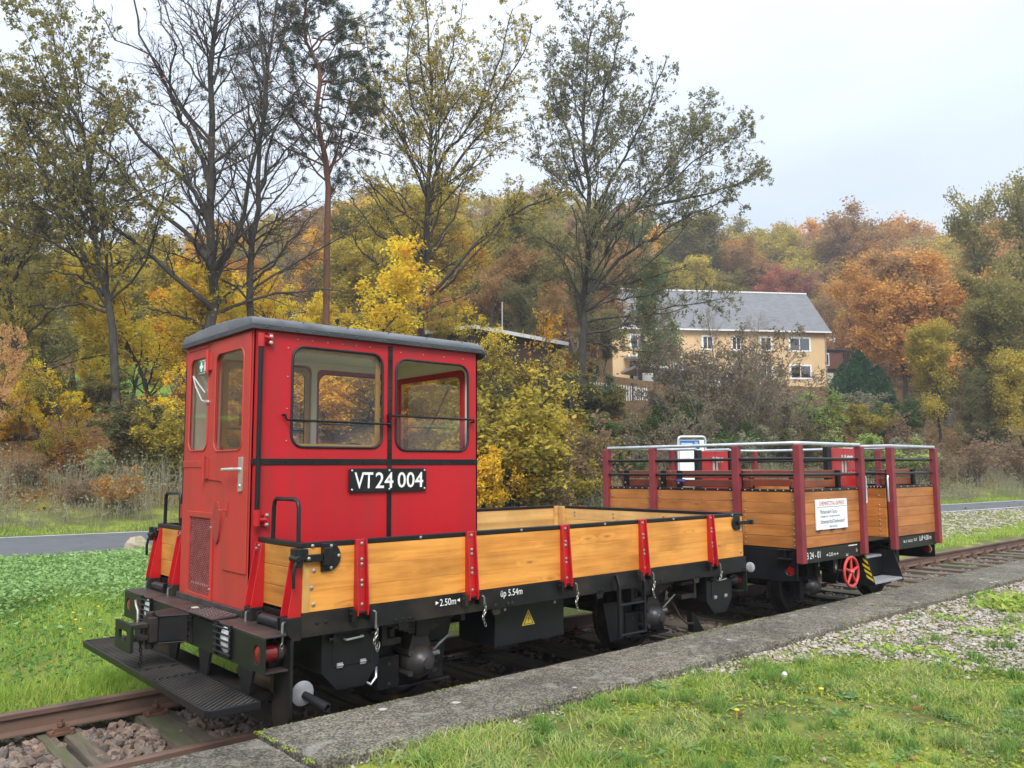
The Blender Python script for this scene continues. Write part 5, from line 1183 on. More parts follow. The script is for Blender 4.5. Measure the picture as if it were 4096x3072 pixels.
def leaves(name, C, S, mat, r, elong=1.6, flat=0.0, fold=.18, parent=None, off=None, droop=None):
    n = len(C); a = r.normal(size=(n, 3)); a[:, 2] *= (1-flat)
    if droop is not None: a = a+droop
    a = norm(a); b = r.normal(size=(n, 3)); b[:, 2] *= (1-flat); b = norm(b-(b*a).sum(1, keepdims=True)*a); nn = np.cross(a, b)
    l = a*(S*elong*.5)[:, None]; w = b*(S*.5)[:, None]; f = nn*(S*fold)[:, None]
    V = np.stack([C-l, C+w*.9-l*.1+f, C+l, C-w*.9-l*.1+f], 1)
    if off is not None: V = V-np.asarray(off)
    F = np.arange(n*4).reshape(n, 4)
    me = fastmesh(name, V.reshape(-1, 3), F, None, [mat]); o = bpy.data.objects.new(name, me); link(o, parent); return o
M['grass'] = leafmat('grass_blades', [(.16, .25, .05), (.23, .33, .06), (.32, .39, .085), (.20, .32, .075), (.42, .43, .14), (.27, .38, .075), (.50, .46, .23), (.22, .34, .10)], .35, drift=2.2)
M['grasstuft'] = leafmat('tuft_blades', [(.11, .21, .045), (.17, .30, .07), (.23, .36, .09), (.15, .27, .065), (.38, .39, .15)], .35, drift=3.0)
M['grassl'] = leafmat('lush_grass_blades', [(.18, .30, .045), (.26, .39, .06), (.35, .44, .08), (.22, .35, .07), (.43, .47, .13), (.31, .42, .07)], .35, drift=.8)
M['moss'] = leafmat('moss_and_weeds', [(.30, .36, .04), (.20, .27, .04), (.38, .41, .06), (.14, .21, .06), (.26, .34, .07)], .25, drift=2.5)
M['weed'] = leafmat('weed_leaves', [(.06, .15, .03), (.10, .21, .045), (.13, .24, .07), (.08, .17, .05)], .3)
M['weednear'] = leafmat('rosette_leaves', [(.10, .20, .05), (.15, .27, .07), (.22, .33, .12), (.13, .22, .08), (.28, .36, .17)], .3, drift=3.0)
M['nettle'] = leafmat('nettle_leaves', [(.14, .26, .075), (.21, .34, .11), (.29, .42, .17), (.17, .30, .09)], .3)
GX = np.array([-.9, -.2, .7, 1.1, 1.5, 2.5, 3.3, 4.0, 4.3, 4.2, 5.0, 6.6]); 
def gravel_f(x, y):
    """0 in the grass, 1 on bare gravel; the gravel fans out towards the right"""
    edge = np.interp(x, [-1, .7, 1.5, 2.5, 3.2, 3.7, 4.05, 4.35, 4.8, 9], [-2.13, -2.15, -2.20, -2.28, -2.40, -2.62, -3.1, -3.7, -4.4, -5.2])
    return np.clip((y-edge+.13*snoise(x, y, 2.0)+.07*snoise(x, y, 6.0))/.30, 0, 1)
r = np.random.default_rng(3)
def near_pts(n, y0=-5.2, y1=-2.1, x0=-1.2, x1=10.5, um=4900):
    x = r.uniform(x0, x1, n); y = r.uniform(y0, y1, n)
    # keep what the camera can see (with a margin to the sides)
    d = np.stack([x, y, np.full(n, .17)], 1)-CAM; zf = d@FWD; u = (d@RGT)/zf*FPX+2048; v = 1536-(d@UPV)/zf*FPX
    k = (zf > 1) & (u > -700) & (u < um) & (v < 3500)
    return x[k], y[k]
def thin(x, y, p): k = r.random(len(x)) < p; return x[k], y[k]
# grass in uneven tufts
x, y = near_pts(430000); p = np.clip(.24+.34*snoise(x, y, 1.5)+.34*snoise(x, y, 4.0), .02, 1)*(1-.97*gravel_f(x, y)); dd = np.hypot(x-CAM[0], y-CAM[1]); p = p*np.clip(3.6/dd, .16, 1)
x, y = thin(x, y, p); dd = np.hypot(x-CAM[0], y-CAM[1]); n = len(x); h = (.016+.020*np.clip(snoise(x, y, 1.1)+.7, 0, 2.4))*r.uniform(.5, 1.6, n)
gr_ = blades('grass', np.stack([x, y, np.full(n, .158)], 1), h, r.uniform(.0026, .006, n)*np.clip(dd/3.2, 1, 3), M['grass'], r, .95); tag(gr_, 'short tufty grass on the near side of the platform', kind='stuff')
# taller tufts
tc_ = [(.60, -2.95), (1.75, -2.30), (2.0, -2.75), (2.55, -2.62), (1.15, -3.0), (2.95, -3.0), (3.3, -2.75), (.15, -2.35), (1.0, -2.28), (3.9, -3.3), (5.6, -2.9), (6.4, -3.0), (2.2, -3.4), (1.45, -3.35), (7.4, -2.75), (3.5, -3.9), (.55, -2.55), (5.0, -3.6)]
rt2 = np.random.default_rng(17)
for q in range(260):
    px, py = rt2.uniform(-.4, 8.5), rt2.uniform(-4.6, -2.2)
    if gravel_f(px, py) < .6 or rt2.random() < .12: tc_.append((px, py))
PP = []; HH = []
for (cx, cy) in tc_:
    k = r.integers(25, 130); a = r.uniform(0, 6.28, k); q = np.abs(r.normal(0, .012+.0003*k, k)); PP.append(np.stack([cx+q*np.cos(a), cy+q*np.sin(a), np.full(k, .155)], 1)); HH.append(r.uniform(.03, .07, k)*(1+.006*k))
PP = np.concatenate(PP); HH = np.concatenate(HH); tg = blades('grass_tufts', PP, HH, r.uniform(.003, .0055, len(PP)), M['grasstuft'], r, .8); tag(tg, 'taller grass tufts by the platform edge', kind='stuff')
# moss and low weeds
x, y = near_pts(170000); p = np.clip(.35-.35*snoise(x, y, 1.5)+.25*snoise(x, y, 3.1), 0, 1)*(1-.985*gravel_f(x, y)); dd = np.hypot(x-CAM[0], y-CAM[1]); p = p*np.clip(3.4/dd, .2, 1)*.75; x, y = thin(x, y, p); n = len(x); dd = np.hypot(x-CAM[0], y-CAM[1])
ms = leaves('moss', np.stack([x, y, .165+.012*r.random(n)], 1), r.uniform(.006, .014, n)*np.clip(dd/3.5, 1, 2.5), M['moss'], r, 1.5, .55); tag(ms, 'low moss and clover between the grass', kind='stuff')
C = []; SS = []
for q in range(1700):
    cx, cy = r.uniform(-.6, 8.5), r.uniform(-4.6, -2.15)
    if gravel_f(cx, cy) > .5 and r.random() > .06: continue
    k = r.integers(6, 12); a = r.uniform(0, 6.28)+np.arange(k)*2.4; l = r.choice([.016, .022, .03, .045, .07], p=[.3, .3, .22, .12, .06])*r.uniform(.8, 1.2); rad = l*.55
    C.append(np.stack([cx+rad*np.cos(a), cy+rad*np.sin(a), np.full(k, .168)+r.uniform(.005, .025, k)], 1)); SS.append(np.full(k, l*.42))
C = np.concatenate(C); SS = np.concatenate(SS); wd_ = leaves('weeds', C, SS, M['weednear'], r, 2.3, .7); tag(wd_, 'leafy rosettes in the grass', kind='stuff')
# a dock plant cluster on the gravel to the right
x, y = near_pts(9000, -4.6, -2.3, 4.3, 9); k = snoise(x, y, 1.2) > 1.1; x, y = x[k], y[k]; n = len(x); tag(leaves('gravel_creepers', np.stack([x, y, .172+.03*r.random(n)], 1), r.uniform(.012, .035, n), M['grassl'], r, 2.0, .4), 'sparse green and reddish creepers on the gravel', kind='stuff')
C = np.stack([r.normal(7.3, .22, 500), r.normal(-2.72, .14, 500), r.uniform(.17, .30, 500)], 1); tag(leaves('gravel_weeds', C, r.uniform(.02, .05, 500), M['grassl'], r, 2.4, .3), 'green weeds growing through the gravel', kind='stuff')
C = []
for jx in (-.335, 2.876, 6.096, 9.316, 12.536):
    n = 150 if jx > 0 else 260; yy = r.uniform(-2.10, -1.43, n); C.append(np.stack([jx+r.normal(0, .010, n), yy, np.full(n, .219)+r.uniform(-.004, .004, n)], 1)[snoise(yy*9, yy*0+jx, 1.0) > -.5])
n = 2600; xx = r.uniform(-.3, 16, n); C.append(np.stack([xx, -1.432-np.abs(r.normal(0, .012, n)), np.full(n, .221)], 1)[snoise(xx*2.0, xx*0, 1.0) > .1])
n = 1200; xx = r.uniform(-.4, 9, n); C.append(np.stack([xx, -2.10+np.abs(r.normal(0, .02, n)), np.full(n, .221)], 1)[snoise(xx*2.0, xx*0+5, 1.0) > .3])
C = np.concatenate(C); tag(leaves('joint_moss', C, r.uniform(.005, .012, len(C)), M['moss'], r, 1.4, .6), 'yellow green moss in the slab joints and edges', kind='stuff')
# pebbles
x, y = near_pts(66000, -5, -2.09, -1.2, 15, 6500); gf_ = gravel_f(x, y); p = np.clip(gf_*1.0+.006, 0, 1)*np.clip(5.0/np.hypot(x-CAM[0], y-CAM[1]), .35, 1); x, y = thin(x, y, p); n = len(x); dd = np.hypot(x-CAM[0], y-CAM[1])
tag(scatter_stones('gravel', np.stack([x, y, .163+.010*r.random(n)], 1), np.clip(r.lognormal(-4.52, .35, n), .006, .028)*np.clip(dd/5.5, 1, 1.6), [M['pebble']], r, True, .75), 'pale gravel between the slabs and the grass', kind='stuff')
# fallen leaves and twigs near the camera
M['litter'] = leafmat('fallen_leaf', [(.22, .08, .03), (.32, .16, .06), (.16, .07, .035), (.36, .22, .10), (.24, .12, .07)], .15)
x, y = near_pts(300); n = len(x); tag(leaves('fallen_leaves', np.stack([x, y, np.full(n, .185)], 1), r.uniform(.018, .04, n), M['litter'], r, 1.5, .8), 'scattered brown leaves on the grass', kind='stuff')
for (px, py, hh) in ((2.62, -2.86, .12), (7.0, -3.1, .10)):
    dn = thing('dandelion_clock', 'white dandelion seed head on a bent stalk' if px < 3 else 'small dandelion seed head farther off in the grass beside the gravel', 'dandelion', (px, py, .16))
    MB().tube([(px, py, .16), (px-.02, py+.01, .16+hh*.6), (px+.05, py+.02, .16+hh)], .0018, 5).build('stalk', M['moss'], dn)
    b = MB(); b.lathe((px+.05, py+.02, .16+hh), (0, 0, 1), [(-.018, .003), (-.013, .013), (0, .018), (.013, .013), (.018, .003)], 12); b.build('seed_head', pm('dandelion_fluff', (.62, .62, .58), (.5, .5, .46), scale=80, rough=1), dn, smooth=True)
tw = MB(); tw.tube([(.02, -2.60, .175), (.10, -2.58, .182), (.17, -2.53, .179), (.26, -2.50, .185)], .004, 6); t_ = tw.build('twig', pm('dry_twig', (.36, .25, .15), rough=.8)); tag(t_, 'pale dry twig lying in the grass near the platform corner', 'twig')

# ---- the field on the far side of the track
def far_pts(n, x0, x1, y0, y1):
    x = r.uniform(x0, x1, n); y = r.uniform(y0, y1, n); d = np.stack([x, y, terrain(x, y)], 1)-CAM; zf = d@FWD; u = (d@RGT)/zf*FPX+2048
    k = (zf > 1) & (u > -500) & (u < 4700); return x[k], y[k]
x, y = far_pts(340000, -5, 13, .90, 9.9); dd = np.hypot(x-CAM[0], y-CAM[1]); k = (y < road_near(x)-.06); x, y = x[k], y[k]
u_ = np.stack([x, y, np.zeros(len(x))], 1)-CAM; uu = (u_@RGT)/(u_@FWD)*FPX+2048; p = np.where(uu < 1150, .75, .08)*np.clip(.7+.3*snoise(x, y, .8), .25, 1); x, y = thin(x, y, p); n = len(x); dd = np.hypot(x-CAM[0], y-CAM[1])
h = (.07+.035*np.clip(snoise(x, y, .7)+.6, 0, 2))*r.uniform(.5, 1.4, n)*np.clip((y-1.0)/.5, .45, 1)*np.where(y > 7.5, .75, 1)
tag(blades('field_grass', np.stack([x, y, terrain(x, y)-.005], 1), h, r.uniform(.004, .008, n)*np.clip(dd/8, 1, 2), M['grassl'], r, .6), 'lush green grass beyond the far rail', kind='stuff')
x, y = far_pts(26000, -4, 2.5, .84, 1.75); n = len(x); tag(blades('rail_side_grass', np.stack([x, y, terrain(x, y)-.005], 1), r.uniform(.08, .17, n), r.uniform(.004, .008, n), M['grassl'], r, .6), 'grass growing up against the far rail', kind='stuff')
C = []
x, y = far_pts(75000, -2, 6, 3.2, 8.9); k = (r.random(len(x)) < np.clip((y-4.5-.5*snoise(x, y, .6))/1.3, .02, 1)) & (y < 8.6+.3*snoise(x, y, .8)); x, y = x[k], y[k]; n = len(x)
tag(leaves('nettles', np.stack([x, y, terrain(x, y)+r.uniform(.08, .30, n)*np.clip((8.9-y)/.8, .2, 1)], 1), r.uniform(.020, .048, n), M['nettle'], r, 1.8, .55), 'patch of pale green nettles between the track and the road', kind='stuff')
x, y = far_pts(9000, -3, 5, 1.5, 5.5); n = len(x); tag(leaves('field_weeds', np.stack([x, y, terrain(x, y)+r.uniform(.03, .12, n)], 1), r.uniform(.02, .05, n), M['weed'], r, 1.5, .6), 'clover and dock leaves in the field grass', kind='stuff')
x, y = far_pts(60000, 12, 40, 1.35, 9); k = (y < 2.5+.25*snoise(x, y, .7)) & (y > 1.45+.1*snoise(x, y, 1.2)); x, y = x[k], y[k]; n = len(x)
tag(blades('verge_grass', np.stack([x, y, terrain(x, y)-.005], 1), r.uniform(.05, .12, n), r.uniform(.012, .022, n), M['grassl'], r, .6), 'grass strip between the track and the gravel bank', kind='stuff')
x, y = far_pts(16000, 14, 42, 2.0, 9); k = (y < road_near(x)-.12) & (y > 2.45+.25*snoise(x, y, .7)); x, y = x[k], y[k]; n = len(x)
tag(scatter_stones('bank_gravel', np.stack([x, y, terrain(x, y)-.005], 1), r.uniform(.024, .055, n), [M['pebble']], r), 'pale gravel bank below the road', kind='stuff')
x, y = far_pts(5000, 16, 42, 2.6, 9); k = (y < road_near(x)-.1) & (snoise(x, y, 1.1) > .8); x, y = x[k], y[k]; n = len(x); tag(blades('bank_weeds', np.stack([x, y, terrain(x, y)], 1), r.uniform(.08, .2, n), r.uniform(.015, .03, n), M['grass'], r, .8), 'weeds on the gravel bank', kind='stuff')
# grass verge beyond the road
x, y = far_pts(120000, -8, 60, 4, 18); s_ = y-road_far(x); k = (s_ > .03) & (s_ < 1.5); x, y = x[k], y[k]; n = len(x)
tag(blades('road_verge', np.stack([x, y, terrain(x, y)-.005], 1), r.uniform(.06, .16, n), r.uniform(.014, .026, n), M['grassl'], r, .6), 'green verge beyond the road', kind='stuff')
# yellow flowers
b = MB()
fl_spots = [(.05, 4.0), (-.02, 3.6), (.35, 4.2), (-.1, 3.1), (1.95, -2.95), (2.75, -3.05)]
for i, (px, py) in enumerate(fl_spots):
    z = float(terrain(px, py))
    zz = z+(.14 if py > 0 else .05)
    lab = 'small yellow dandelion flowering in the field grass' if py > 0 else 'small yellow flower in the short grass by the platform'
    f = MB(); f.lathe((px, py, zz), (0, 0, 1), [(0, .004), (.004, .018), (.009, .016), (.012, .004)], 9); f.cyl((px, py, z-.01), (px, py, zz), .002, 5)
    o = f.build('dandelion', M['yellow']); tag(o, lab, 'flower', 'yellow flowers in the field grass' if py > 0 else 'yellow flowers by the platform')
# boulder
bo = MB(); rb3 = np.random.default_rng(8); c0 = np.array([2.45, 9.75, .18]); nlat, nlon = 9, 14; Vb = []
for i in range(nlat):
    th = math.pi*.52*i/(nlat-1)
    for j in range(nlon):
        a = 2*math.pi*j/nlon; rad = math.sin(th); q = 1+.13*math.sin(3*a+2)+rb3.normal(0, .05)
        Vb.append((c0[0]+.24*rad*q*math.cos(a)-.06*math.cos(th), c0[1]+.18*rad*q*math.sin(a), c0[2]-.04+.32*(math.cos(th)**.9 if th < 1.57 else 0)*(1+rb3.normal(0, .04))))
bo.add(Vb, [(i*nlon+j, i*nlon+(j+1) % nlon, (i+1)*nlon+(j+1) % nlon, (i+1)*nlon+j) for i in range(nlat-1) for j in range(nlon)])
o = bo.build('boulder', pm('sandstone', (.34, .29, .20), (.24, .20, .14), scale=6, rough=.95, bump=.6, bscale=18, c3=(.18, .18, .11), s3=3)); tag(o, 'tan sandstone boulder at the edge of the road', 'boulder')

# ================================================================== information board
ip = at(2768, 1800, 20.0); zg = float(terrain(ip[0], ip[1])); fd = norm(np.array([CAM[0]-ip[0], CAM[1]-ip[1], 0])); fd = norm(fd+np.array([.35, 0, 0])); rt_ = np.array([-fd[1], fd[0], 0])*1.0
ib = thing('information_board', 'standing information board with blue header and rounded pale metal frame behind the trailer', 'information board', (ip[0], ip[1], zg))
def ipt(a, h, d=0): return tuple(np.array([ip[0], ip[1], 0])+rt_*a+fd*d+np.array([0, 0, h]))
if (np.array(ipt(1, 0))-np.array(ipt(0, 0)))@RGT < 0: rt_ = -rt_
hw_ = .335; zt_ = 1.95; 
while (at(2768, 1747, 20.0)[2]) > zt_+.001: zt_ = at(2768, 1747, 20.0)[2]
pth = [ipt(-hw_, zg), ipt(-hw_, zt_-.06), ipt(-hw_+.02, zt_-.018), ipt(-hw_+.06, zt_), ipt(hw_-.06, zt_), ipt(hw_-.02, zt_-.018), ipt(hw_, zt_-.06), ipt(hw_, zg)]
MB().tube(pth, .030, 10).build('frame', M['galv'], ib, smooth=True)
def quad(a0, a1, h0, h1, d, th=.004): return MB().add([ipt(a0, h0, d), ipt(a1, h0, d), ipt(a1, h1, d), ipt(a0, h1, d), ipt(a0, h0, d-th), ipt(a1, h0, d-th), ipt(a1, h1, d-th), ipt(a0, h1, d-th)], [(0, 1, 2, 3), (7, 6, 5, 4), (0, 4, 5, 1), (1, 5, 6, 2), (2, 6, 7, 3), (3, 7, 4, 0)])
pan = quad(-hw_+.035, hw_-.035, .7, zt_-.075, 0.0, .03).build('panel', M['signwhite'], ib)
quad(-hw_+.04, .19, zt_-.30, zt_-.085, .004).build('blue_header', M['blue'], pan)
quad(.195, hw_-.045, zt_-.26, zt_-.10, .004).build('pale_emblem', pm('pale_green_print', (.55, .68, .55), (.7, .75, .7), scale=8, rough=.5), pan)
pr_ = MB()
for h0 in np.arange(.9, zt_-.36, .045): pr_ = pr_
q = quad(-hw_+.06, -.05, zt_-.62, zt_-.50, .004); q.build('printed_photo', pm('grey_print', (.45, .47, .48), (.62, .63, .63), scale=12, rough=.6), pan)
q = quad(0.0, .26, zt_-.66, zt_-.40, .004); q.build('printed_map', pm('map_print', (.72, .72, .70), (.60, .62, .62), scale=10, rough=.6), pan)
tx = MB()
for k in range(3):
    w_ = (.26, .20, .0)[k]; 
    if w_: tx.v += []; 
for (a0, a1, h0, h1) in ((-hw_+.07, .02, zt_-.185, zt_-.150), (-hw_+.07, -.04, zt_-.235, zt_-.215), (.07, .09, zt_-.22, zt_-.12), (.10, .12, zt_-.22, zt_-.12), (.13, .15, zt_-.22, zt_-.13)):
    qq = quad(a0, a1, h0, h1, .0065, .001); tx.add(qq.v, qq.f)
tx.build('header_print', pm('header_print', (.45, .58, .75), rough=.5), pan)
# ================================================================== buildings on the slope
M['render'] = pm('apricot_render', (.64, .455, .25), (.58, .41, .215), scale=.7, rough=.9, bump=.1, bscale=8)
M['slate'] = pm('slate_roof', (.115, .118, .125), (.16, .163, .17), scale=1.6, rough=.6, bump=.15, bscale=14, stretch=(1, 1, 3))
M['whitepaint'] = pm('white_paint', (.78, .78, .76), (.7, .7, .68), scale=3, rough=.6)
M['brownwood'] = pm('brown_boarding', (.09, .035, .022), (.13, .05, .03), scale=3, rough=.75, stretch=(.3, .3, 9))
M['darkwood'] = pm('dark_boarding', (.05, .027, .02), (.075, .04, .028), scale=3, rough=.8, stretch=(9, 9, .3))
M['charcoal'] = pm('charcoal_paint', (.035, .037, .042), (.05, .052, .058), scale=3, rough=.7)
M['chimneyb'] = pm('chimney_brick', (.30, .10, .06), (.22, .08, .05), scale=9, rough=.9)
class Frame:
    """local frame: a along the front, b into depth, c up"""
    def __init__(s, o, e1):
        s.o = np.array(o, float); s.e1 = norm(np.array([e1[0], e1[1], 0.0])); s.e2 = np.array([-s.e1[1], s.e1[0], 0.0])
    def p(s, a, b, c): return tuple(s.o+s.e1*a+s.e2*b+np.array([0, 0, c]))
    def box(s, mb, a0, a1, b0, b1, c0, c1):
        return mb.add([s.p(a, b, c) for c in (c0, c1) for a, b in ((a0, b0), (a1, b0), (a1, b1), (a0, b1))], [(0, 3, 2, 1), (4, 5, 6, 7), (0, 1, 5, 4), (1, 2, 6, 5), (2, 3, 7, 6), (3, 0, 4, 7)])
hl = at(2452, 1540, 84.0); hr = at(3312, 1540, 87.5); hz = 10.35
F_ = Frame((hl[0], hl[1], hz), hr[:2]-hl[:2]); LEN = float(np.linalg.norm(hr[:2]-hl[:2]))
if F_.e2@(CAM-F_.o) > 0: F_.e2 = -F_.e2
def ua(u, b=0):  # distance along the facade of an image column
    d = FWD+RGT*(u-2048)/FPX; d = d[:2]; A = np.array([[d[0], -F_.e1[0]], [d[1], -F_.e1[1]]]); s_ = np.linalg.solve(A, (F_.o[:2]-CAM[:2])); return float(s_[1])
house = thing('farmhouse', 'long apricot rendered house with grey slate roof half hidden by the oaks', 'house', F_.o)
EAVE = 5.65; DEP = 9.0; RID = 10.6; 
wins = []
for u0, u1, v in ((2525, 2585, 1), (2815, 2855, 1), (2933, 2970, 1), (3048, 3092, 1), (3164, 3246, 1), (2695, 2738, 0), (2813, 2855, 0), (2931, 2970, 0), (3048, 3090, 0), (3164, 3246, 0)):
    z0, z1 = ((3.55, 4.98), (.62, 2.02))[0 if v else 1]; a0, a1 = ua(u0), ua(u1); wins.append((a0, a1, z0, z1))
pa0, pa1 = ua(2520), ua(2668)
def fwall(mb, holes):  # front wall with real openings
    b = MB(); b.prism([(0, -2), (LEN, -2), (LEN, EAVE), (0, EAVE)], 'y', 0, .3, holes); mb.add([F_.p(v[0], v[1], v[2]) for v in b.v], b.f)
mb = MB(); fwall(mb, [[(a0, z0), (a1, z0), (a1, z1), (a0, z1)] for a0, a1, z0, z1 in wins]+[[(pa0, -.3), (pa1, -.3), (pa1, 2.3), (pa0, 2.3)]])
F_.box(mb, .01, LEN-.01, DEP-.3, DEP, -2, EAVE); F_.box(mb, LEN-.3, LEN-.002, .301, DEP-.301, -2, EAVE); F_.box(mb, .002, .3, .301, DEP-.301, -2, EAVE)
for a in (.002, LEN-.302): mb.add([F_.p(a+da, b, c) for da in (0, .3) for b, c in ((.0, EAVE+.002), (DEP, EAVE+.002), (DEP/2, RID-.35))], [(0, 1, 2), (5, 4, 3), (0, 3, 4, 1), (1, 4, 5, 2), (2, 5, 3, 0)])
mb.build('wall', M['render'], house)
for a0, a1, z0, z1 in wins:
    w = MB(); t_ = .09
    for q in ((a0-.10, a0+t_, z0-.08, z1+.1), (a1-t_, a1+.10, z0-.08, z1+.1)): F_.box(w, q[0], q[1], -.03, .12, q[2], q[3])
    F_.box(w, a0+t_+.001, a1-t_-.001, -.03, .12, z0-.08, z0+t_); F_.box(w, a0+t_+.001, a1-t_-.001, -.03, .12, z1-t_, z1+.1); F_.box(w, (a0+a1)/2-.04, (a0+a1)/2+.04, .0, .1, z0+t_+.001, z1-t_-.001)
    wo_ = w.build('window', M['whitepaint'], house); g = MB(); F_.box(g, a0+.02, a1-.02, .06, .075, z0+.02, z1-.02); g.build('pane', M['houseglass'], wo_)
    c_ = MB(); F_.box(c_, a0+.1, a0+(a1-a0)*.42, .20, .22, z0+.1, z1-.1); c_.build('curtain', M['whitepaint'], wo_)
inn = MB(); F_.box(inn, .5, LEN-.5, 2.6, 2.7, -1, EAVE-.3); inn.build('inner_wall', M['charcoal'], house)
rf = MB(); ov = .35; OE = .45
for sgn in (0, 1):
    b0 = -OE if sgn == 0 else DEP+OE; zE = EAVE-.15
    V = [F_.p(-ov, b0, zE), F_.p(LEN+ov, b0, zE), F_.p(LEN+ov, DEP/2, RID), F_.p(-ov, DEP/2, RID), F_.p(-ov, b0, zE+.16), F_.p(LEN+ov, b0, zE+.16), F_.p(LEN+ov, DEP/2, RID+.16), F_.p(-ov, DEP/2, RID+.16)]
    rf.add(V, [(0, 1, 2, 3), (7, 6, 5, 4), (0, 4, 5, 1), (1, 5, 6, 2), (2, 6, 7, 3), (3, 7, 4, 0)])
ro = rf.build('roof', M['slate'], house)
tr = MB(); F_.box(tr, -ov-.02, LEN+ov+.02, DEP/2-.12, DEP/2+.12, RID+.10, RID+.24); F_.box(tr, -ov, LEN+ov, -OE-.14, -OE-.01, EAVE-.17, EAVE-.03); tr.build('ridge_and_gutter', M['whitepaint'], ro)
ca = ua(2940); ch = MB(); F_.box(ch, ca-.35, ca+.35, DEP/2+.5, DEP/2+1.2, RID-.8, RID+.75); ch.build('chimney', M['chimneyb'], ro)
dp = MB(); dp.tube([F_.p(LEN-.12, -.10, EAVE-.15), F_.p(LEN-.12, -.10, -1)], .05, 8); dp.build('downpipe', M['grey'], house)
po = MB(); F_.box(po, pa0-.6, pa1+.4, -1.6, .001, 2.45, 2.68); pr2 = po.build('porch_roof', M['whitepaint'], house)
pb = MB(); F_.box(pb, pa0, pa1, .8, .9, -.3, 2.3); pbk = pb.build('porch_recess', M['charcoal'], house); pw = MB(); F_.box(pw, pa0+.6, pa0+1.1, .74, .79, .3, 1.5); F_.box(pw, pa0+1.9, pa0+2.5, .74, .79, .2, 2.0); pw.build('porch_window', M['houseglass'], pbk)
# low garage in front
ga0, ga1 = ua(2470), ua(2790); gar = thing('garage', 'low flat garage with white fascia and charcoal doors below the house porch', 'garage', F_.p((ga0+ga1)/2, -7, -2.2))
mb = MB(); F_.box(mb, ga0, ga1, -9.0, -3.0, -3.4, -.55); mb.build('wall', M['charcoal'], gar)
mb = MB(); mb.add([F_.p(ga0-.4, -9.4, .55), F_.p(ga1+.3, -9.4, -.50), F_.p(ga1+.3, -2.6, -.50), F_.p(ga0-.4, -2.6, .55), F_.p(ga0-.4, -9.4, .80), F_.p(ga1+.3, -9.4, -.25), F_.p(ga1+.3, -2.6, -.25), F_.p(ga0-.4, -2.6, .80)], [(0, 1, 2, 3), (7, 6, 5, 4), (0, 4, 5, 1), (1, 5, 6, 2), (2, 6, 7, 3), (3, 7, 4, 0)]); mb.build('roof_slab', M['whitepaint'], gar)
for u in (2480, 2722, 2800):
    mb = MB(); a = ua(u); F_.box(mb, a-.5, a+.5, -9.2, -9.01, -3.2, -.6 if u > 2500 else -.1); mb.build('white_pier', M['whitepaint'], gar)
# brown boarded annex
ax0, ax1 = LEN+.05, ua(3405); an = thing('boarded_annex', 'brown boarded annex against the end of the apricot house', 'annex', F_.p((ax0+ax1)/2, 4, 0))
mb = MB(); F_.box(mb, ax0+.3, ax1, 1.5, 6.5, 1.9, 3.9); mb.build('upper_wall', M['brownwood'], an); mb = MB(); F_.box(mb, ax0+.31, ax1-.6, 1.8, 6.4, -1.5, 1.88); mb.build('lower_wall', M['darkwood'], an)
mb = MB(); F_.box(mb, ax0+.2, ax1+.3, 1.2, 6.8, 3.91, 4.05); mb.build('roof', M['charcoal'], an)
mb = MB(); F_.box(mb, ax0+.45, ax0+1.05, 1.44, 1.495, 2.2, 3.6); w_ = mb.build('window', M['whitepaint'], an); mb = MB(); F_.box(mb, ax0+.55, ax0+.95, 1.42, 1.435, 2.32, 3.48); mb.build('pane', M['houseglass'], w_)
mb = MB(); F_.box(mb, ax0+.6, ax1-1.0, 1.74, 1.795, .3, 1.45); mb.build('pale_shutter', pm('pale_green_shutter', (.50, .54, .40), rough=.7), an)
# shed with white bargeboards
sa = at(1700, 1440, 46.0); sb = at(2262, 1440, 47.5); F2 = Frame((sa[0], sa[1], 5.2), sb[:2]-sa[:2]); SL = float(np.linalg.norm(sb[:2]-sa[:2]))
if F2.e2@(CAM-F2.o) > 0: F2.e2 = -F2.e2
zv = lambda v, d: CAM[2]+ (at(2048, v, d)[2]-CAM[2])
zr, zl_, zrr = at(1890, 1312, 46.5)[2]-5.2, at(1706, 1336, 46)[2]-5.2, at(2258, 1382, 47.5)[2]-5.2
shed = thing('wooden_shed', 'dark boarded shed with white bargeboards and an aerial mast among the yellow bushes', 'shed', F2.o)
rid = SL*.34
mb = MB(); mb.add([F2.p(.5, b, -1.5) for b in (0, 5)]+[F2.p(SL-.8, b, -1.5) for b in (0, 5)]+[F2.p(SL-.8, b, zrr+.0) for b in (0, 5)]+[F2.p(rid, b, zr-.15) for b in (0, 5)]+[F2.p(.5, b, zl_-.05) for b in (0, 5)], [(0, 2, 4, 6, 8), (9, 7, 5, 3, 1), (0, 1, 3, 2), (2, 3, 5, 4), (4, 5, 7, 6), (6, 7, 9, 8), (8, 9, 1, 0)]); mb.build('wall', M['darkwood'], shed)
rf = MB()
for (a0, z0, a1, z1) in ((0, zl_, rid, zr), (rid, zr, SL, zrr)):
    rf.add([F2.p(a, b, z+dz) for dz in (0, .10) for a, z in ((a0, z0), (a1, z1)) for b in (-.5, 5.5)], [(0, 1, 3, 2), (6, 7, 5, 4), (0, 4, 5, 1), (2, 3, 7, 6), (0, 2, 6, 4), (1, 5, 7, 3)])
rf.build('roof', M['charcoal'], shed)
for (a0, z0, a1, z1) in ((-.05, zl_, rid, zr), (rid, zr, SL+.05, zrr)):
    q = MB(); q.add([F2.p(a, b, z+dz) for dz in (-.08, .13) for a, z in ((a0, z0), (a1, z1)) for b in (-.56, -.51)], [(0, 1, 3, 2), (6, 7, 5, 4), (0, 4, 5, 1), (2, 3, 7, 6), (0, 2, 6, 4), (1, 5, 7, 3)]); q.build('bargeboard', M['whitepaint'], shed)
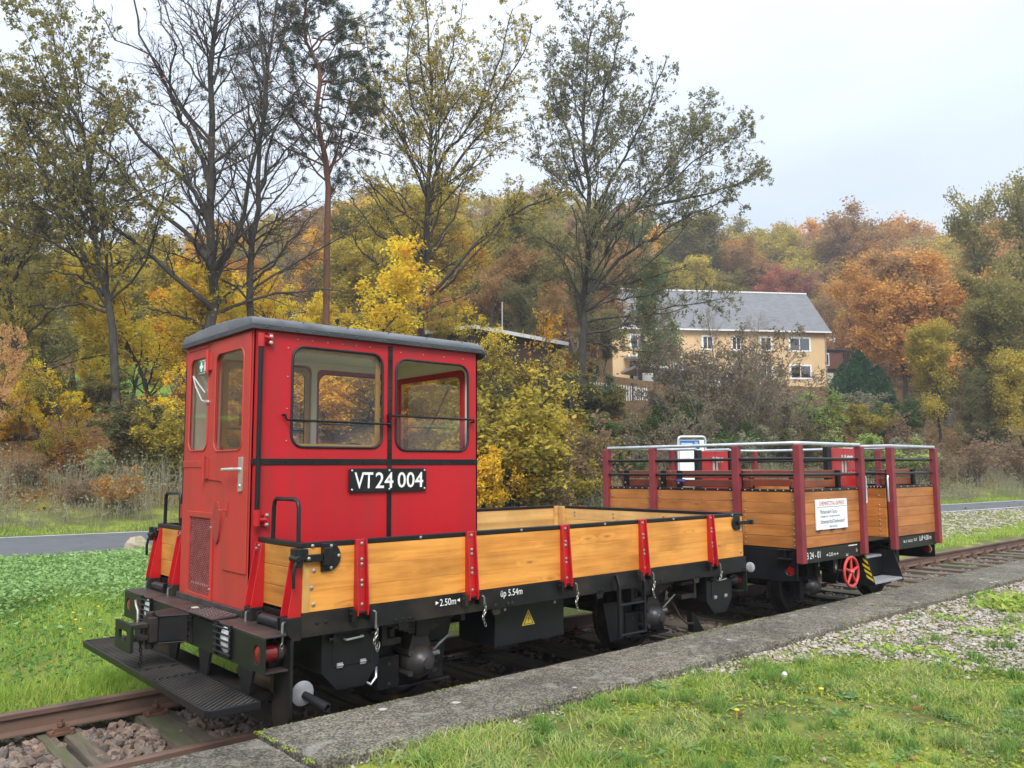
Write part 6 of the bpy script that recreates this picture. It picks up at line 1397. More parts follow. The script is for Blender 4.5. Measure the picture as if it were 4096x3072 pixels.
am = F2.p(SL*.56, .8, 0); zb_ = zr-.55; b = MB(); b.cyl((am[0], am[1], am[2]+zb_), (am[0], am[1], am[2]+zb_+2.3), .03, 6)
for k in range(3):
    a = k*2.1+.4; b.cyl((am[0]+.45*math.cos(a), am[1]+.45*math.sin(a), am[2]+zb_-.2), (am[0], am[1], am[2]+zb_+.75), .03, 6)
b.build('aerial_mast', M['whitepaint'], shed)
# picket fence
fp = [at(2140, 1585, 53), at(2262, 1582, 53), at(2350, 1590, 53.5), at(2440, 1598, 54), at(2530, 1608, 54.5), at(2590, 1614, 55)]
fence = thing('picket_fence', 'picket fence of charcoal and white pales along the top of the bank', 'fence', (fp[0][0], fp[0][1], fp[0][2]))
pk = None; pkb = {}
for i in range(len(fp)-1):
    a, b = np.array(fp[i]), np.array(fp[i+1]); L_ = np.linalg.norm(b-a); n = int(L_/.17); d = (b-a)/L_
    col = M['charcoal'] if i in (0, 1) else M['whitepaint']
    rl_ = MB()
    for h in (.25, .8): rl_.tube([a+np.array([0, 0, h]), b+np.array([0, 0, h])], .035, 4)
    rl_.build('fence_rail', M['charcoal'], fence)
    ps = MB(); ps.box(a[0]-.07, a[0]+.07, a[1]-.07, a[1]+.07, a[2]-.4, a[2]+1.25); ps.build('fence_post', M['charcoal'], fence)
    for k in range(n):
        p = a+d*(k+.5)*L_/n; key = col.name
        if key not in pkb:
            q = MB(); q.add([(-.045, -.012, -.1), (.045, -.012, -.1), (.045, .012, -.1), (-.045, .012, -.1), (-.045, -.012, 1.0), (.045, -.012, 1.0), (.045, .012, 1.0), (-.045, .012, 1.0), (0, -.012, 1.07), (0, .012, 1.07)], [(3, 2, 1, 0), (0, 1, 5, 8, 4), (7, 9, 6, 2, 3), (1, 2, 6, 5), (0, 4, 7, 3), (4, 8, 9, 7), (5, 6, 9, 8)])
            o = q.build('pale', col, fence, loc=(0, 0, 0)); pkb[key] = o
        else: o = pkb[key].copy(); link(o, fence)
        o.location = tuple(p+np.array([0, -.04, 0])-np.array(fp[0])); o.rotation_euler = (0, 0, math.atan2(d[1], d[0]))

# ================================================================== trees
PAL = {
 'orange': [(.27, .125, .03), (.42, .21, .045), (.54, .30, .075), (.34, .19, .06)], 'brown': [(.18, .105, .042), (.27, .16, .062), (.36, .22, .09), (.22, .15, .06)], 'olive': [(.11, .115, .032), (.19, .175, .05), (.28, .23, .07), (.16, .16, .05)],
 'oakgreen': [(.085, .092, .042), (.14, .14, .06), (.20, .175, .075), (.12, .13, .058)], 'green': [(.05, .09, .026), (.085, .14, .04), (.13, .19, .06)], 'yellow': [(.52, .31, .016), (.70, .46, .025), (.78, .56, .06), (.66, .38, .03)],
 'gold': [(.52, .25, .016), (.66, .36, .025), (.74, .46, .04), (.46, .20, .02)], 'yolive': [(.20, .18, .03), (.34, .28, .05), (.48, .37, .06), (.26, .23, .045), (.58, .43, .06)], 'rust': [(.22, .075, .05), (.32, .12, .075), (.38, .17, .10)],
 'peach': [(.58, .32, .13), (.66, .40, .18), (.50, .26, .10)], 'grey': [(.24, .19, .13), (.30, .24, .16), (.20, .18, .11), (.26, .17, .09)], 'dark': [(.024, .062, .028), (.045, .105, .045), (.075, .145, .062)], 'pine': [(.036, .062, .040), (.058, .088, .054), (.08, .11, .065)],
 'lgreen': [(.20, .27, .07), (.29, .36, .11), (.36, .40, .16)], 'pale': [(.46, .48, .27), (.38, .42, .20), (.55, .53, .31)], 'drybrown': [(.22, .145, .085), (.31, .21, .125), (.18, .12, .07)], 'weedgrey': [(.26, .28, .16), (.35, .35, .22), (.36, .31, .22), (.20, .23, .12)]}
LM = {k: leafmat('leaves_'+k, v, .42) for k, v in PAL.items()}
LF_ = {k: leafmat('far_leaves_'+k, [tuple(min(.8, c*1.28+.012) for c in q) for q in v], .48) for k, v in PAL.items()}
M['bark'] = pm('oak_bark', (.040, .035, .029), (.072, .063, .052), scale=9, rough=.95, bump=.5, bscale=25, stretch=(1, 1, .3), bdist=.02)
M['pinebark'] = pm('pine_bark', (.17, .075, .045), (.12, .06, .042), scale=7, rough=.95, bump=.5, bscale=20, bdist=.02)
M['birch'] = pm('pale_bark', (.34, .31, .27), (.20, .18, .16), scale=4, rough=.9, stretch=(1, 1, 3))
M['twig'] = pm('grey_twigs', (.13, .11, .088), (.19, .16, .13), scale=4, rough=.95)
def resample(pts, k=14):
    pts = np.asarray(pts, float); n = len(pts)
    e = np.concatenate([[2*pts[0]-pts[1]], pts, [2*pts[-1]-pts[-2]]]); out = []
    for t in np.linspace(0, n-1-1e-6, k):
        i = int(t); f = t-i; p0, p1, p2, p3 = e[i], e[i+1], e[i+2], e[i+3]
        out.append(.5*((2*p1)+(-p0+p2)*f+(2*p0-5*p1+4*p2-p3)*f*f+(-p0+3*p1-3*p2+p3)*f**3))
    return np.array(out)
def plen(P): return np.linalg.norm(np.diff(P, axis=1), axis=2).sum(1)
def spawn(r, P, R, L, counts, tmin, ang, ratio, k, wig, up, rr_, tmax=1.0, taper=.75, rmin=.006, tip=.35):
    n, K = P.shape[:2]; counts = np.asarray(counts, int); par = np.repeat(np.arange(n), counts); m = len(par)
    t = tmin+(tmax-tmin)*r.random(m)**.85; s = t*(K-1); i = np.minimum(s.astype(int), K-2); f = (s-i)[:, None]
    pos = P[par, i]*(1-f)+P[par, i+1]*f; T = norm(P[par, i+1]-P[par, i]); rv = r.normal(size=(m, 3)); perp = norm(rv-(rv*T).sum(1, keepdims=True)*T)
    a = r.uniform(ang[0], ang[1], m)[:, None]; d = np.cos(a)*T+np.sin(a)*perp; d[:, 2] += up; d = norm(d)
    rad = np.maximum((R[par, i]*(1-f[:, 0])+R[par, i+1]*f[:, 0])*rr_, rmin); ln = L[par]*ratio*(1.15-taper*t)*r.uniform(.55, 1.25, m)
    pts = [pos]; st = (ln/k)[:, None]
    for _ in range(k):
        d = d+r.normal(0, wig, (m, 3)); d[:, 2] += up*.25; d = norm(d); pos = pos+d*st; pts.append(pos)
    return np.stack(pts, 1), rad[:, None]*np.linspace(1, tip, k+1)[None], ln
def tubes(P, R, sides):
    n, K = P.shape[:2]; T = np.gradient(P, axis=1); T = norm(T); ref = np.where(np.abs(T[:, :1, 2:3]) < .9, np.array([0, 0, 1.0]), np.array([1.0, 0, 0])); u = norm(np.cross(T, np.broadcast_to(ref, T.shape))); w = np.cross(T, u)
    an = np.arange(sides)*2*math.pi/sides; V = P[:, :, None]+R[:, :, None, None]*(u[:, :, None]*np.cos(an)[None, None, :, None]+w[:, :, None]*np.sin(an)[None, None, :, None])
    base = (np.arange(n)*K*sides)[:, None, None]; i = np.arange(K-1)[None, :, None]*sides; j = np.arange(sides)[None, None]; j2 = (j+1) % sides
    F = np.stack([base+i+j, base+i+j2, base+i+sides+j2, base+i+sides+j], -1).reshape(-1, 4); return V.reshape(-1, 3), F
def wood_mesh(name, sets, mat, off):
    Vs = []; Fs = []; b = 0
    for P, R, s in sets:
        V, F = tubes(P, R, s); Vs.append(V); Fs.append(F+b); b += len(V)
    return fastmesh(name, np.concatenate(Vs)-np.asarray(off), np.concatenate(Fs), None, [mat], smooth=True)
def tip_points(r, P, per, jit): 
    n, K = P.shape[:2]; m = n*per; par = np.repeat(np.arange(n), per); t = r.uniform(.25, 1.0, m)*(K-1); i = np.minimum(t.astype(int), K-2); f = (t-i)[:, None]; return P[par, i]*(1-f)+P[par, i+1]*f+r.normal(0, jit, (m, 3))
def finish_tree(root, sets, leafC, leafS, lmat, bark, r, off, elong=1.5, flat=0.0, droop=None):
    me = wood_mesh('trunk', sets, bark, off); o = bpy.data.objects.new('trunk', me); link(o, root)
    if leafC is not None and len(leafC): leaves('crown', leafC, leafS, lmat, r, elong, flat, .2, root, off, droop)
    return root
def hero(name, label, cat, d, limbs, lp, bark=None, seed=1, l1=1.5, l2=2.4, l3=3.5, leaf=.085, nleaf=3, leafmatl=None, leafprob=1.0, spread=.38, needles=False, depthk=.3, ratio=(.38, .42, .45), up=.10, group=None):
    """a big tree: trunk and limbs traced as 3-D polylines (first one is the trunk), finer branches grown from them"""
    r = np.random.default_rng(seed); base = at(limbs[0][0][0][0], limbs[0][0][0][1], d); gz_ = float(terrain(base[0], base[1])); off = np.array([base[0], base[1], gz_])
    P = []; R = []
    for q, (pts, r0, r1) in enumerate(limbs):
        pts = np.array(pts, float); px = np.hypot(*np.diff(pts, axis=0).T).sum(); k = 0 if q == 0 else r.choice([-1, 1])*r.uniform(.4, 1)*depthk*px*d/FPX
        X = np.array([at(u, v, d+k*i/(len(pts)-1)+(r.normal(0, .12) if i and q else 0)) for i, (u, v) in enumerate(pts)])
        if q == 0: X = np.concatenate([[off+np.array([0, 0, -.2])], X])
        Q = resample(X, 14); Q[1:-1] += r.normal(0, .055, (12, 3)); P.append(Q); R.append((r0+(r1-r0)*np.linspace(0, 1, 14)**.7)*.86)
    P0 = np.stack(P); R0 = np.stack(R); R0[0, 0] *= 1.5; R0[0, 1] *= 1.15; L0 = plen(P0)
    c = np.maximum((L0*l1).astype(int), 2); c[0] = int(c[0]*.7)
    P1, R1, L1 = spawn(r, P0, R0, L0, c, .22, (.45, 1.15), ratio[0], 6, .15, up, .40, taper=.85, rmin=.010, tip=.3)
    L1c = np.minimum(L1, 4.0); P2, R2, L2 = spawn(r, P1, R1, L1c, np.maximum((L1c*l2).astype(int), 1), .12, (.4, 1.1), ratio[1], 4, .16, up, .5, rmin=.008)
    P3, R3, L3 = spawn(r, P2, R2, np.clip(L2, .5, 1.5), np.maximum((L2*l3).astype(int), 1)+1, .1, (.4, 1.1), ratio[2], 2, .22, up*.6, .55, rmin=.0055, tip=.5)
    print('hero', seed, len(P1), len(P2), len(P3))
    root = thing(name, label, cat, off, group); sets = [(P0, R0, 9), (P1, R1, 5), (P2, R2, 4), (P3, R3, 3)]
    kk = r.random(len(P3)) < leafprob; 
    # clumpiness: leaves are lost in patches
    cn = snoise(P3[:, 1, 0]*.9, P3[:, 1, 2]*.9+P3[:, 1, 1], .9); kk &= (cn > -1.1) | (r.random(len(P3)) < .35)
    C = tip_points(r, P3[kk], nleaf, .05) if kk.any() else np.zeros((0, 3))
    if needles:
        S = np.full(len(C), leaf); return finish_tree(root, sets, C, S*r.uniform(.7, 1.3, len(C)), lp, bark or M['bark'], r, off, 7.0, .0)
    return finish_tree(root, sets, C, leaf*r.uniform(.6, 1.35, len(C)), lp, bark or M['bark'], r, off, 1.6, .0, np.array([0, 0, -.5]))
def za(L): return [(x*.8436, y*.8436) for x, y in L]
def zb(L): return [(1200+x*.859, y*.859) for x, y in L]
# --- nearly bare oak behind the cab
T1 = [(za([(1015, 1900), (1012, 1640), (1000, 1480), (1003, 1300), (1000, 1070), (993, 760), (1000, 500), (1000, 280), (1030, 120), (1050, -60), (1055, -200)]), .36, .05),
 (za([(1000, 1470), (970, 1440), (840, 1320), (680, 1195), (545, 1070), (400, 940), (290, 790), (190, 670), (130, 590), (40, 470)]), .15, .03),
 (za([(990, 1230), (890, 1110), (720, 980), (610, 870), (520, 740), (400, 620), (290, 520), (200, 420)]), .14, .025),
 (za([(1000, 1100), (935, 930), (800, 790), (690, 680), (625, 590), (510, 480), (400, 380), (330, 250)]), .14, .025),
 (za([(992, 880), (905, 650), (855, 560), (800, 440), (720, 290), (650, 90), (620, -80)]), .13, .03),
 (za([(992, 680), (905, 570), (835, 480), (800, 380), (720, 270), (560, 200), (440, 30)]), .09, .02),
 (za([(995, 660), (880, 540), (800, 370), (850, 230), (760, 80), (730, -80)]), .08, .02),
 (za([(1010, 775), (1110, 690), (1215, 570), (1250, 480), (1290, 380)]), .08, .02),
 (za([(1010, 400), (1040, 290), (1075, 180), (1110, 40), (1130, -80)]), .08, .02),
 (za([(1000, 300), (960, 160), (900, 20), (880, -80)]), .07, .02),
 (za([(985, 430), (900, 300), (830, 150), (780, 20), (760, -60)]), .06, .02),
 (za([(1030, 1280), (1110, 1130), (1150, 1000), (1180, 850), (1225, 650), (1250, 460), (1240, 250), (1215, 0), (1200, -120)]), .14, .03),
 (za([(1010, 1530), (960, 1545), (890, 1510), (820, 1500), (770, 1480), (700, 1460)]), .11, .03),
 (za([(1040, 1440), (1090, 1385), (1160, 1355), (1220, 1300)]), .09, .03),
 (za([(985, 1010), (930, 870), (900, 800), (830, 720), (740, 620)]), .07, .02),
 (za([(965, 1160), (900, 1030), (780, 940), (690, 900), (620, 760), (560, 640)]), .08, .02)]
hero('oak_tree', 'almost leafless oak with fanned grey limbs rising behind the red cab', 'tree', 33, T1, LM['brown'], seed=3, l1=3.2, l2=3.8, l3=5.2, leaf=.10, nleaf=1, leafprob=.10, ratio=(.30, .45, .5))
T2 = [(za([(1195, 1900), (1190, 1490), (1185, 1300), (1197, 1100), (1215, 930), (1235, 700), (1250, 500), (1285, 250), (1310, 0), (1320, -150)]), .24, .04),
 (za([(1200, 1335), (1290, 1250), (1345, 1170), (1440, 1080), (1470, 1000)]), .08, .025), (za([(1218, 930), (1290, 790), (1390, 680), (1500, 560)]), .09, .02), (za([(1235, 900), (1290, 650), (1350, 520), (1440, 390)]), .08, .02),
 (za([(1225, 960), (1330, 900), (1390, 830)]), .05, .02), (za([(1235, 700), (1180, 520), (1100, 330), (1050, 200)]), .07, .02), (za([(1245, 600), (1260, 400), (1340, 200), (1400, 20)]), .07, .02), (za([(1250, 500), (1200, 300), (1130, 60), (1100, -80)]), .06, .02)]
hero('oak_tree', 'slimmer leafless oak trunk beside the fanned bare oak', 'tree', 34, T2, LM['brown'], seed=4, l1=3.2, l2=3.8, l3=5.2, leaf=.10, nleaf=1, leafprob=.14, ratio=(.30, .45, .5))
T3 = [(za([(555, 2100), (540, 1600), (490, 1350), (470, 1150), (425, 900), (400, 620), (335, 500), (270, 260), (250, 160)]), .24, .03), (za([(470, 1160), (330, 1020), (240, 900), (175, 760), (120, 600), (60, 480)]), .12, .025), (za([(480, 1330), (380, 1200), (310, 1080), (180, 1010), (80, 870), (0, 700)]), .10, .025),
 (za([(430, 920), (500, 780), (530, 640), (560, 520)]), .07, .02), (za([(405, 640), (300, 560), (200, 400), (150, 260)]), .07, .02), (za([(490, 1400), (420, 1340), (300, 1290), (150, 1300)]), .08, .02), (za([(520, 1480), (380, 1440), (200, 1460), (60, 1400)]), .08, .02), (za([(530, 1260), (540, 1050), (600, 960)]), .05, .02)]
hero('deciduous_tree', 'tall olive leaved tree behind the road and the nettle patch', 'tree', 31, T3, LF_['olive'], seed=5, l1=3.6, l2=4.0, l3=4.2, leaf=.085, nleaf=7, ratio=(.42, .45, .5), up=.06)
hero('deciduous_tree', 'second, yellower olive tree beside the tall olive tree', 'tree', 33, [([(60, 1800), (70, 1500), (30, 1150), (20, 800), (-20, 520), (-30, 320)], .2, .03), ([(30, 1150), (130, 950), (200, 760), (230, 600)], .09, .02), ([(25, 900), (-120, 700), (-150, 500)], .08, .02), ([(60, 1400), (200, 1250), (330, 1150)], .08, .02), ([(20, 760), (90, 560), (110, 350)], .06, .02)], LF_['yolive'], seed=6, l1=3.6, l2=4.0, l3=4.2, leaf=.085, nleaf=7, ratio=(.42, .45, .5), up=.06)
# --- pine
T4 = [(za([(1545, 1900), (1550, 1450), (1555, 1050), (1560, 840), (1530, 720), (1505, 600), (1510, 440), (1520, 350), (1490, 270), (1462, 210), (1450, 100), (1460, -60)]), .22, .06), (za([(1520, 385), (1620, 390), (1720, 360), (1800, 330)]), .06, .02), (za([(1470, 240), (1540, 160), (1640, 110), (1740, 60)]), .06, .02), (za([(1465, 215), (1420, 120), (1400, 40)]), .05, .02), (za([(1515, 460), (1620, 470), (1700, 540), (1760, 600)]), .05, .02), (za([(1510, 560), (1600, 640), (1690, 690), (1760, 740)]), .05, .02), (za([(1500, 420), (1430, 350), (1390, 340)]), .04, .02), (za([(1460, 120), (1560, 20), (1680, -40)]), .05, .02), (za([(1535, 740), (1450, 800), (1420, 880)]), .04, .02), (za([(1510, 500), (1640, 540), (1740, 460)]), .04, .02), (za([(1480, 180), (1620, 210), (1760, 200)]), .05, .02), (zb([(95, 385), (230, 382), (310, 345), (390, 330)]), .055, .02), (zb([(105, 440), (260, 470), (380, 520), (440, 560)]), .05, .02), (zb([(78, 560), (200, 600), (350, 640), (420, 690)]), .05, .02), (zb([(95, 650), (250, 690), (400, 720), (470, 770)]), .05, .02), (zb([(72, 500), (20, 470), (-60, 420)]), .04, .02), (zb([(60, 300), (200, 250), (330, 230), (420, 250)]), .05, .02), (zb([(50, 250), (180, 130), (320, 120), (430, 180)]), .05, .02), (zb([(110, 700), (30, 650), (-60, 640)]), .04, .02)]
hero('pine_tree', 'pine with reddish bent trunk and dark needle tufts', 'tree', 36, T4, LM['pine'], bark=M['pinebark'], seed=7, l1=2.6, l2=3.8, l3=5, leaf=.030, nleaf=14, ratio=(.34, .42, .4), needles=True, up=.08)
# --- oak in the middle
T5 = [(zb([(560, 1900), (560, 1530), (575, 1350), (590, 1200), (590, 1000), (600, 850), (603, 650), (612, 480), (600, 300), (590, 150), (580, -40)]), .30, .04), (zb([(600, 940), (540, 800), (500, 680), (440, 570), (370, 430), (320, 250), (300, 100)]), .12, .025), (zb([(605, 910), (665, 720), (745, 640), (835, 510), (900, 350), (950, 200), (990, 40)]), .12, .025), (zb([(620, 920), (750, 740), (860, 590), (920, 450), (1020, 270), (1080, 110)]), .11, .025),
 (zb([(605, 1370), (740, 1220), (870, 1090), (1000, 990), (1130, 930), (1250, 880)]), .12, .03), (zb([(650, 1360), (780, 1230), (920, 1080), (1010, 930)]), .09, .025), (zb([(562, 1210), (505, 1110), (380, 1110), (260, 960), (220, 900)]), .09, .025), (zb([(525, 1400), (440, 1280), (310, 1190), (220, 1090), (120, 1040)]), .09, .025), (zb([(590, 1180), (700, 1040), (750, 900), (790, 750)]), .08, .02), (zb([(605, 640), (520, 480), (500, 300), (520, 120), (480, -20)]), .08, .02), (zb([(612, 480), (700, 320), (720, 160), (760, 0)]), .08, .02), (zb([(560, 1500), (640, 1420), (760, 1380)]), .07, .02), (zb([(590, 1060), (480, 920), (360, 860), (290, 800)]), .06, .02), (zb([(640, 860), (640, 620), (680, 420), (650, 200)]), .07, .02)]
hero('oak_tree', 'tall oak with thinning golden olive leaves above the cab roof end', 'tree', 42, T5, LF_['yolive'], seed=8, l1=3.3, l2=3.9, l3=4.0, leaf=.080, nleaf=6, leafprob=.78, ratio=(.34, .45, .5))
# --- oak on the right
T6 = [(zb([(1300, 1960), (1312, 1700), (1318, 1530), (1330, 1350), (1345, 1150), (1345, 900), (1322, 700), (1325, 450), (1335, 250), (1360, 120)]), .33, .04), (zb([(1348, 730), (1400, 520), (1430, 380), (1480, 200), (1500, 90)]), .11, .025), (zb([(1400, 1110), (1560, 985), (1750, 930), (1900, 900), (2050, 845), (2130, 800)]), .13, .025), (zb([(1360, 1360), (1500, 1200), (1680, 1085), (1830, 1000), (1960, 940)]), .14, .03), (zb([(1420, 1190), (1500, 1040), (1620, 900), (1740, 740), (1830, 600), (1890, 480)]), .12, .025), (zb([(1350, 1000), (1460, 820), (1560, 650), (1640, 450), (1710, 260)]), .11, .025), (zb([(1320, 880), (1245, 600), (1185, 470), (1170, 250)]), .10, .025),
 (zb([(1300, 1240), (1225, 1170), (1120, 1110), (1000, 1130)]), .07, .02), (zb([(1325, 1560), (1460, 1530), (1600, 1480), (1800, 1430)]), .10, .03), (zb([(1330, 1450), (1450, 1400), (1600, 1380), (1760, 1330)]), .09, .025), (zb([(1325, 650), (1270, 420), (1280, 200)]), .08, .02), (zb([(1325, 480), (1400, 300), (1440, 120)]), .07, .02), (zb([(1500, 1040), (1680, 880), (1850, 750), (2000, 650), (2080, 600)]), .07, .02), (zb([(1300, 1420), (1240, 1300), (1230, 1180)]), .06, .02), (zb([(1328, 1500), (1480, 1480), (1660, 1440), (1850, 1410), (2010, 1390)]), .08, .02), (zb([(1325, 1590), (1430, 1610), (1570, 1640), (1700, 1620)]), .07, .02), (zb([(1340, 1300), (1480, 1320), (1640, 1290), (1800, 1240)]), .07, .02), (zb([(1340, 1080), (1270, 900), (1150, 780), (1080, 560)]), .07, .02)]
hero('oak_tree', 'wide spreading oak with dull grey green leaves in front of the house', 'tree', 43, T6, LF_['oakgreen'], seed=9, l1=3.8, l2=3.7, l3=4.0, leaf=.080, nleaf=7, leafprob=.92, ratio=(.36, .45, .5))

# --- generic trees and shrubs grown from the ground
def grow(name, H, crown0, spread, lmat, seed, leaf=.28, nleaf=3, bark=None, stems=1, nl=16, n2=7, n3=5, trunk=.16, upk=.1, flat=0.0, lean=.05, lr=.42, wob=.1, elong=1.5, prob=1.0, ang=(.55, 1.1), tap=.62, jit=.1, gaps=-9, gapf=.9):
    r = np.random.default_rng(seed); P = []; R = []
    for s in range(stems):
        k = 8; dirv = np.array([r.normal(0, lean), r.normal(0, lean), 1.0])
        if stems > 1: a = 2*math.pi*s/stems+r.uniform(-.4, .4); q = r.uniform(.25, 1.0)*lean*2; dirv = np.array([math.cos(a)*q, math.sin(a)*q, 1.0])
        p = np.array([r.normal(0, .06*stems**.5), r.normal(0, .06*stems**.5), -.15]); L = H*(1 if stems == 1 else r.uniform(.65, 1.05)); pts = [p]
        for i in range(k-1): dirv = norm(dirv+r.normal(0, wob, 3)*np.array([1, 1, .2])); p = p+dirv*L/(k-1); pts.append(p)
        P.append(pts); R.append(trunk/(stems**.5)*np.linspace(1, .15, k))
    P0 = np.array(P); R0 = np.array(R); R0[:, 0] *= 1.25; L0 = plen(P0)*spread
    P1, R1, L1 = spawn(r, P0, R0, L0, np.full(stems, nl), crown0, ang, lr, 5, .12, upk, .45, taper=tap, rmin=.012)
    P2, R2, L2 = spawn(r, P1, R1, L1, np.full(len(P1), n2), .2, (.4, 1.1), .42, 3, .16, upk, .5, rmin=.010)
    P3, R3, L3 = spawn(r, P2, R2, np.maximum(L2, .3), np.full(len(P2), n3), .15, (.4, 1.2), .5, 2, .2, upk*.5, .5, rmin=.008, tip=.6)
    P3 = P3[r.random(len(P3)) < prob] if prob < 1 else P3
    C = tip_points(r, P3, nleaf, jit) if nleaf else None
    if C is not None and gaps > -5: C = C[(snoise(C[:, 0]+C[:, 2]*.6, C[:, 1]-C[:, 2]*.8, gapf) > gaps) | (r.random(len(C)) < .18)]
    return dict(sets=[(P0, R0, 7), (P1, R1, 4), (P2, R2, 3)]+([(P3, R3, 3)] if nleaf == 0 or prob >= 1 and leaf < .13 else []), C=C, leaf=leaf, lmat=lmat, bark=bark or M['bark'], r=r, elong=elong, flat=flat)
def plant(name, label, cat, x, y, spec, group=None, scale=1.0, rz=0.0, dz=0.0):
    root = thing(name, label, cat, (x, y, float(terrain(x, y))+dz), group); C = spec['C']; r = spec['r']
    finish_tree(root, spec['sets'], C, None if C is None else spec['leaf']*r.uniform(.6, 1.35, len(C)), spec['lmat'], spec['bark'], r, np.zeros(3), spec['elong'], spec['flat'], np.array([0, 0, -.3]))
    root.scale = (scale,)*3; root.rotation_euler = (0, 0, rz); return root
def replant(src, label, x, y, scale, rz, mat=None, group=None, dz=0.0, sz=None):
    c = copy_tree(src); c.location = (x, y, float(terrain(x, y))+dz); c.scale = (scale, scale, scale*(sz or 1)); c.rotation_euler = (0, 0, rz); c['label'] = label
    if group: c['group'] = group
    elif 'group' in c: del c['group']
    if mat is not None:
        for ch in c.children:
            if ch.name.startswith('crown'): ch.material_slots[0].link = 'OBJECT'; ch.material_slots[0].material = mat
    return c
def uvd(u, d): p = at(u, 1790, d); return p[0], p[1]
def hfor(u, v, d):  # height of a plant at (u, d) whose top shows at image row v
    x, y = uvd(u, d); return at(u, v, d)[2]-float(terrain(x, y))
# maples in autumn yellow on the bank
mapl = grow('maple', 8.0, .12, .85, LF_['gold'], 31, gaps=-.7, gapf=1.6, jit=.16, leaf=.12, nleaf=6, nl=30, n2=8, n3=5, trunk=.12, flat=.35)
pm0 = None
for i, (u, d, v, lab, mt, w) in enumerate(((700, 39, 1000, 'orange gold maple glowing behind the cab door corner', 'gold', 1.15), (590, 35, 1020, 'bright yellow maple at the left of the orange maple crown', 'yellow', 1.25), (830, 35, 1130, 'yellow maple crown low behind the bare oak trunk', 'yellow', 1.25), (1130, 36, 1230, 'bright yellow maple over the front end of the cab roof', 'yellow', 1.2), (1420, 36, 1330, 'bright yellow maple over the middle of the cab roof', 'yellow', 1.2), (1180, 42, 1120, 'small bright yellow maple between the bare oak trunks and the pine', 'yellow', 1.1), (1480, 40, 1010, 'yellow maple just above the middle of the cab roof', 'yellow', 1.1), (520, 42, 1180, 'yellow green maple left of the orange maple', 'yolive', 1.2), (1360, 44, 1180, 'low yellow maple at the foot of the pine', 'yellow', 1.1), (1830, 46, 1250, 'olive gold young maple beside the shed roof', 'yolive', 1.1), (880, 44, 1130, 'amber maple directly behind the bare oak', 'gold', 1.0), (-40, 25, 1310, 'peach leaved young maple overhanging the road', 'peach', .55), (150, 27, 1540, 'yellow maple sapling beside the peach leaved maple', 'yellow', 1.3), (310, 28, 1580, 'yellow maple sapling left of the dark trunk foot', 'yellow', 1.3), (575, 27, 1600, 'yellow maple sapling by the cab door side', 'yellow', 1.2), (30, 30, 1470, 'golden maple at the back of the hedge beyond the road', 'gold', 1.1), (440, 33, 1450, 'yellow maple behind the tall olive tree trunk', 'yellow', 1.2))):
    x, y = uvd(u, d); h = hfor(u, v, d)
    if pm0 is None: o = pm0 = plant('maple_tree', lab, 'tree', x, y, mapl)
    else: o = replant(pm0, lab, x, y, 1, i*1.7, LF_[mt])
    o.scale = (h/8*w, h/8*w, h/8)
sparse = grow('maple', 8.0, .10, .9, LF_['yellow'], 33, jit=.10, leaf=.12, nleaf=3, nl=24, n2=6, n3=4, trunk=.09, flat=.3, prob=.55)
sp0 = None
for i, (u, d, v, lab, mt, w) in enumerate(((2010, 36, 1200, 'sparse yellow maple with open twigs in front of the dark shed', 'yellow', .9), (2160, 38, 1260, 'thin gold maple in front of the right end of the shed', 'gold', .9), (1880, 37, 1300, 'thin yellow maple at the left end of the shed', 'yellow', 1.0), (2290, 37, 1380, 'open twigged olive sapling left of the wide oak trunk', 'yolive', 1.0), (260, 27, 1440, 'open twigged yellow sapling in the hedge beyond the road', 'yellow', 1.1), (80, 26, 1500, 'thin olive sapling beside the peach leaved maple', 'yolive', 1.2), (620, 28, 1420, 'thin gold sapling beside the cab front', 'gold', 1.1))):
    x, y = uvd(u, d); h = hfor(u, v, d)
    if sp0 is None: o = sp0 = plant('maple_tree', lab, 'tree', x, y, sparse)
    else: o = replant(sp0, lab, x, y, 1, i*1.7, LF_[mt])
    o.scale = (h/8*w, h/8*w, h/8)
# shrubs on the bank
shr = grow('shrub', 3.0, .06, .95, LM['yolive'], 41, gaps=-.25, gapf=2.2, jit=.10, leaf=.075, nleaf=7, stems=8, nl=10, n2=5, n3=5, trunk=.09, lean=.35, lr=.42, flat=.3)
shr2 = grow('shrub', 3.0, .06, .95, LM['drybrown'], 42, leaf=.09, nleaf=2, stems=9, nl=9, n2=5, n3=4, trunk=.09, lean=.32, lr=.40, bark=M['twig'], prob=.6)
twg = grow('willow', 4.0, .06, .9, LM['grey'], 43, leaf=.07, nleaf=1, stems=12, nl=12, n2=6, n3=5, trunk=.14, lean=.40, lr=.36, bark=M['twig'], prob=1.0)
S0 = [None, None, None]
def bush(kind, u, d, v, lab, mt=None, w=1.0, i=0, group=None):
    spec, nm, h0 = ((shr, 'leafy_shrub', 3.0), (shr2, 'dry_shrub', 3.0), (twg, 'willow_bush', 4.0))[kind]
    x, y = uvd(u, d); h = max(hfor(u, v, d), .8)
    if S0[kind] is None: o = S0[kind] = plant(nm, lab, 'shrub', x, y, spec, group)
    else: o = replant(S0[kind], lab, x, y, 1, i*2.1+u*.01, LM[mt] if mt else None, group)
    o.scale = (h/h0*w, h/h0*w, h/h0); return o
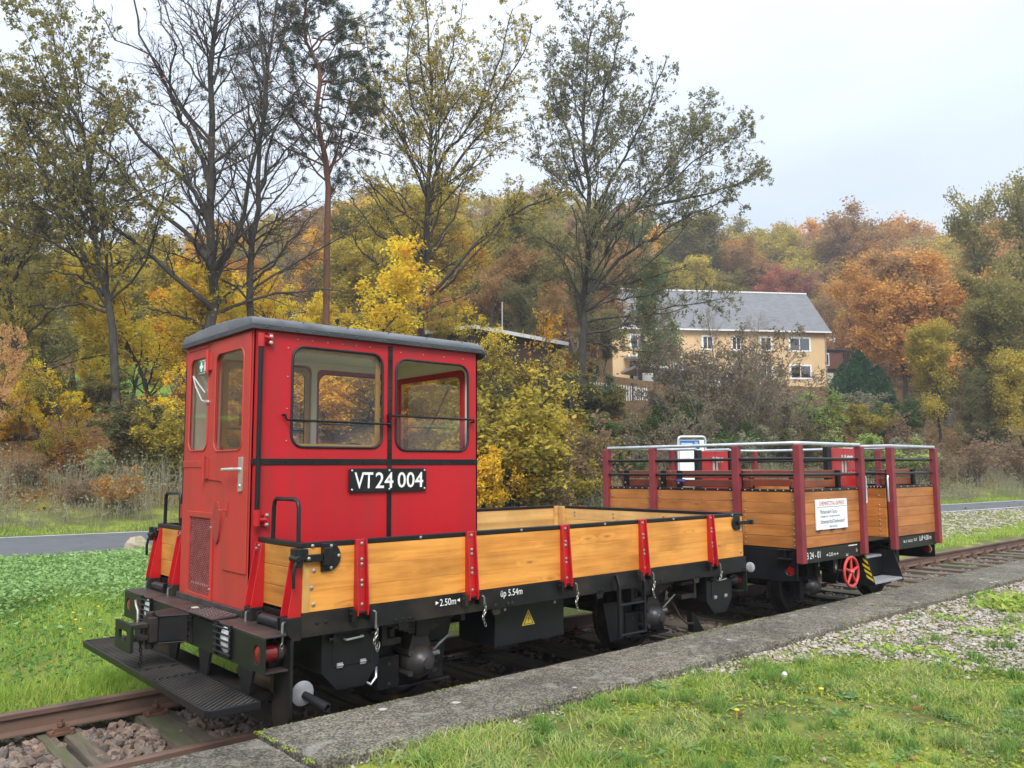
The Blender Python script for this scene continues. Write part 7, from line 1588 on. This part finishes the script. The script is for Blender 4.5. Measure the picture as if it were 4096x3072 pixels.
for i, a in enumerate([
 (0, 2010, 25, 1520, 'bright yellow leaved shrub next to the cab rear', 'yolive', 1.25), (0, 2150, 27, 1560, 'olive yellow shrub second from the cab rear', 'yolive', 1.2), (0, 1940, 23, 1760, 'low golden shrub at the road by the cab corner', 'yellow', 1.1), (0, 2240, 25, 1800, 'yellow shrub near the front end of the trailer', 'yolive', 1.1), (1, 2340, 26, 1680, 'rust brown bramble mound before the trailer front end', 'drybrown', 1.4), (1, 2220, 24, 1900, 'brown dead bramble below the yellow shrubs', 'drybrown', 1.5),
 (0, 2690, 36, 1600, 'fresh green ivy shrub below the picket fence', 'green', 1.5), (0, 2560, 34, 1680, 'dull green shrub on the bank under the wide oak', 'oakgreen', 1.4), (0, 2480, 30, 1790, 'dark green shrub behind the front rail of the trailer', 'green', 1.4),
 (2, 2890, 36, 1330, 'large grey leafless willow bush in front of the house', None, 1.0), (2, 3090, 38, 1450, 'second grey twiggy bush right of the large willow', None, 1.0), (2, 2700, 32, 1620, 'low grey twig thicket behind the information board', None, 1.2),
 (0, 3200, 42, 1560, 'yellow green privet like bush under the house corner', 'lgreen', 1.2), (0, 3340, 40, 1680, 'olive bush left of the dark conifer foot', 'oakgreen', 1.4), (0, 3060, 36, 1690, 'grey olive bush behind the trailer middle', 'weedgrey', 1.3), (0, 3490, 36, 1720, 'light green sprawling elder bush above the trailer end', 'lgreen', 1.5), (0, 3580, 40, 1740, 'pale green shrub beside the elder bush', 'weedgrey', 1.3),
 (1, 3700, 38, 1760, 'brown leafless thicket past the rear end of the trailer', 'drybrown', 1.6), (1, 3880, 40, 1740, 'tangled dry thicket above the road bend', 'drybrown', 1.5), (1, 4060, 42, 1730, 'dry thicket farthest along the road', 'drybrown', 1.5),
 (0, 60, 27, 1640, 'yellow leaved shrub under the peach leaved maple', 'yellow', 1.3), (0, 230, 25, 1700, 'olive gold shrub in the hedge beyond the road', 'yolive', 1.2), (0, 400, 24, 1790, 'pale variegated shrub low in the hedge beyond the road', 'pale', .8), (0, 520, 26, 1650, 'yellow maple sapling in the hedge beyond the road', 'yellow', 1.0), (0, 640, 25, 1620, 'green and yellow shrub next to the cab front', 'yolive', 1.1), (1, 500, 22, 1880, 'brown dead bramble in front of the hedge beyond the road', 'orange', 1.6), (1, 330, 22, 1930, 'grey brown dead weeds below the hedge beyond the road', 'drybrown', 1.5), (1, 120, 23, 1880, 'dry brown thicket under the peach maple by the road', 'drybrown', 1.5), (0, 140, 30, 1500, 'dark olive shrub behind the hedge beyond the road', 'yolive', 1.4), (0, 360, 31, 1480, 'dull green tall shrub behind the hedge beyond the road', 'olive', 1.3),
 (0, 1890, 38, 1370, 'olive bush covering one side of the shed wall', 'yolive', 1.2), (0, 2110, 40, 1420, 'yellow olive bush covering the shed wall below the mast', 'yolive', 1.2), (0, 2260, 42, 1480, 'olive bush at the right corner of the shed', 'oakgreen', 1.3), (2, 2780, 44, 1330, 'thin grey bush standing before the left half of the house', None, 1.1), (2, 2980, 46, 1290, 'thin grey bush before the middle of the house', None, 1.1),
 (0, 1500, 34, 1380, 'yellow shrub seen through the cab windows', 'yellow', 1.5), (0, 1250, 32, 1480, 'golden shrub behind the cab window', 'gold', 1.5), (0, 1700, 33, 1500, 'olive yellow shrub seen through the rear cab window', 'yolive', 1.4), (0, 960, 32, 1450, 'gold shrub behind the cab door window', 'gold', 1.4), (1, 1780, 28, 1650, 'brown shrub behind the cab corner', 'drybrown', 1.4)]): bush(*a, i=i)
# dark conifer by the annex
r = np.random.default_rng(77); x, y = uvd(3452, 62); H = hfor(3452, 1395, 62); C = []
for (ox, oy, hh_, rw_) in ((0, 0, 1.0, 1.9), (1.3, .3, .80, 1.6), (-1.2, -.2, .84, 1.5), (.4, -1.2, .74, 1.5), (-.5, 1.1, .8, 1.5), (2.0, -.4, .55, 1.2), (-1.9, .5, .58, 1.2)):
    n = int(3000*hh_); t = r.random(n)**.75; rad = (1-t**1.5)**.8*(.55+.45*np.sqrt(r.random(n))); an_ = r.uniform(0, 6.28, n); bump = 1+.15*np.sin(an_*5+t*9+ox*3)
    C.append(np.stack([ox+rw_*rad*bump*np.cos(an_), oy+rw_*rad*bump*np.sin(an_), t*H*hh_], 1))
C = np.concatenate(C); n = len(C); cz = thing('conifer', 'dense dark green cone shaped conifer beside the house annex', 'tree', (x, y, float(terrain(x, y))))
leaves('crown', C, r.uniform(.08, .17, n), LM['dark'], r, 2.2, 0, .2, cz, None, np.array([0, 0, .5])); MB().cyl((x, y, float(terrain(x, y))-.2), (x, y, float(terrain(x, y))+H*.8), .15, 8, .03).build('trunk', M['bark'], cz)
# far wood: eight tree shapes, then every tree a copy of one of them
protos_t = []
specs = [(14, .20, .64, 'orange', 51, 7), (15, .22, .58, 'brown', 52, 6), (13, .16, .7, 'yolive', 53, 7), (14, .25, .58, 'olive', 54, 7), (13, .18, .6, 'grey', 55, 1), (15, .25, .6, 'rust', 56, 6)]
NAMES = {'orange': 'orange brown beech on the wooded hillside', 'brown': 'dull brown tree on the wooded hillside', 'yolive': 'yellow olive tree on the wooded hillside', 'olive': 'olive green tree on the wooded hillside', 'grey': 'bare grey tree on the wooded hillside', 'rust': 'rust red tree on the wooded hillside', 'gold': 'golden yellow tree on the wooded hillside', 'green': 'dark green tree on the wooded hillside'}
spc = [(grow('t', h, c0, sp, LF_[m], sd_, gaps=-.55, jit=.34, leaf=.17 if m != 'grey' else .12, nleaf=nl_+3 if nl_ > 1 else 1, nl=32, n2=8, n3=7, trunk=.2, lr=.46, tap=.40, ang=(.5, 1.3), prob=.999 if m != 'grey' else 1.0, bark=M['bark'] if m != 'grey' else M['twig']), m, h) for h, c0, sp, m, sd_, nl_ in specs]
rw = np.random.default_rng(99); cand = []
def sky_v(u): return np.interp(u, [-300, 300, 600, 900, 1300, 1700, 2100, 2450, 2700, 2900, 3050, 3250, 3450, 3700, 3900, 4500], [1000, 980, 900, 880, 800, 740, 770, 780, 830, 860, 890, 870, 850, 870, 880, 880])
for row, (d, du) in enumerate(((66, 150), (80, 135), (96, 120), (112, 110), (130, 100), (150, 88), (172, 80))):
    for u in np.arange(-350, 4500, du):
        uu = u+rw.uniform(-.45, .45)*du; dd = d*rw.uniform(.93, 1.07); x, y = uvd(uu, dd)
        if 2380 < uu < 3700 and dd < 101: continue
        pal = {True: ['orange', 'brown', 'orange', 'yolive', 'brown'], False: ['brown', 'orange', 'yolive', 'olive', 'olive', 'grey', 'brown', 'yolive', 'gold']}[uu > 2950]
        m = pal[rw.integers(0, len(pal))]
        if 560 < uu < 1050 and dd > 125: m = 'grey' if rw.random() < .75 else 'brown'
        if 2990 < uu < 3130 and 100 < dd < 118: m = 'rust'
        if 2520 < uu < 2760 and dd < 135 and rw.random() < .4: m = 'green'
        if uu < 560 and dd < 120 and rw.random() < .5: m = 'olive'
        h = rw.uniform(11, 15); zt = float(terrain(x, y)); cap = at(uu, sky_v(uu)+rw.uniform(-15, 60), dd)[2]-zt
        if row >= 4: h = cap*rw.uniform(.9, 1.03)
        h = min(h, cap)
        if h < 5.5: continue
        cand.append((x, y, h, m))
ZU = [250, 700, 1150, 1600, 2050, 2500, 2900, 3300, 3700]
ZONES = ['above the nettle field', 'behind the tall olive trees', 'behind the bare oak', 'behind the pine', 'behind the middle oak', 'behind the dark shed', 'behind the wide oak', 'above the house roof', 'above the conifer', 'above the gravel bank']
cnt = {}
for q, (x, y, h, m) in enumerate(cand):
    j = {'orange': (0, 1), 'brown': (1, 0), 'yolive': (2, 0), 'olive': (3, 2), 'grey': (4, 4), 'rust': (5, 1), 'gold': (2, 0), 'green': (3, 3)}[m][q % 2]
    sp_, pmn, h0 = spc[j]; du_ = np.array([x, y, 0])-CAM; ud = (du_@RGT)/np.hypot(*du_[:2])*1.0; uc = 2048+FPX*(du_@RGT)/(du_@FWD); dc = du_@FWD
    zone = ZONES[int(np.searchsorted(ZU, uc))]; hgt = 'low on the slope' if dc < 88 else ('halfway up the slope' if dc < 122 else ('high on the slope' if dc < 160 else 'on the skyline'))
    lab = NAMES[m].split(' on ')[0]+' '+hgt+' '+zone; grp = lab
    key = j
    if key not in cnt:
        o = plant('forest_tree', lab, 'tree', x, y, sp_, grp); cnt[key] = o
        if m != pmn:
            for ch in o.children:
                if ch.name.startswith('crown'): ch.material_slots[0].link = 'OBJECT'; ch.material_slots[0].material = LF_[m]
        if m == 'grey': pass
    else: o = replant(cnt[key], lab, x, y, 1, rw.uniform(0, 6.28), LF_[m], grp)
    s = h/h0*.90; s2 = s*rw.uniform(1.15, 1.5); o.scale = (s2, s2, s)
# individually recognisable trees of the middle distance on the right
proto0 = cnt[0]; 
for i, (u, d, v, m, j, w, lab) in enumerate(((3640, 66, 1060, 'orange', 1, 1.3, 'warm brown tree behind the dark conifer'), (3800, 64, 930, 'orange', 0, 1.5, 'bright orange brown tree standing right of the conifer'), (3930, 52, 1130, 'olive', 3, 1.1, 'green olive tree above the road bend'), (4080, 66, 760, 'olive', 3, .8, 'tallest thin leaved tree rising above the wood over the road'), (3960, 68, 790, 'olive', 3, .65, 'slender tree rising beside the tallest thin leaved tree'), (4130, 48, 1180, 'olive', 3, 1.2, 'olive tree overhanging the farthest road bend'), (3760, 50, 1320, 'yolive', 2, 1.0, 'low golden olive tree by the road bend'), (3880, 48, 1500, 'oakgreen', 3, 1.0, 'lower dull green tree over the dry thicket'), (4020, 46, 1420, 'yolive', 2, 1.0, 'golden green tree above the far end of the road'), (3420, 104, 1000, 'orange', 0, 1.1, 'orange beech directly behind the annex'), (3560, 100, 1080, 'orange', 1, 1.1, 'amber beech right of the annex'), (2640, 70, 1080, 'green', 3, .9, 'dark green tree above the left end of the house roof'), (2420, 62, 1300, 'oakgreen', 3, 1.1, 'dull green tree left of the house gable'), (2180, 60, 1120, 'brown', 1, .9, 'brown tree behind the dark shed'))):
    x, y = uvd(u, d); h = hfor(u, v, d)
    if j in cnt:
        o = replant(cnt[j], lab, x, y, 1, i*1.3, LF_[m]); h0 = spc[j][2]; o.name = 'deciduous_tree'; s = h/h0*.92; o.scale = (s*w, s*w, s)
for i, (u, d, v, m, j, lab) in enumerate(((40, 44, 1250, 'yolive', 2, 'gold olive young tree in the thicket beyond the nettles'), (190, 47, 1080, 'olive', 3, 'olive young tree behind the leaning olive trunk'), (330, 43, 1330, 'yolive', 2, 'bushy yellow olive tree left of the orange maple'), (450, 49, 1130, 'olive', 3, 'dull olive tree left of the orange maple'), (110, 52, 960, 'oakgreen', 3, 'grey green tree at the back of the thicket beyond the nettles'), (600, 52, 1060, 'yolive', 2, 'yellow olive tree between the thicket beyond the nettles and the bare oak'), (280, 56, 980, 'yolive', 2, 'light olive tree behind the thicket beyond the nettles'), (-80, 42, 1150, 'olive', 3, 'olive tree behind the peach leaved maple'), (1060, 54, 1010, 'orange', 0, 'orange tree behind the two bare oak trunks'), (1320, 56, 960, 'yolive', 2, 'olive tree just left of the pine trunk'), (1600, 55, 1000, 'yolive', 2, 'gold olive tree behind the middle oak trunk'), (1770, 52, 1100, 'orange', 0, 'amber tree right of the middle oak trunk'), (1960, 58, 960, 'brown', 1, 'brown tree between the middle oak and the wide oak'), (2100, 52, 1150, 'oakgreen', 3, 'grey green tree behind the shed roof'), (2400, 60, 1080, 'oakgreen', 3, 'dull green tree behind the wide oak trunk'))):
    x, y = uvd(u, d); h = hfor(u, v, d); o = replant(cnt[j], lab, x, y, 1, i*1.9, LF_[m]); o.name = 'deciduous_tree'; s = h/spc[j][2]*.95; o.scale = (s*1.25, s*1.25, s)
rb4 = np.random.default_rng(202); WORDS = {'yolive': 'yellow olive', 'olive': 'olive', 'drybrown': 'dry brown', 'oakgreen': 'grey green', 'orange': 'rusty orange', 'green': 'fresh green', 'weedgrey': 'pale grey green', 'gold': 'golden'}
BZ = ['behind the nettle field', 'by the cab front', 'behind the cab', 'by the cab rear', 'under the wide oak', 'behind the trailer', 'below the house', 'below the conifer', 'above the gravel bank']; BU = [350, 800, 1900, 2250, 2500, 2950, 3350, 3750]
for q in range(150):
    d = rb4.uniform(24, 64); u = rb4.uniform(-250, 4350); x, y = uvd(u, d); s_ = y-float(road_far(x))
    pa_ = (x-_hl[0])*HE1[0]+(y-_hl[1])*HE1[1]; pb_ = (x-_hl[0])*HE2[0]+(y-_hl[1])*HE2[1]
    if s_ < 4 or (u < 800 and d > 38) or (-4 < pa_ < HLEN+6 and pb_ > -11) or (2330 < u < 2950 and d > 45): continue
    kind = 1 if rb4.random() < .38 else 0; pal = ['drybrown', 'drybrown', 'orange'] if kind else (['yolive', 'olive', 'yolive', 'oakgreen', 'gold'] if u < 2300 else ['oakgreen', 'green', 'olive', 'weedgrey', 'yolive'])
    m = pal[rb4.integers(0, len(pal))]; h = rb4.uniform(.9, 2.3)*(1 if d < 40 else 1.25); lab = WORDS[m]+(' bramble bush' if kind else ' leafy bush')+(' low' if d < 36 else ' higher up')+' on the bank '+BZ[int(np.searchsorted(BU, u))]
    o = replant(S0[kind], lab, x, y, 1, rb4.uniform(0, 6.28), LM[m], lab); k = h/3.0; w = rb4.uniform(1.2, 1.7); o.scale = (k*w, k*w, k)
for i, (u, d, v, lab) in enumerate(((2700, 60, 1180, 'thin bare sapling before the house roof end nearest the oak'), (2850, 58, 1230, 'thin bare sapling before the middle house windows'), (3010, 62, 1260, 'thin bare sapling before the last upper house windows'), (2560, 57, 1290, 'bare sapling beside the house porch'))):
    x, y = uvd(u, d); h = hfor(u, v, d); o = replant(cnt[4], lab, x, y, 1, i*1.3, LF_['grey']); o.name = 'bare_sapling'; s = h/13*.95; o.scale = (s*.9, s*.9, s)
# pale birch trunks seen among the hillside trees
bt = None
for i, (u, d, v) in enumerate(((1105, 78, 850), (1440, 84, 800), (1475, 86, 830), (1500, 90, 780), (1820, 88, 850), (2005, 84, 900), (1380, 92, 800))):
    x, y = uvd(u, d); h = hfor(u, v, d)
    if bt is None: sp_ = grow('birch', 12, .45, .45, LM['yolive'], 61, leaf=.2, nleaf=1, nl=14, n2=5, n3=3, trunk=.15, bark=M['birch'], wob=.05, prob=.9); o = bt = plant('birch_tree', 'slim pale birch trunk among the hillside trees', 'tree', x, y, sp_, 'pale birches among the hillside trees')
    else: o = replant(bt, 'slim pale birch trunk among the hillside trees', x, y, 1, i*1.1, None, 'pale birches among the hillside trees')
    o.scale = (h/12,)*3
# low brush covering the hillside and bank: too many to count
r = np.random.default_rng(101); n = 70000; d = r.uniform(30, 180, n); u = r.uniform(-500, 4600, n); P = CAM[None]+d[:, None]*(FWD[None]+RGT[None]*((u-2048)/FPX)[:, None]); x, y = P[:, 0], P[:, 1]; s_ = y-road_far(x); k = (s_ > 5) & ~((u > 2400) & (u < 3500) & (d > 58) & (d < 98)) & ~((u < 900) & (d > 42) & (d < 72)) & (snoise(x, y, .25) > -.7); x, y, d = x[k], y[k], d[k]; n = len(x)
S = r.uniform(.10, .22, n)*np.clip(d/70, .8, 1.6); tag(leaves('undergrowth', np.stack([x, y, terrain(x, y)+r.random(n)**2*1.3*np.clip(d/60, .6, 1.6)], 1), S, leafmat('undergrowth_leaves', [(.22, .12, .04), (.16, .13, .045), (.30, .18, .06), (.12, .13, .045), (.20, .15, .06)], .3), r, 1.5, .3), 'brown and olive undergrowth covering the wooded slope', kind='stuff')
# tall dry weeds along the foot of the bank
x, y = far_pts(150000, -8, 62, 4, 24); s_ = y-road_far(x); k = (s_ > 1.0+.4*snoise(x, y, .6)) & (s_ < 6.0) & (r.random(len(x)) < np.clip(.5+.35*snoise(x, y, .5), .1, 1)); x, y = x[k], y[k]; n = len(x); h = r.uniform(.35, 1.35, n)*np.clip(.75+.3*snoise(x, y, .4), .35, 1.3)
tag(blades('dry_weed_stalks', np.stack([x, y, terrain(x, y)-.02], 1), h, r.uniform(.008, .018, n), LM['weedgrey'], r, .3), 'tall dry weeds and grasses along the foot of the bank', kind='stuff')
k2 = np.repeat(np.arange(n), 4); q = r.random(len(k2)); C = np.stack([x[k2]+r.normal(0, .05, len(k2)), y[k2]+r.normal(0, .05, len(k2)), terrain(x, y)[k2]+h[k2]*(.25+.75*q)], 1)
pick = r.random(len(C)) < .6; tag(leaves('weed_foliage', C[pick], r.uniform(.025, .06, pick.sum()), LM['weedgrey'], r, 2.0, .1), 'leaves of the dry weeds at the foot of the bank', kind='stuff')
# fallen leaves on the bank and on the road
x, y = far_pts(60000, -8, 60, 4, 40); s_ = y-road_far(x); k = (s_ > 3) & (s_ < 18); x, y = x[k], y[k]; n = len(x)
tag(leaves('leaf_litter', np.stack([x, y, terrain(x, y)+.03+.05*r.random(n)], 1), r.uniform(.05, .11, n), leafmat('bank_litter', [(.30, .13, .03), (.20, .09, .03), (.40, .22, .05), (.14, .07, .03)], .2), r, 1.4, .5), 'brown fallen leaves on the bank', kind='stuff')
x, y = far_pts(260, -4, 40, 4, 15); k = (y > road_near(x)+.1) & (y < road_far(x)-.1); x, y = x[k], y[k]; n = len(x)
tag(leaves('road_leaves', np.stack([x, y, np.full(n, .215)], 1), r.uniform(.04, .08, n), M['litter'], r, 1.4, .85), 'a few fallen leaves on the road', kind='stuff')

# ================================================================== autumn haze in the valley air
hb = MB().box(-75, 330, -55, 400, -1.3, 96).build('haze', None)
m, t, out = newmat('haze_air'); pv = N(t, 'ShaderNodeVolumePrincipled', Density=0.0009, Anisotropy=0.2); pv.inputs['Color'].default_value = (.93, .95, 1.0, 1)
t.links.new(pv.outputs[0], out.inputs['Volume']); hb.data.materials.clear(); hb.data.materials.append(m); tag(hb, kind='stuff')
